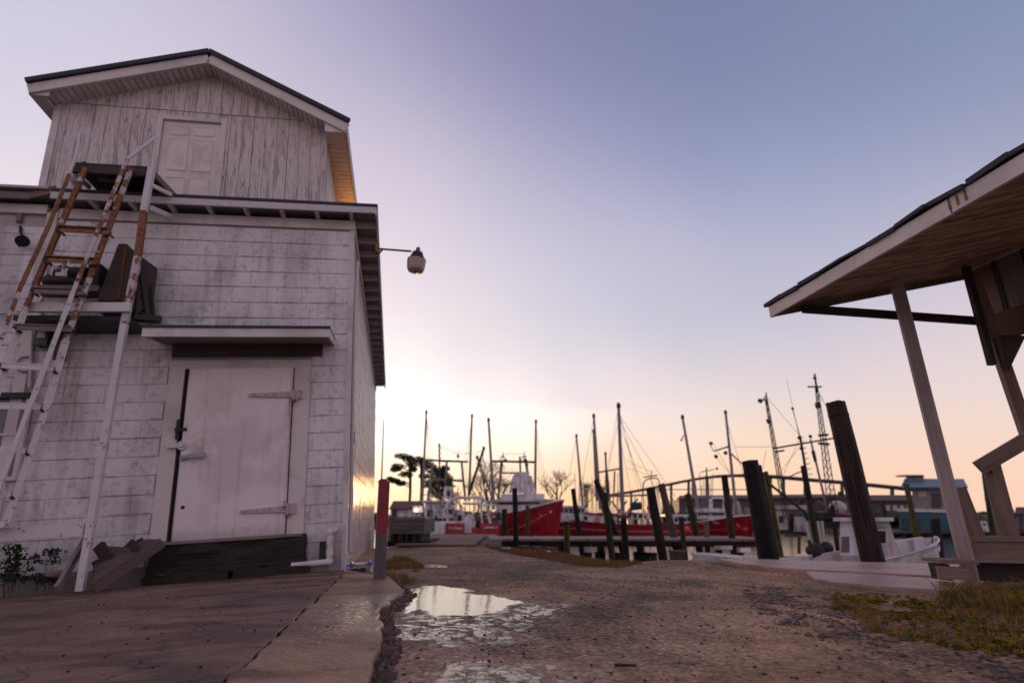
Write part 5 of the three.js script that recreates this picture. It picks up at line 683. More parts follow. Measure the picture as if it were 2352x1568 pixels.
// 2: dark red transom with a gantry and crossed booms
{
  const b = boat('trawler', 'smaller trawler with maroon transom, white gantry and two crossed booms', 1125, 66, 84), P = b.P, u = b.px, h = hullShape({ L: 10, B: 48 * u, bow: 2.6, mid: 1.5, stern: 24 * u, tw: 0.96 });
  b.part('hull', [h.band(0, 1), h.rail(0.06)].flat(), M.boatRed); b.part('deck', h.deck(), M.darkWood); const tr = b.part('transom', beam(P(1102, 1215, -5.4), P(1148, 1215, -5.4), 0.2, 21 * u), M.boatRed); part(tr, 'name_letters', bars(P(1111, 1211, -5.6), P(1143, 1211, -5.6), 11, 3.6 * u, 0.03, 8), M.boatWhite);
  const g = b.part('gantry', [beam(P(1116, 1158, -3), P(1126, 1203, -3), 0.2, 9 * u, V3(1, 0, 0)), beam(P(1104, 1160, -3), P(1108, 1203, -3), 0.2, 5 * u, V3(1, 0, 0)), cyl(P(1100, 1160, -3), P(1146, 1160, -3), 2 * u, 2 * u, 8)], M.boatWhite); part(g, 'block', [ball(P(1134, 1166, -3), 4 * u), ball(P(1139, 1176, -3), 4 * u)], M.steel);
  for (const [x, y, m] of [[1109, 1190, M.black], [1146, 1184, M.net]]) b.part('fender_tyre', new THREE.TorusGeometry(6 * u, 3 * u, 8, 14).translate(...P(x, y, -2).toArray()), m);
  mastPole(b, 'boom', P(1076, 1136, 1), P(1111, 1030, 1), 7, M.rig); const w2 = mastPole(b, 'boom', P(1134, 1150, 1), P(1096, 1050, 1), 6, M.mast); part(w2, 'fork', cyl(P(1103, 1062, 1), P(1094, 1048, 1), 2.4 * u, 2.4 * u, 6), M.rig); wire(b, [P(1110, 1032, 1), P(1086, 1045, 1)], 0.5); wire(b, [P(1111, 1034, 1), P(1108, 1060, 1)], 0.9); b.part('winch', [cyl(P(1128, 1152, -2), P(1142, 1152, -2), 5 * u, 5 * u, 10)], M.steel);
}
// 3: red trawler, bow to the right
{
  const b = boat('trawler', 'red trawler with high red bow to the right, white superstructure and dark window band', 1192, 74, -38), P = b.P, u = b.px, h = hullShape({ L: 11.2, B: 4.4, bow: 4.2, mid: 2.7, stern: 2.4, rake: 0.1 });
  b.part('hull', h.band(0, 1), M.boatRed); for (const g of h.rail(0.09, 0.05, 1)) b.part('rail', g, M.boatWhite); b.part('deck', h.deck(0.9), M.greyBoard);
  const dk = (t, w, y0, y1, t1, w1) => { const p = (tt, s, ww, y) => { const q = h.pt(tt, s, 0.9); q.z *= ww; q.y = y; return q; }; return slab([p(t, -1, w, y0), p(t1, -1, w1, y0), p(t1, 1, w1, y0), p(t, 1, w, y0)], V3(0, y1 - y0, 0)); };
  b.part('superstructure', [dk(0.3, 0.9, 2.4, 4.15, 0.84, 0.9)], M.boatWhite); b.part('window_band', [dk(0.31, 0.915, 3.7, 4.05, 0.83, 0.93)], M.window); b.part('wheelhouse_roof', [dk(0.27, 0.98, 4.15, 4.35, 0.86, 0.98), dk(0.34, 0.7, 4.35, 5.0, 0.74, 0.66)], M.boatWhite);
  b.part('tower', [slab([P(1168, 1132, -0.8), P(1214, 1132, -0.8), P(1204, 1092, -0.8), P(1178, 1092, -0.8)], V3(0.6, 0, -0.8)), slab([P(1180, 1093, -0.8), P(1202, 1093, -0.8), P(1200, 1083, -0.8), P(1182, 1083, -0.8)], V3(0.5, 0, -0.6))], M.boatWhite);
  const fr = b.part('mast_frame', [cyl(P(1131, 1059, 0), P(1228, 1061, 0), 2.6 * u, 2.6 * u, 7)], M.rig); for (const [a, c, w] of [[[1152, 1062], [1144, 1150], 2.4], [[1208, 1062], [1219, 1140], 2.4], [[1150, 1086], [1216, 1086], 1.4], [[1147, 1112], [1217, 1112], 1.2], [[1194, 1048], [1196, 1110], 1.8]]) part(fr, 'strut', cyl(P(...a, 0), P(...c, 0), w * 1.35 * u, w * 1.35 * u, 7), M.mast);
  for (const x of [1155, 1204]) part(fr, 'antenna', [cyl(P(x, 1060, 0), P(x, 1037, 0), 1 * u, 0.7 * u, 5), cyl(P(x - 6, 1050, 0), P(x + 6, 1048, 0), 0.8 * u, 0.8 * u, 5), cyl(P(x - 8, 1060, 0), P(x, 1044, 0), 0.8 * u, 0.8 * u, 5), cyl(P(x + 8, 1060, 0), P(x, 1044, 0), 0.8 * u, 0.8 * u, 5)], M.rig); part(fr, 'wire_rail', cyl(P(1155, 1042, 0), P(1204, 1042, 0), 0.5 * u, 0.5 * u, 4), M.rig); for (const [x, y] of [[1152, 1068], [1210, 1068], [1161, 1057], [1206, 1057]]) part(fr, 'block', ball(P(x, y, 0), 4 * u, 8, 6), M.rig);
  mastPole(b, 'outrigger', P(1134, 1156, 0), P(1122, 964, 0), 7); mastPole(b, 'outrigger', P(1229, 1140, 0), P(1231, 968, 0), 6.5); for (let i = 0; i < 4; i++) wire(b, [P(1231, 975, 0), P(1238 + i * 7, 1140, 0)], 0.25); wire(b, [P(1122, 970, 0), P(1150, 1060, 0)], 0.25);
  b.part('anchor_eye', new THREE.SphereGeometry(3 * u, 10, 8).translate(...h.pt(0.93, 1, 0.75, 0.03).toArray()), M.cream); b.part('mooring_line', tube([h.pt(0.9, 1, 0.72, 0.05), h.pt(0.7, 1, 0.5, 0.3), h.pt(0.5, 1, 0.36, 0.4)], 0.5 * u, 4, 16), M.cream);
}
// 4: long red and white fishing boat, broadside
{
  const b = boat('fishing_boat', 'long red and white fishing boat broadside behind the dock with tall masts', 1440, 80, 181), P = b.P, u = b.px, h = hullShape({ L: 330 * u, B: 5.6, bow: 2.15, mid: 1.15, stern: 1.2, rake: 0.03 });
  b.part('hull', h.band(0, 1), M.boatRed); b.part('stripe', h.band(0.5, 0.6, 0.02, 0.02, 0.96), mat(0.4, 0.2, 0.22)); for (const g of h.rail(0.08)) b.part('rail', g, M.boatMaroon); b.part('deck', h.deck(0.9), M.greyBoard);
  const face = -2.1;
  const s1 = Math.sign(P(1400, 1190, 5).z - P(1400, 1190, 0).z); const dh = b.part('deckhouse', [slab([P(1281, 1196, face), P(1418, 1206, face), P(1418, 1184, face), P(1345, 1178, face), P(1281, 1174, face)], V3(0, 0, s1 * 4.2))], M.boatWhite); part(dh, 'eave', [slab([P(1345, 1180, face - 0.2), P(1450, 1188, face - 0.2), P(1450, 1184, face - 0.2), P(1345, 1176, face - 0.2)], V3(0, 0, s1 * 4.6))], M.boatMaroon);
  part(dh, 'window', slab([P(1341, 1193, face - 0.04), P(1350, 1194, face - 0.04), P(1350, 1186, face - 0.04), P(1341, 1185, face - 0.04)], V3(0, 0, s1 * 0.1)), M.window); part(dh, 'ring_emblem', new THREE.TorusGeometry(4 * u, 1.3 * u, 6, 16).translate(...P(1371, 1194, face - 0.05).toArray()), M.boatRed); part(dh, 'name_letters', bars(P(1402, 1195, face - 0.06), P(1417, 1196, face - 0.06), 5, 5 * u, 0.04, 4), M.black); 
  b.part('hull_letters', bars(P(1276, 1197, -2.9), P(1297, 1198, -2.9), 6, 3.5 * u, 0.04, 14), mat(0.5, 0.3, 0.33));
  const wh = b.part('wheelhouse', slab([P(1284, 1176, face), P(1356, 1180, face), P(1345, 1166, face), P(1284, 1166, face)], V3(0, 0, s1 * 3.6)), M.boatWhite); part(wh, 'roof', slab([P(1281, 1166, face - 0.3), P(1344, 1166, face - 0.3), P(1342, 1161, face - 0.3), P(1283, 1161, face - 0.3)], V3(0, 0, s1 * 4.2)), M.boatWhite); for (const [a, c] of [[1288, 1294], [1297, 1304], [1308, 1316], [1328, 1334], [1336, 1342]]) part(wh, 'window', slab([P(a, 1176, face - 0.03), P(c, 1176, face - 0.03), P(c, 1168, face - 0.03), P(a, 1168, face - 0.03)], V3(0, 0, s1 * 0.08)), M.window);
  b.part('aft_cabin', slab([P(1545, 1202, face), P(1580, 1202, face), P(1578, 1186, face), P(1547, 1186, face)], V3(0, 0, s1 * 2.4)), M.boatWhite); b.part('aft_roof', slab([P(1530, 1186, face - 0.2), P(1584, 1186, face - 0.2), P(1584, 1181, face - 0.2), P(1530, 1181, face - 0.2)], V3(0, 0, s1 * 2.8)), M.boatWhite); for (const a of [1550, 1560, 1570]) b.part('aft_window', slab([P(a, 1198, face - 0.04), P(a + 7, 1198, face - 0.04), P(a + 7, 1189, face - 0.04), P(a, 1189, face - 0.04)], V3(0, 0, s1 * 0.1)), M.window);
  mastPole(b, 'mast', P(1431, 1188, 0), P(1421, 932, 0), 10); mastPole(b, 'mast', P(1379, 1170, 0), P(1364, 955, 0), 7.5); mastPole(b, 'mast', P(1371, 1150, 1), P(1363, 990, 1), 6); mastPole(b, 'mast', P(1339, 1170, 0), P(1324, 1001, 0), 6); mastPole(b, 'mast', P(1396, 1160, 0), P(1391, 1042, 0), 6, M.rig);
  for (const [a, c] of [[[1431, 1188], [1405, 1150]], [[1431, 1188], [1465, 1145]], [[1400, 1140], [1500, 1136]], [[1410, 1190], [1440, 1150]], [[1372, 1085], [1424, 1076]], [[1395, 1085], [1402, 1160]], [[1412, 1082], [1410, 1140]]]) b.part('strut', cyl(P(...a, 0), P(...c, 0), 2 * u, 2 * u, 7), M.mast);
  for (let i = 0; i < 7; i++) { b.part('deck_post', cyl(P(1425 + i * 13, 1203, -1), P(1427 + i * 13, 1172 + (i % 3) * 5, -1), 1.6 * u, 1.4 * u, 6), M.boatWhite); } b.part('deck_rail', [cyl(P(1430, 1176, -1), P(1500, 1180, -1), 1.2 * u, 1.2 * u, 5), cyl(P(1440, 1190, -1.2), P(1510, 1192, -1.2), 1.2 * u, 1.2 * u, 5)], M.boatWhite); b.part('deck_stair', beam(P(1480, 1170, -1), P(1495, 1204, -1), 0.4, 2 * u), M.boatWhite);
  b.part('net_reel', [cyl(P(1449, 1163, 0), P(1473, 1161, 0), 9 * u, 8 * u, 14)], M.net); b.part('hung_net', [new THREE.ConeGeometry(13 * u, 46 * u, 9).translate(...P(1530, 1164, 0).toArray()), new THREE.ConeGeometry(9 * u, 36 * u, 8).translate(...P(1543, 1166, 0.6).toArray())], M.net); for (const [x, y] of [[1448, 1174], [1489, 1167]]) b.part('buoy', ball(P(x, y, -1.5), 3.6 * u, 10, 8), M.buoy);
  const lat = []; for (let i = 0; i < 30; i++) { const x = 1325 + i * 3.6; lat.push(cyl(P(x, 1176, 2), P(x - 5 + (i * 7) % 11, 1085 + (i * 37) % 60, 2), 0.7 * u, 0.5 * u, 4)); } b.part('gear_poles', lat, M.mast); for (const [a, c] of [[[1364, 957], [1330, 1150]], [[1421, 935], [1398, 1060]], [[1421, 935], [1470, 1140]], [[1324, 1004], [1300, 1130]], [[1440, 1058], [1500, 1085]], [[1440, 1075], [1510, 1095]]]) wire(b, [P(...a, 0), P(...c, 0)], 0.35);
  { const r = rng(311); for (let i = 0; i < 14; i++) { const x = 1420 + r() * 120, y = 1180 - r() * 60; b.part('gear_pole', cyl(P(x, 1200, 1.5), P(x + (r() - 0.5) * 40, y - 20, 1.5), 1.1 * u, 0.8 * u, 5), i % 3 ? M.rig : M.boatWhite); } for (let i = 0; i < 6; i++) wire(b, [P(1421 + (r() - 0.5) * 8, 945 + r() * 40, 0), P(1340 + r() * 230, 1165, 0)], 0.4); for (let i = 0; i < 7; i++) b.part('deck_box', slab([P(1428 + i * 14, 1204, -1.3), P(1437 + i * 14, 1204, -1.3), P(1437 + i * 14, 1190 + r() * 8, -1.3), P(1428 + i * 14, 1190 + r() * 6, -1.3)], V3(0, 0, s1 * 1.2)), [M.greyWall, M.boatWhite, M.darkIron, M.cream][i % 4]); }
  b.part('radar_arch', [tube([P(1476, 1140, 0), P(1482, 1104, 0), P(1512, 1100, 0), P(1514, 1130, 0)], 1.4 * u, 5, 20), cyl(P(1478, 1096, 0), P(1510, 1091, 0), 1.4 * u, 1.4 * u, 5), cyl(P(1496, 1105, 0), P(1497, 1080, 0), 1 * u, 0.8 * u, 5)], M.rig);
}
// 5: red boat bow-on
{
  const b = boat('fishing_boat', 'red fishing boat seen bow-on between tall outriggers, with white bridge', 1650, 80, -78), P = b.P, u = b.px, h = hullShape({ L: 14, B: 118 * u, bow: 2.5, mid: 1.5, stern: 1.3, rake: 0.1 });
  b.part('hull', h.band(0, 1), M.boatRed); b.part('lower_hull', h.band(0.42, 0.55, 0.02, 0.1, 0.99), mat(0.5, 0.03, 0.025)); for (const g of h.rail(0.09)) b.part('rail', g, M.boatWhite); b.part('deck', h.deck(0.9), M.greyBoard);
  const S = (x0, x1, y0, y1, dz, k, m, n) => b.part(n, slab([P(x0, y1, dz), P(x1, y1, dz), P(x1, y0, dz), P(x0, y0, dz)], P(x0, y0, dz + k).sub(P(x0, y0, dz))), m);
  S(1601, 1668, 1176, 1192, -2, 5, M.boatWhite, 'wheelhouse'); S(1598, 1670, 1167, 1175.9, -2.4, 5.6, M.boatWhite, 'wheelhouse_roof'); S(1604, 1630, 1178, 1183, -2.05, 0.1, M.window, 'window'); S(1634, 1664, 1178, 1183, -2.05, 0.1, M.window, 'window'); S(1634, 1666, 1140, 1145, 0, 3, M.boatWhite, 'upper_roof'); for (const x of [1636, 1662]) b.part('roof_post', cyl(P(x, 1168, 0), P(x, 1144, 0), 1.6 * u, 1.6 * u, 6), M.boatWhite); b.part('search_light', [cyl(P(1632, 1168, -1), P(1632, 1152, -1), 3 * u, 2 * u, 8), ball(P(1632, 1150, -1), 4 * u)], M.boatWhite);
  for (const [x, y, k] of [[1612, 1199, 21], [1644, 1198, 22], [1692, 1205, 23]]) b.part('bow_mark', bars(P(x - 8, y, -8.4), P(x + 8, y + 2, -8.4), 4, 6 * u, 0.04, k), mat(0.4, 0.16, 0.18));
  const oR = mastPole(b, 'outrigger', P(1606, 1180, 0), P(1568, 958, 0), 8), oL = mastPole(b, 'outrigger', P(1692, 1180, 0), P(1667, 947, 0), 7.5); part(oL, 'gear_arm', [cyl(P(1678, 1024, 0), P(1640, 1036, 0), 2 * u, 1.4 * u, 6), cyl(P(1640, 1036, 0), P(1628, 1015, 0), 1 * u, 0.8 * u, 5), ball(P(1645, 1048, 0), 4.5 * u), ball(P(1634, 1018, 0), 4.2 * u), ball(P(1667, 1040, 0), 4.5 * u), cyl(P(1678, 1040, 0), P(1705, 1065, 0), 1.8 * u, 1.4 * u, 6)], M.rig); part(oR, 'fitting', [cyl(P(1571, 1000, 0), P(1563, 1012, 0), 1.4 * u, 1 * u, 5), ball(P(1566, 1010, 0), 2.5 * u)], M.rig);
  const lat = []; for (let i = 0; i < 8; i++) lat.push(cyl(P(1612 + i * 3.4, 1170, 1), P(1607 + i * 4.4, 1085 + (i * 29) % 40, 1), 1.0 * u, 0.7 * u, 5)); b.part('gear_poles', lat, M.mast); b.part('stay_poles', range(0, 6, 6).map((i) => cyl(P(1680 + i * 5, 1198, 0), P(1687 + i * 1.5, 1150, 0), 1 * u, 0.8 * u, 5)), M.boatWhite); b.part('antenna', [cyl(P(1624, 1110, 1), P(1623, 1073, 1), 2.2 * u, 1.5 * u, 6), cyl(P(1610, 1084, 1), P(1640, 1078, 1), 1 * u, 1 * u, 5), ball(P(1647, 1076, 1), 3 * u)], M.rig);
  for (const [a, c] of [[[1568, 962], [1600, 1120]], [[1640, 1020], [1690, 1110]], [[1668, 960], [1720, 1130]], [[1640, 1045], [1680, 1090]]]) wire(b, [P(...a, 0), P(...c, 0)], 0.4); for (const [x, y, l] of [[1579, 1216, 1], [1713, 1214, 2]]) b.part('buoy', new THREE.SphereGeometry(6 * u, 12, 10).scale(1, 1.15, 1).translate(...P(x, y, -7).toArray()), M.buoy);
}
// 6: dark boat with lattice masts
{
  const b = boat('lattice_mast_boat', 'dark cluttered fishing boat with two tall lattice masts right of the dock', 1860, 24, 4), P = b.P, u = b.px, h = hullShape({ L: 210 * u, B: 1.6, bow: 1.3, mid: 0.9, stern: 0.95 });
  b.part('hull', h.band(0, 1), M.black); for (const g of h.rail(0.03)) b.part('rail', g, M.darkWood); b.part('deck', h.deck(0.88), M.darkWood);
  const lattice = (x0, y0, x1, y1, w0, w1, n) => { const g = [], r = 1.0 * u, q = (t, s, d) => P(mix(x0, x1, t) + s * mix(w0, w1, t) / 2, mix(y0, y1, t), d * mix(w0, w1, t) / 2 * u); const lp = [[-1, -1], [1, -1], [0, 1]]; lp.forEach(([s, d]) => g.push(cyl(q(0, s, d), q(1, s, d), r, r, 5))); for (let i = 0; i < n; i++) lp.forEach(([s, d], k) => { const [s2, d2] = lp[(k + 1) % 3]; g.push(cyl(q(i / n, s, d), q(i / n, s2, d2), r * 0.8, r * 0.8, 4)); g.push(cyl(q(i / n, s, d), q((i + 1) / n, s2, d2), r * 0.6, r * 0.6, 4)); }); return g; };
  const m1 = b.part('lattice_mast', lattice(1808, 1190, 1760, 915, 15, 5, 16), M.rig); part(m1, 'top_pole', cyl(P(1763, 930, 0), P(1760, 901, 0), 1.8 * u, 1.4 * u, 6), M.rig); part(m1, 'lamp', [ball(P(1746, 920, 0), 5 * u), beam(P(1742, 916, 0), P(1764, 920, 0), 2 * u, 2 * u), beam(P(1748, 926, 0), P(1760, 908, 0), 2 * u, 2 * u)], M.rig); part(m1, 'spreader', beam(P(1780, 1038, 0), P(1802, 1034, 0), 2 * u, 4 * u), M.rig); part(m1, 'pulley', cyl(P(1764, 962, 0), P(1768, 972, 0), 5 * u, 5 * u, 8), M.rig);
  const m2 = b.part('lattice_mast', lattice(1916, 1190, 1876, 890, 24, 6, 18), M.rig); part(m2, 'top_pole', cyl(P(1877, 900, 0), P(1872, 858, 0), 2.6 * u, 2 * u, 6), M.rig); part(m2, 'spreader', [beam(P(1856, 888, 0), P(1888, 888, 0), 2 * u, 3.5 * u), beam(P(1880, 1000, 0), P(1903, 998, 0), 2 * u, 5 * u), beam(P(1880, 1018, 0), P(1906, 1020, 0), 2 * u, 5 * u)], M.rig); part(m2, 'pulley', [cyl(P(1878, 925, 0), P(1880, 937, 0), 6 * u, 6 * u, 8), ball(P(1872, 868, 0), 4 * u)], M.rig);
  const cm = b.part('mast', [cyl(P(1870, 1190, 0), P(1838, 1000, 0), 4 * u, 2.5 * u, 8), cyl(P(1838, 1002, 0), P(1821, 940, 0), 1 * u, 0.7 * u, 5)], M.rig); part(cm, 'spar', cyl(P(1775, 1030, 0), P(1916, 1006, 0), 2 * u, 2 * u, 7), M.rig); part(cm, 'lamp', [ball(P(1821, 938, 0), 3.2 * u), ball(P(1836, 1005, 0), 4 * u), ball(P(1842, 1030, 0), 4.4 * u)], M.rig); for (let i = 0; i < 9; i++) part(cm, 'rung', beam(P(1834 + i * 3, 1006 + i * 12, 0), P(1846 + i * 3, 1004 + i * 12, 0), 1.5 * u, 1.5 * u), M.rig);
  const bm = b.part('boom', [cyl(P(1903, 1180, 0), P(1862, 1008, 0), 2.8 * u, 2 * u, 7)], M.mast); part(bm, 'head', [ball(P(1862, 1002, 0), 4 * u), cyl(P(1868, 1035, 0), P(1874, 1060, 0), 4 * u, 3.4 * u, 7)], M.rig);
  b.part('boom', [cyl(P(1755, 1100, 0), P(1860, 1185, 0), 3 * u, 3 * u, 7)], M.rig); b.part('boom', [cyl(P(1880, 1150, 0), P(1922, 1180, 0), 2 * u, 2 * u, 7)], M.mast); b.part('cross_spar', cyl(P(1796, 1102, 0), P(1846, 1080, 0), 1.4 * u, 1.2 * u, 6), M.rig);
  for (const [a, c] of [[[1690, 1026], [1775, 1026]], [[1760, 910], [1838, 1000]], [[1876, 890], [1990, 1110]], [[1876, 895], [1975, 1060]], [[1838, 1005], [1800, 1090]], [[1780, 1100], [1850, 1010]], [[1807, 870], [1838, 1010]], [[1760, 1035], [1740, 1140]], [[1916, 1006], [1950, 1150]]]) wire(b, [P(...a, 0), P(...c, 0)], 0.4);
  const X = (x0, x1, y0, y1, dz, k) => slab([P(x0, y1, dz), P(x1, y1, dz), P(x1, y0, dz), P(x0, y0, dz)], P(x0, y0, dz + k).sub(P(x0, y0, dz)));
  const cab = b.part('cabin', [X(1776, 1812, 1168, 1216, 0.6, 1.2), X(1824, 1852, 1186, 1226, 0.4, 1)], M.boatWhite); part(cab, 'roof', [X(1772, 1858, 1160, 1169, 0.4, 1.6)], M.boatWhite); part(cab, 'opening', [X(1813, 1823, 1180, 1220, 0.5, 0.1), X(1790, 1800, 1184, 1200, 0.57, 0.02)], M.window); b.part('frame_post', range(0, 4, 4).map((i) => beam(P(1852 + i * 9, 1196, -0.2), P(1862 + i * 8, 1252, -0.2), 3.5 * u, 5 * u, V3(1, 0, 0))), M.cream); b.part('frame_beam', beam(P(1836, 1228, -0.3), P(1836, 1272, -0.3), 0.06, 6 * u, V3(1, 0, 0)), M.pileBrown); b.part('frame_beam', beam(P(1802, 1228, -0.3), P(1838, 1230, -0.3), 0.06, 7 * u), M.pileBrown);
  b.part('deck_gear', [ball(P(1880, 1262, -0.3), 14 * u), ball(P(1862, 1264, -0.3), 10 * u), ball(P(1900, 1258, -0.3), 13 * u), beam(P(1790, 1222, 0.2), P(1850, 1226, 0.2), 0.2, 8 * u), ball(P(1885, 1190, 0), 10 * u), ball(P(1868, 1176, 0), 8 * u), ball(P(1842, 1150, 0), 5.5 * u), ball(P(1866, 1148, 0), 6 * u), beam(P(1850, 1185, 0), P(1905, 1182, 0), 0.15, 9 * u)], M.black); b.part('dark_post', beam(P(1912, 1160, -0.2), P(1925, 1265, -0.2), 0.08, 8 * u, V3(1, 0, 0)), M.pile);
  b.part('round_tank', [new THREE.SphereGeometry(18 * u, 16, 12).scale(1.1, 0.9, 0.8).translate(...P(1925, 1166, 1.2).toArray())], M.cream); b.part('red_tarp', [new THREE.SphereGeometry(18 * u, 12, 8).scale(1.3, 0.28, 0.8).translate(...P(1935, 1183, 0.6).toArray()), new THREE.SphereGeometry(14 * u, 12, 8).scale(1.3, 0.3, 0.6).translate(...P(1886, 1178, 0.4).toArray())], M.boatMaroon);
}
// 7: white workboat close to the edge
{
  const b = boat('workboat', 'white low workboat with small pilot house moored at the harbour edge', 1898, 12.6, 22), P = b.P, u = b.px, L = 632 * u, h = hullShape({ L: L * 0.98, B: 1.5, bow: 2.08, mid: 1.67, stern: 1.83, rake: 0.05, tw: 0.92, draft: 0.2 });
  b.part('hull', h.band(0, 1), M.boatWhite); b.part('rub_rail', h.band(0.9, 0.955, 0.025), M.boatWhite); b.part('deck', h.deck(0.86), M.trim); const tA = h.pt(0, 1, 0.62), tB = h.pt(0, -1, 0.62); b.part('transom_letters', [...bars(tA.clone().lerp(tB, 0.62).add(V3(-0.02, 0, 0)), tA.clone().lerp(tB, 0.4).add(V3(-0.02, 0, 0)), 5, 0.07, 0.01, 31), ...bars(tA.clone().lerp(tB, 0.3).add(V3(-0.02, -0.02, 0)), tA.clone().lerp(tB, 0.22).add(V3(-0.02, -0.02, 0)), 2, 0.07, 0.01, 32)], M.black); for (const g of h.rail(0.025, 0, 0.99)) b.part('rail', g, M.boatWhite);
  const X = (x0, x1, y0, y1, dz, k, sx = 0) => slab([P(x0, y1, dz), P(x1 + sx, y1, dz), P(x1, y0, dz), P(x0, y0, dz)], P(x0, y0, dz + k).sub(P(x0, y0, dz)));
  const c = b.part('pilot_house', [X(1930, 2043, 1197, 1275, -0.15, 0.95, 24)], M.boatWhite); part(c, 'roof', X(1914, 2054, 1188, 1197, -0.3, 1.3), M.boatWhite); part(c, 'window', X(2013, 2035, 1219, 1247, -0.17, 0.04), M.window); part(c, 'name_letters', bars(P(2010, 1211, -0.19), P(2036, 1211, -0.19), 4, 6 * u, 0.01, 41), M.steel); part(c, 'side_opening', [X(1934, 1952, 1232, 1268, -0.17, 0.04)], mat(0.16, 0.12, 0.11)); part(c, 'window_frame', [X(2009, 2039, 1215, 1218.9, -0.165, 0.03), X(2009, 2039, 1247.1, 1251, -0.165, 0.03)], M.trim);
  b.part('engine_box', [X(1640, 1683, 1253, 1262, 0.1, 0.5), X(1700, 1725, 1258, 1268, 0.1, 0.3)], M.boatWhite); b.part('winch', [ball(P(1875, 1262, 0.2), 14 * u), cyl(P(1858, 1240, 0.2), P(1872, 1280, 0.2), 4 * u, 4 * u, 8)], M.black); b.part('bow_roller', [ball(P(2150, 1236, 0.4), 5 * u), cyl(P(2150, 1246, 0.4), P(2152, 1232, 0.4), 2 * u, 2 * u, 8)], M.trim); b.part('fuel_can', X(2056, 2063, 1258, 1268, 0, 0.15), M.blueValve); b.part('rope', tube([P(1900, 1284, -0.6), P(1906, 1290, -0.72), P(1912, 1300, -0.7)], 2 * u, 5), M.boatOrange); b.part('scupper', X(1722, 1738, 1289, 1296, -0.62, 0.03), M.darkIron);
  const d = boat('dinghy', 'small white dinghy stern showing between workboat bow and shelter step', 2150, 19, 30), h2 = hullShape({ L: 1.3, B: 0.7, bow: 0.62, mid: 0.55, stern: 0.55, draft: 0.1 }); d.part('hull', h2.band(0, 1), M.boatWhite); for (const g of h2.rail(0.03)) d.part('rail', g, M.boatWhite); d.part('deck', h2.deck(0.8), M.trim);
}
// small boat and sheds beyond the sterns at the left
{
  const b = boat('small_boat', 'small white boat with orange lower hull behind the grey bin', 950, 60, 186), u = b.px, h = hullShape({ L: 62 * u, B: 1.6, bow: 1.95, mid: 1.75, stern: 1.7 }); b.part('hull', h.band(0.6, 1), M.boatWhite); b.part('lower_hull', h.band(0, 0.6, 0.01), M.boatOrange); b.part('deck', h.deck(0.95), M.trim); b.part('cabin', [slab([b.P(948, 1176, -0.3), b.P(972, 1176, -0.3), b.P(970, 1162, -0.3), b.P(950, 1162, -0.3)], V3(0, 0, -0.8))], M.boatWhite);
  const z = 70, p = (x, y, d = 0) => W(x, y, z + d), t = thing('shed', 'low white shed with dark reddish roof behind the grey bin', 'shed', p(930, 1190).setY(-1)); part(t, 'wall', [slab([p(897, 1235), p(968, 1235), p(968, 1166), p(897, 1166)], V3(0, 0, -5))], M.boatWhite); part(t, 'roof', [slab([p(893, 1170, -0.6), p(975, 1166, -0.6), p(972, 1152, 2.5), p(903, 1152, 2.5)], V3(0, 0.1, 0)), slab([p(903, 1152, 2.5), p(972, 1152, 2.5), p(975, 1166, 6), p(893, 1170, 6)], V3(0, 0.1, 0))], M.shedRoof); part(t, 'door', slab([p(899, 1200, -0.05), p(911, 1200, -0.05), p(911, 1164, -0.05), p(899, 1164, -0.05)], V3(0, 0, 0.05)), M.window);
  const lz = 58, lt = thing('dock_lamp', 'small lit lamp on a thin post left of the white trawler', 'lamp', W(956, 1240, lz)); part(lt, 'post', cyl(W(956, 1240, lz), W(956, 1176, lz), 0.04, 0.04, 6), M.rig); part(lt, 'lamp_bulb', ball(W(956, 1171, lz), 0.16), new THREE.MeshStandardMaterial({ color: C(1, 0.9, 0.7), emissive: C(1, 0.72, 0.4), emissiveIntensity: 6 })); const l = new THREE.PointLight(C(1, 0.72, 0.4), 1.2); l.position.copy(W(956, 1171, lz)); l.castShadow = true; l.name = 'dock_lamp_glow'; scene.add(l);
  const fm = thing('flag_mast', 'thin bare mast rising left of the trawlers above the red-topped post', 'mast', W(872, 1200, 50)); part(fm, 'pole', [cyl(W(871, 1240, 50), W(876, 1110, 50), 0.16, 0.13, 8)], M.mast); part(fm, 'top_pole', cyl(W(876, 1110, 50), W(881, 962, 50), 0.08, 0.04, 6), M.mast);
}
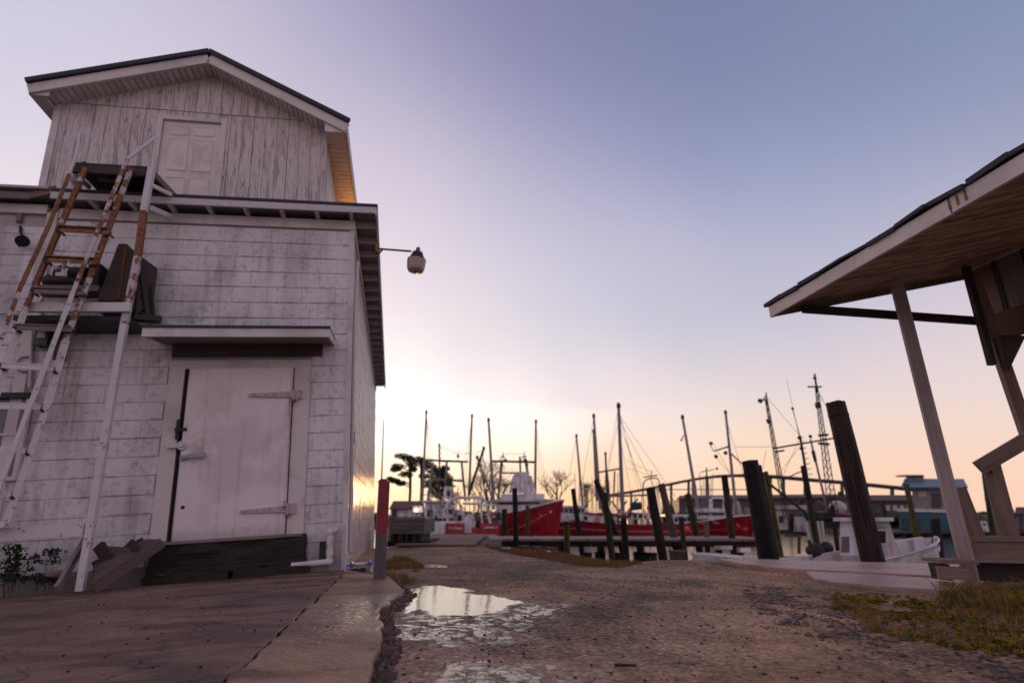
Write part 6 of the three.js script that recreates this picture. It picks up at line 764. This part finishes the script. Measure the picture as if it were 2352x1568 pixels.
// ---------------------------------------------------------------- far side: bridge, warehouse, blue building
{
  const z = 260, u = z / FOC, pts = [[1380, 1141], [1440, 1132], [1500, 1121], [1560, 1108], [1610, 1099], [1650, 1094], [1700, 1092], [1770, 1094], [1860, 1102], [1950, 1109], [2060, 1120], [2200, 1136]], t = thing('bridge', 'long arched road bridge on tall columns across the far water', 'bridge', W(1650, 1180, z).setY(0));
  part(t, 'deck', pts.slice(1).map((p, i) => beam(W(...pts[i], z), W(...p, z), 8, 4.6 * u)), M.bridge); part(t, 'parapet', pts.slice(1).map((p, i) => beam(W(pts[i][0], pts[i][1] - 3.2, z - 4), W(p[0], p[1] - 3.2, z - 4), 0.3, 1.2 * u)), M.bridge);
  const yAt = (x) => { for (let i = 0; i < pts.length - 1; i++) if (x >= pts[i][0] && x <= pts[i + 1][0]) return mix(pts[i][1], pts[i + 1][1], (x - pts[i][0]) / (pts[i + 1][0] - pts[i][0])); return 1130; };
  for (const x of [1450, 1490, 1542, 1582, 1592, 1625, 1720, 1770, 1800, 1850, 1935, 1990, 2050]) part(t, 'column', beam(W(x, yAt(x), z), W(x, 1215, z), 2, 3.2 * u, V3(1, 0, 0)), M.bridge); part(t, 'lower_truss', beam(W(1470, 1124, z + 3), W(1765, 1124, z + 3), 1, 1.6 * u), M.bridge);
  const wz = 170, w = thing('warehouse', 'long dark grey warehouse behind the boats under the bridge', 'warehouse', W(1760, 1200, wz)), p = (x, y, d = 0) => W(x, y, wz + d);
  part(w, 'wall', [slab([p(1560, 1215), p(1985, 1215), p(1985, 1143), p(1560, 1147)], V3(0, 0, -20))], M.warehouse); part(w, 'roof', [slab([p(1556, 1147, -1), p(1990, 1143, -1), p(1985, 1136, 8), p(1562, 1140, 8)], V3(0, 0.3, 0))], M.shedRoof); for (let i = 0; i < 9; i++) part(w, 'bay_door', slab([p(1575 + i * 45, 1213, -0.1), p(1598 + i * 45, 1213, -0.1), p(1598 + i * 45, 1165, -0.1), p(1575 + i * 45, 1165, -0.1)], V3(0, 0, 0.09)), i % 3 ? M.bridge : M.greyWall);
  const w2 = thing('warehouse', 'low brown-roofed warehouse between the tallest piling and the blue building', 'warehouse', W(2040, 1200, 150)), q = (x, y, d = 0) => W(x, y, 150 + d); part(w2, 'wall', slab([q(1990, 1215), q(2110, 1215), q(2110, 1150), q(1990, 1150)], V3(0, 0, -15)), M.warehouse); part(w2, 'roof', slab([q(1985, 1151, -1), q(2112, 1151, -1), q(2110, 1139, 8), q(1995, 1139, 8)], V3(0, 0.3, 0)), M.shedRoof); for (let i = 0; i < 4; i++) part(w2, 'window', slab([q(2035 + i * 16, 1172, -0.1), q(2045 + i * 16, 1172, -0.1), q(2045 + i * 16, 1160, -0.1), q(2035 + i * 16, 1160, -0.1)], V3(0, 0, 0.09)), M.cream);
  const bz = 78, bb2 = thing('waterside_building', 'two-tone building with blue roof, grey upper wall and teal base at the right', 'building', W(2120, 1215, bz)), s = (x, y, d = 0) => W(x, y, bz + d);
  part(bb2, 'base', slab([s(2066, 1222), s(2215, 1222), s(2215, 1177), s(2066, 1172)], V3(6.48, 0, -9)), M.teal); part(bb2, 'trim_band', slab([s(2062, 1174, -0.2), s(2218, 1178, -0.2), s(2218, 1172, -0.2), s(2062, 1167, -0.2)], V3(6.77, 0, -9.4)), M.trim); part(bb2, 'upper_wall', slab([s(2096, 1172, 0.3), s(2215, 1175, 0.3), s(2215, 1120, 0.3), s(2096, 1120, 0.3)], V3(5.76, 0, -8)), M.greyWall);
  part(bb2, 'roof', [slab([s(2070, 1120, -1), s(2225, 1121, -1), s(2215, 1102, 3), s(2080, 1101, 3)], V3(0, 0.15, 0)), slab([s(2080, 1101, 3), s(2215, 1102, 3), s(2225, 1121, 9), s(2070, 1120, 9)], V3(0, 0.15, 0))], M.blueRoof); const cu = part(bb2, 'cupola', slab([s(2082, 1103, 2), s(2122, 1103, 2), s(2122, 1094, 2), s(2082, 1094, 2)], V3(1.44, 0, -2)), M.greyWall); part(cu, 'cupola_roof', slab([s(2078, 1094, 1.5), s(2126, 1094, 1.5), s(2120, 1090, 2.4), s(2084, 1090, 2.4)], V3(0, 0.05, -2)), M.darkIron);
  for (const [x0, x1, y0, y1, m] of [[2110, 2128, 1128, 1140, M.cream], [2142, 2162, 1132, 1166, M.window], [2170, 2185, 1130, 1150, M.window]]) part(bb2, 'window', slab([s(x0, y1, 0.24), s(x1, y1, 0.24), s(x1, y0, 0.24), s(x0, y0, 0.24)], V3(0, 0, 0.05)), m); for (const [x0, x1] of [[2075, 2090], [2100, 2114], [2140, 2156]]) part(bb2, 'doorway', slab([s(x0, 1221, -0.05), s(x1, 1221, -0.05), s(x1, 1190, -0.05), s(x0, 1190, -0.05)], V3(0, 0, 0.04)), M.window);
  const pier = thing('pier', 'dark timber pier under the teal building', 'pier', s(2150, 1230)); part(pier, 'deck', slab([s(2040, 1222, -6), s(2420, 1222, -6), s(2420, 1227, -6), s(2040, 1227, -6)], V3(0, 0, -14)), M.darkWood); for (let i = 0; i < 13; i++) part(pier, 'pile', cyl(s(2045 + i * 28, 1222, -6).setY(WATER - 1), s(2045 + i * 28, 1222, -6), 0.3, 0.3, 8), M.pile);
  // small houses and boats beyond the shelter
  const hz = 110, k = (x, y, d = 0) => W(x, y, hz + d); [[2215, 2250, 1186, M.boatWhite, 'pale small shed right of the blue building', 1178], [2292, 2330, 1182, M.greyWall, 'grey shed seen under the shelter rail', 1172], [2335, 2390, 1180, M.blueRoof, 'bluish shed at the right edge under the shelter', 1166]].forEach(([x0, x1, y, m, l, r]) => { const o = thing('shed', l, 'shed', k(x0, 1205)); part(o, 'wall', slab([k(x0, 1215), k(x1, 1215), k(x1, y), k(x0, y)], V3(0, 0, -4)), m); part(o, 'roof', [slab([k(x0 - 3, y + 1, -0.8), k(x1 + 3, y + 1, -0.8), k(x1, r, 2), k(x0, r, 2)], V3(0, 0.15, 0)), slab([k(x0, r, 2), k(x1, r, 2), k(x1 + 3, y + 1, 5), k(x0 - 3, y + 1, 5)], V3(0, 0.15, 0))], M.shedRoof); part(o, 'door', slab([k(x0 + 8, 1214, -0.06), k(x0 + 17, 1214, -0.06), k(x0 + 17, y + 6, -0.06), k(x0 + 8, y + 6, -0.06)], V3(0, 0, 0.05)), M.window); });
  for (const [x, yw, l, m] of [[2255, 200, 'small white boat beyond the shelter post', M.boatWhite], [2315, 170, 'small maroon boat under the shelter rail', M.boatMaroon]]) { const b = boat('small_boat', l, x, 74, yw), h = hullShape({ L: 3.6, B: 1.3, bow: 1.1, mid: 0.8, stern: 0.8 }); b.part('hull', h.band(0, 1), m); b.part('deck', h.deck(), M.trim); b.part('cabin', box(-0.4, 0.7, 0.7, 1.7, -0.4, 0.4), M.boatWhite); b.part('window', box(-0.2, 0.5, 1.2, 1.5, -0.41, 0.41), M.window); }
}

// ---------------------------------------------------------------- trees
function bareTree(label, px, base, top, z, seed, spread = 1, group) {
  const r = rng(seed), a = W(px, base, z), H = W(px, top, z).y - a.y, t = thing('bare_tree', label, 'tree', a.clone(), group), trunk = [], crown = [];
  const grow = (p, d, L, rad, lvl) => { const q = p.clone().addScaledVector(d, L); (lvl < 1 ? trunk : crown).push(cyl(p, q, rad, rad * 0.68, lvl < 2 ? 7 : 4, true)); if (lvl > (spread < 1 ? 6 : 5)) return; const n = lvl === 0 ? 4 : r() < 0.45 ? 3 : 2; for (let i = 0; i < n; i++) { const ang = r() * 6.283, tilt = (0.28 + 0.5 * r()) * spread, side = V3(Math.cos(ang), 0, Math.sin(ang)); grow(lvl === 0 ? p.clone().lerp(q, 0.7 + 0.3 * i / n) : q, d.clone().multiplyScalar(Math.cos(tilt)).addScaledVector(side, Math.sin(tilt)).add(V3(0, 0.08, 0)).normalize(), L * (0.68 + 0.2 * r()), rad * 0.62, lvl + 1); } };
  grow(a, V3(0.03, 1, 0).normalize(), H * 0.26, H * 0.026, 0); part(t, 'trunk', trunk, M.bark); part(t, 'crown', crown, M.twig); return t;
}
bareTree('bare round-crowned tree between the red bow and the tall masts', 1283, 1192, 1064, 120, 11, 1.15);
[[1098, 1092, 12], [1122, 1060, 13], [1150, 1090, 14], [1212, 1096, 16]].forEach(([x, top, s], i) => bareTree(['bare tree behind the crossed booms, left of the white boom', 'tallest bare tree behind the crossed booms', 'bare tree behind the red trawler mast frame', 'bare tree right of the red trawler tower'][i], x, 1190, top, 125, s, 0.8));
[[1345, 1105, 17], [1385, 1110, 18]].forEach(([x, top, s], i) => bareTree(['thin bare tree behind the black piling and short mast', 'thin bare tree behind the paired tall masts'][i], x, 1190, top, 130, s, 0.6));
function pine(label, px, base, top, z, seed, clumps) { // clumps: pixel x, y, half width, half height
  const r = rng(seed), a = W(px, base, z), u = z / FOC, t = thing('pine_tree', label, 'tree', a.clone()), tip = W(px + 3, top, z), pts = [a, a.clone().lerp(tip, 0.5).add(V3(0.2, 0, 0)), tip], limbs = [], leaf = [];
  part(t, 'trunk', [tube(pts, 3.2 * u, 7, 14)], M.bark);
  for (const [x, y, w, h] of clumps) { const c = W(x, y, z + (r() - 0.5) * 4), s = a.clone().lerp(tip, clamp((base - y - 10) / (base - top))); limbs.push(cyl(s, c, 1.2 * u, 0.5 * u, 5));
    for (let i = 0; i < 420; i++) { const q = V3(r() * 2 - 1, r() * 2 - 1, r() * 2 - 1); if (q.length() > 1) { i--; continue; } const p = c.clone().add(V3(q.x * w * 1.2 * u, q.y * h * 1.35 * u, q.z * w * 1.2 * u)), k = (2.2 + 3.4 * r()) * u, e = V3(r() - 0.5, r() - 0.3, r() - 0.5).normalize(), f = V3(r() - 0.5, r() - 0.5, r() - 0.5).normalize(); leaf.push(p, p.clone().addScaledVector(e, k), p.clone().addScaledVector(f, k * 0.7)); } }
  const g = new THREE.BufferGeometry(); g.setAttribute('position', new THREE.Float32BufferAttribute(leaf.flatMap((p) => [p.x, p.y, p.z]), 3)); g.computeVertexNormals(); part(t, 'limbs', limbs, M.bark); part(t, 'crown', boxUV(g), M.needles);
}
pine('tall flat-topped pine silhouetted left of the trawler masts', 938, 1192, 1046, 105, 31, [[924, 1048, 16, 5], [938, 1054, 14, 6], [946, 1066, 12, 6], [914, 1072, 14, 5], [908, 1078, 10, 4], [932, 1090, 14, 5], [906, 1104, 11, 4], [896, 1100, 6, 3], [948, 1078, 8, 4], [920, 1110, 10, 4]]);
pine('pine behind the white trawler mast frame', 964, 1192, 1052, 112, 32, [[964, 1056, 14, 6], [976, 1066, 14, 7], [988, 1074, 13, 8], [996, 1090, 14, 9], [1006, 1108, 14, 8], [984, 1112, 14, 8], [1014, 1090, 12, 7], [972, 1094, 9, 5], [1000, 1130, 16, 9], [1022, 1076, 8, 5]]);
pine('dark bushy pine between the trawler mast and exhaust stack', 1012, 1192, 1074, 118, 33, [[1012, 1084, 14, 9], [1024, 1098, 14, 9], [1004, 1116, 15, 9], [1030, 1118, 13, 9], [1014, 1136, 18, 9], [1040, 1140, 14, 8]]);
{
  const r = rng(71), g = []; for (let i = 0; i < 260; i++) { const px = 850 + r() * 1540, s = 3 + r() * 6, p = W(px, 1183 + r() * 8, 140 + r() * 10); g.push(new THREE.IcosahedronGeometry(s * 0.11 * 1.4, 1).scale(1.6, 0.8, 1).translate(p.x, p.y, p.z)); } struct('far_bushes', g, M.needles, 'stuff').userData.label = 'low dark bushes along the far shore';
}

// ---------------------------------------------------------------- grass, weeds, stones
function scatter(name, label, geo, material, poly, n, seed, place) {
  const r = rng(seed), b = [Math.min(...poly.map((p) => p[0])), Math.max(...poly.map((p) => p[0])), Math.min(...poly.map((p) => p[1])), Math.max(...poly.map((p) => p[1]))], L = []; let guard = 0;
  while (L.length < n && guard++ < n * 60) { const x = mix(b[0], b[1], r()), z = mix(b[2], b[3], r()); if (!inPoly(poly, x, z)) continue; const q = place(x, z, r); if (q) L.push([x, z, q]); }
  const m = new THREE.InstancedMesh(geo, material, L.length), o = new THREE.Object3D(); m.name = name; m.castShadow = m.receiveShadow = true; m.userData = { kind: 'stuff', label };
  L.forEach(([x, z, q], i) => { o.position.set(x, groundY(x, z) + (q.y ?? 0), z); o.rotation.set(q.rx ?? 0, r() * 6.283, q.rz ?? 0); o.scale.set(q.s * (q.sx ?? 1), q.s * (q.sy ?? 1), q.s); o.updateMatrix(); m.setMatrixAt(i, o.matrix); m.setColorAt(i, q.c); }); scene.add(m); return m;
}
function blades(n, h, w, lean, seed) { const r = rng(seed), pos = []; for (let i = 0; i < n; i++) { const a = r() * 6.283, d = r() * w * 2.2, x = Math.cos(a) * d, z = Math.sin(a) * d, b = r() * 6.283, k = h * (0.5 + 0.6 * r()), l = lean * k * (0.4 + r()), cx = Math.cos(b), cz = Math.sin(b), t = w * 0.13; pos.push(x - cz * t, 0, z + cx * t, x + cz * t, 0, z - cx * t, x + cx * l * 0.4, k * 0.65, z + cz * l * 0.4, x + cx * l * 0.4, k * 0.65, z + cz * l * 0.4, x + cz * t * 0.7 + cx * l * .4, k * 0.6, z - cx * t * 0.7 + cz * l * .4, x + cx * l, k, z + cz * l); } const g = new THREE.BufferGeometry(); g.setAttribute('position', new THREE.Float32BufferAttribute(pos, 3)); g.computeVertexNormals(); return boxUV(g); }
function leaves(n, R0, s, seed) { const r = rng(seed), pos = []; for (let i = 0; i < n; i++) { const a = r() * 6.283, e = r() * 1.4, d = R0 * (0.3 + 0.7 * r()), c = V3(Math.cos(a) * Math.cos(e) * d, Math.sin(e) * d * 0.8 + 0.01, Math.sin(a) * Math.cos(e) * d), u = V3(r() - 0.5, r() - 0.2, r() - 0.5).normalize().multiplyScalar(s * (0.6 + 0.8 * r())), v = V3(r() - 0.5, r() - 0.5, r() - 0.5).cross(u).normalize().multiplyScalar(s * 0.35), p = [c, c.clone().addScaledVector(u, 0.5).add(v), c.clone().add(u), c.clone().addScaledVector(u, 0.5).sub(v)]; [0, 1, 2, 0, 2, 3].forEach((k) => pos.push(p[k].x, p[k].y, p[k].z)); } const g = new THREE.BufferGeometry(); g.setAttribute('position', new THREE.Float32BufferAttribute(pos, 3)); g.computeVertexNormals(); return boxUV(g); }
const leafMat = new THREE.MeshPhysicalMaterial({ color: 0xffffff, roughness: 0.85, side: THREE.DoubleSide }), stoneMat = mat(1, 1, 1, { roughness: 0.8, bumpMap: tRough, bumpScale: 0.004 });
const stoneGeo = (() => { const g = BGU.mergeVertices(new THREE.IcosahedronGeometry(1, 1).deleteAttribute('normal').deleteAttribute('uv')), p = g.attributes.position, r = rng(5); for (let i = 0; i < p.count; i++) { const k = 0.75 + 0.4 * r(); p.setXYZ(i, p.getX(i) * k * 1.2, p.getY(i) * k * 0.6, p.getZ(i) * k); } g.computeVertexNormals(); return boxUV(g); })();
const dryC = (r) => { const k = 0.7 + 0.6 * r(); return C(0.22 * k, 0.115 * k, 0.04 * k); }, greenC = (r) => { const k = 0.6 + 0.8 * r(), y = r(); return C(mix(0.09, 0.3, y) * k, mix(0.1, 0.17, y) * k, 0.012 * k); }, stoneC = (r) => { const k = 0.4 + 1.0 * r(); return C(0.25 * k, 0.175 * k, 0.15 * k); };
const tuft = blades(16, 0.05, 0.03, 0.8, 3), tuft2 = blades(14, 0.07, 0.035, 0.6, 4), clump = leaves(26, 0.05, 0.035, 6);
const dryStrip = GP([[1118, 1257], [1190, 1263], [1270, 1268], [1340, 1283], [1396, 1292], [1470, 1292], [1430, 1303], [1340, 1300], [1270, 1288], [1180, 1272]]);
scatter('dry_grass', 'strip of tan dry grass along the water edge', tuft, leafMat, dryStrip, 2600, 41, (x, z, r) => ({ s: 0.5 + 0.7 * r(), c: r() < 0.08 ? greenC(r) : dryC(r) }));
scatter('dry_grass', 'patch of dry grass by the red-topped post', tuft2, leafMat, GP([[885, 1282], [930, 1280], [975, 1300], [960, 1325], [925, 1352], [880, 1350]]), 650, 42, (x, z, r) => vnoise(x * 5, z * 5, 9) > 0.45 ? { s: 0.25 + 0.4 * r(), c: r() < 0.35 ? greenC(r) : dryC(r) } : null);
const weedP = GP([[1900, 1362], [2060, 1370], [2200, 1378], [2420, 1385], [2560, 1560], [2420, 1560], [2250, 1500], [2100, 1478], [2000, 1450], [1930, 1420]]);
scatter('weeds', 'low yellow-green weeds growing through the gravel at the right', clump, leafMat, weedP, 1000, 43, (x, z, r) => vnoise(x * 3.2, z * 4.2, 15) * 0.6 + 0.5 * vnoise(x * 14, z * 14, 16) > 0.5 + 0.24 * r() ? { s: 0.2 + 0.7 * r() * r(), sy: 0.5 + 0.5 * r(), c: greenC(r) } : null);
scatter('weeds', 'sparse grass blades standing in the gravel at the right', tuft2, leafMat, weedP, 700, 49, (x, z, r) => vnoise(x * 4, z * 4, 19) > 0.35 + 0.3 * r() ? { s: 0.3 + 0.7 * r() * r(), c: r() < 0.45 ? dryC(r) : greenC(r) } : null);
scatter('weeds', 'taller green weeds at the foot of the shelter', leaves(44, 0.07, 0.032, 8), leafMat, GP([[2170, 1372], [2220, 1366], [2420, 1362], [2620, 1420], [2500, 1440], [2330, 1415], [2230, 1400]]), 420, 44, (x, z, r) => vnoise(x * 6, z * 6, 18) < 0.36 ? null : ({ s: 0.35 + 0.85 * r() * r(), c: C(0.03 + 0.09 * r(), 0.055 + 0.05 * r(), 0.012) }));
scatter('gravel', 'loose grey gravel among the weeds at the right', stoneGeo, stoneMat, GP([[1700, 1345], [2200, 1372], [2520, 1390], [2700, 1640], [2300, 1580], [1950, 1540], [1750, 1450]]), 2600, 45, (x, z, r) => 0.55 * vnoise(x * 2, z * 2, 25) + 0.45 * vnoise(x * 9, z * 9, 26) > 0.42 + 0.25 * Math.max(0, 1 - polyDist(weedP, x, z) * 1.2 - 1) + 0.3 * r() ? { s: 0.005 + 0.013 * Math.pow(r(), 2.5), y: 0.003, c: stoneC(r) } : null);
scatter('gravel', 'small stones scattered over the road', stoneGeo, stoneMat, [[-1.0, -11], [2.5, -9], [4, -5.5], [2.6, -1.6], [-0.9, -1.6], [-0.4, -4]], 2600, 46, (x, z, r) => near(0, x, z) > -0.03 ? null : { s: 0.003 + 0.007 * Math.pow(r(), 3), y: 0.002, c: C(...(r() < 0.7 ? [0.07, 0.055, 0.05] : [0.24, 0.2, 0.19])) });
scatter('gravel', 'grit and small stones lying on the concrete slabs', stoneGeo, stoneMat, [[-3.6, -5.6], [-1.3, -5.3], [-0.95, -4.3], [-0.85, -2.2], [-2.6, -2.2]], 350, 48, (x, z, r) => ({ s: 0.0025 + 0.006 * Math.pow(r(), 4), y: 0.066, c: C(...(r() < 0.75 ? [0.05, 0.038, 0.033] : [0.26, 0.2, 0.18])) }));
const rub = (name, label, line, n, w, seed, big) => { const r = rng(seed), m = new THREE.InstancedMesh(stoneGeo, stoneMat, n), o = new THREE.Object3D(); m.name = name; m.userData = { kind: 'stuff', label }; for (let i = 0; i < n; i++) { const k = r() * (line.length - 1), a = line[Math.floor(k)], b = line[Math.ceil(k)], t = k % 1, x = mix(a[0], b[0], t) + (r() - 0.5) * w + w * 0.3, z = mix(a[1], b[1], t) + (r() - 0.5) * 0.05; o.position.set(x, 0.06 * softmin(x + 1.9) + 0.004, z); o.rotation.set(r() * 3, r() * 6, r() * 3); o.scale.setScalar(0.004 + big * Math.pow(r(), 2.4)); o.updateMatrix(); m.setMatrixAt(i, o.matrix); m.setColorAt(i, (() => { const k = 0.5 + r(); return C(0.17 * k, 0.115 * k, 0.098 * k); })()); } scene.add(m); };
rub('rubble', 'crumbled concrete along the ragged slab edge', slabEdge, 1500, 0.12, 51, 0.015); rub('rubble', 'crumbs of concrete in the crack between the slabs', crackLine, 260, 0.05, 52, 0.011);
scatter('weeds', 'thin grass blades among the taller weeds by the shelter', blades(12, 0.14, 0.03, 0.5, 9), leafMat, GP([[2160, 1374], [2220, 1366], [2420, 1362], [2620, 1420], [2500, 1450], [2330, 1425], [2230, 1405]]), 300, 47, (x, z, r) => ({ s: 0.4 + 0.8 * r(), c: r() < 0.4 ? dryC(r) : greenC(r) }));
{
  const t = localThing('weed_bush', 'dark weedy bush growing against the wall under the ladder', 'bush'), r = rng(61), dk = mat(0.028, 0.036, 0.014, { roughness: 0.9 }), g = [], s = [];
  for (let i = 0; i < 46; i++) { const p = F(-60 + r() * 190, 1345 - Math.pow(r(), 1.6) * 100 * (0.5 + 0.5 * r()), 0.12 + r() * 0.28); g.push(leaves(30, 0.075, 0.032, 100 + i).translate(p.x, p.y, p.z)); if (i % 3 === 0) s.push(cyl(V3(p.x + (r() - 0.5) * 0.25, -0.1, 0.2), p, 0.003, 0.002, 4)); } part(t, 'foliage', g, dk); part(t, 'stems', s, M.bark);
  const q = thing('stick', 'short brown stick lying on the road', 'stick', G(1435, 1527)); part(q, 'stick', [cyl(G(1412, 1527, 0.008), G(1462, 1528, 0.008), 0.007, 0.005, 6), cyl(G(1440, 1527, 0.01), G(1448, 1530, 0.01), 0.004, 0.002, 5)], M.bark);
  const c = thing('plastic_cup', 'white plastic cup at the water edge beside the dry grass', 'cup', W(1270, 1279, 9.5)), cp = W(1270, 1279, 9.5); part(c, 'cup', new THREE.LatheGeometry([[0.0001, 0], [0.05, 0], [0.065, 0.1], [0.068, 0.1], [0.055, -0.004], [0.0001, -0.004]].map(([a, b]) => new THREE.Vector2(a, b)), 16).rotateZ(1.2).translate(cp.x, cp.y, cp.z), M.pvc); part(c, 'rim', new THREE.TorusGeometry(0.067, 0.006, 6, 18).rotateY(Math.PI / 2 ).translate(cp.x - 0.09, cp.y + 0.03, cp.z), M.pvc);
  const bt = G(1157, 1262, 0.03), bo = thing('green_bottle', 'small green glass bottle lying at the grass edge by the ramp', 'bottle', bt.clone()); part(bo, 'bottle', new THREE.LatheGeometry([[0.0001, 0], [0.035, 0.004], [0.035, 0.12], [0.014, 0.17], [0.014, 0.22], [0.0001, 0.22]].map(([a, b]) => new THREE.Vector2(a, b)), 14).rotateZ(1.5).rotateY(0.7).translate(bt.x + 0.1, bt.y, bt.z), mat(0.03, 0.2, 0.05, { roughness: 0.1 }));
}
renderer.render(scene, camera);
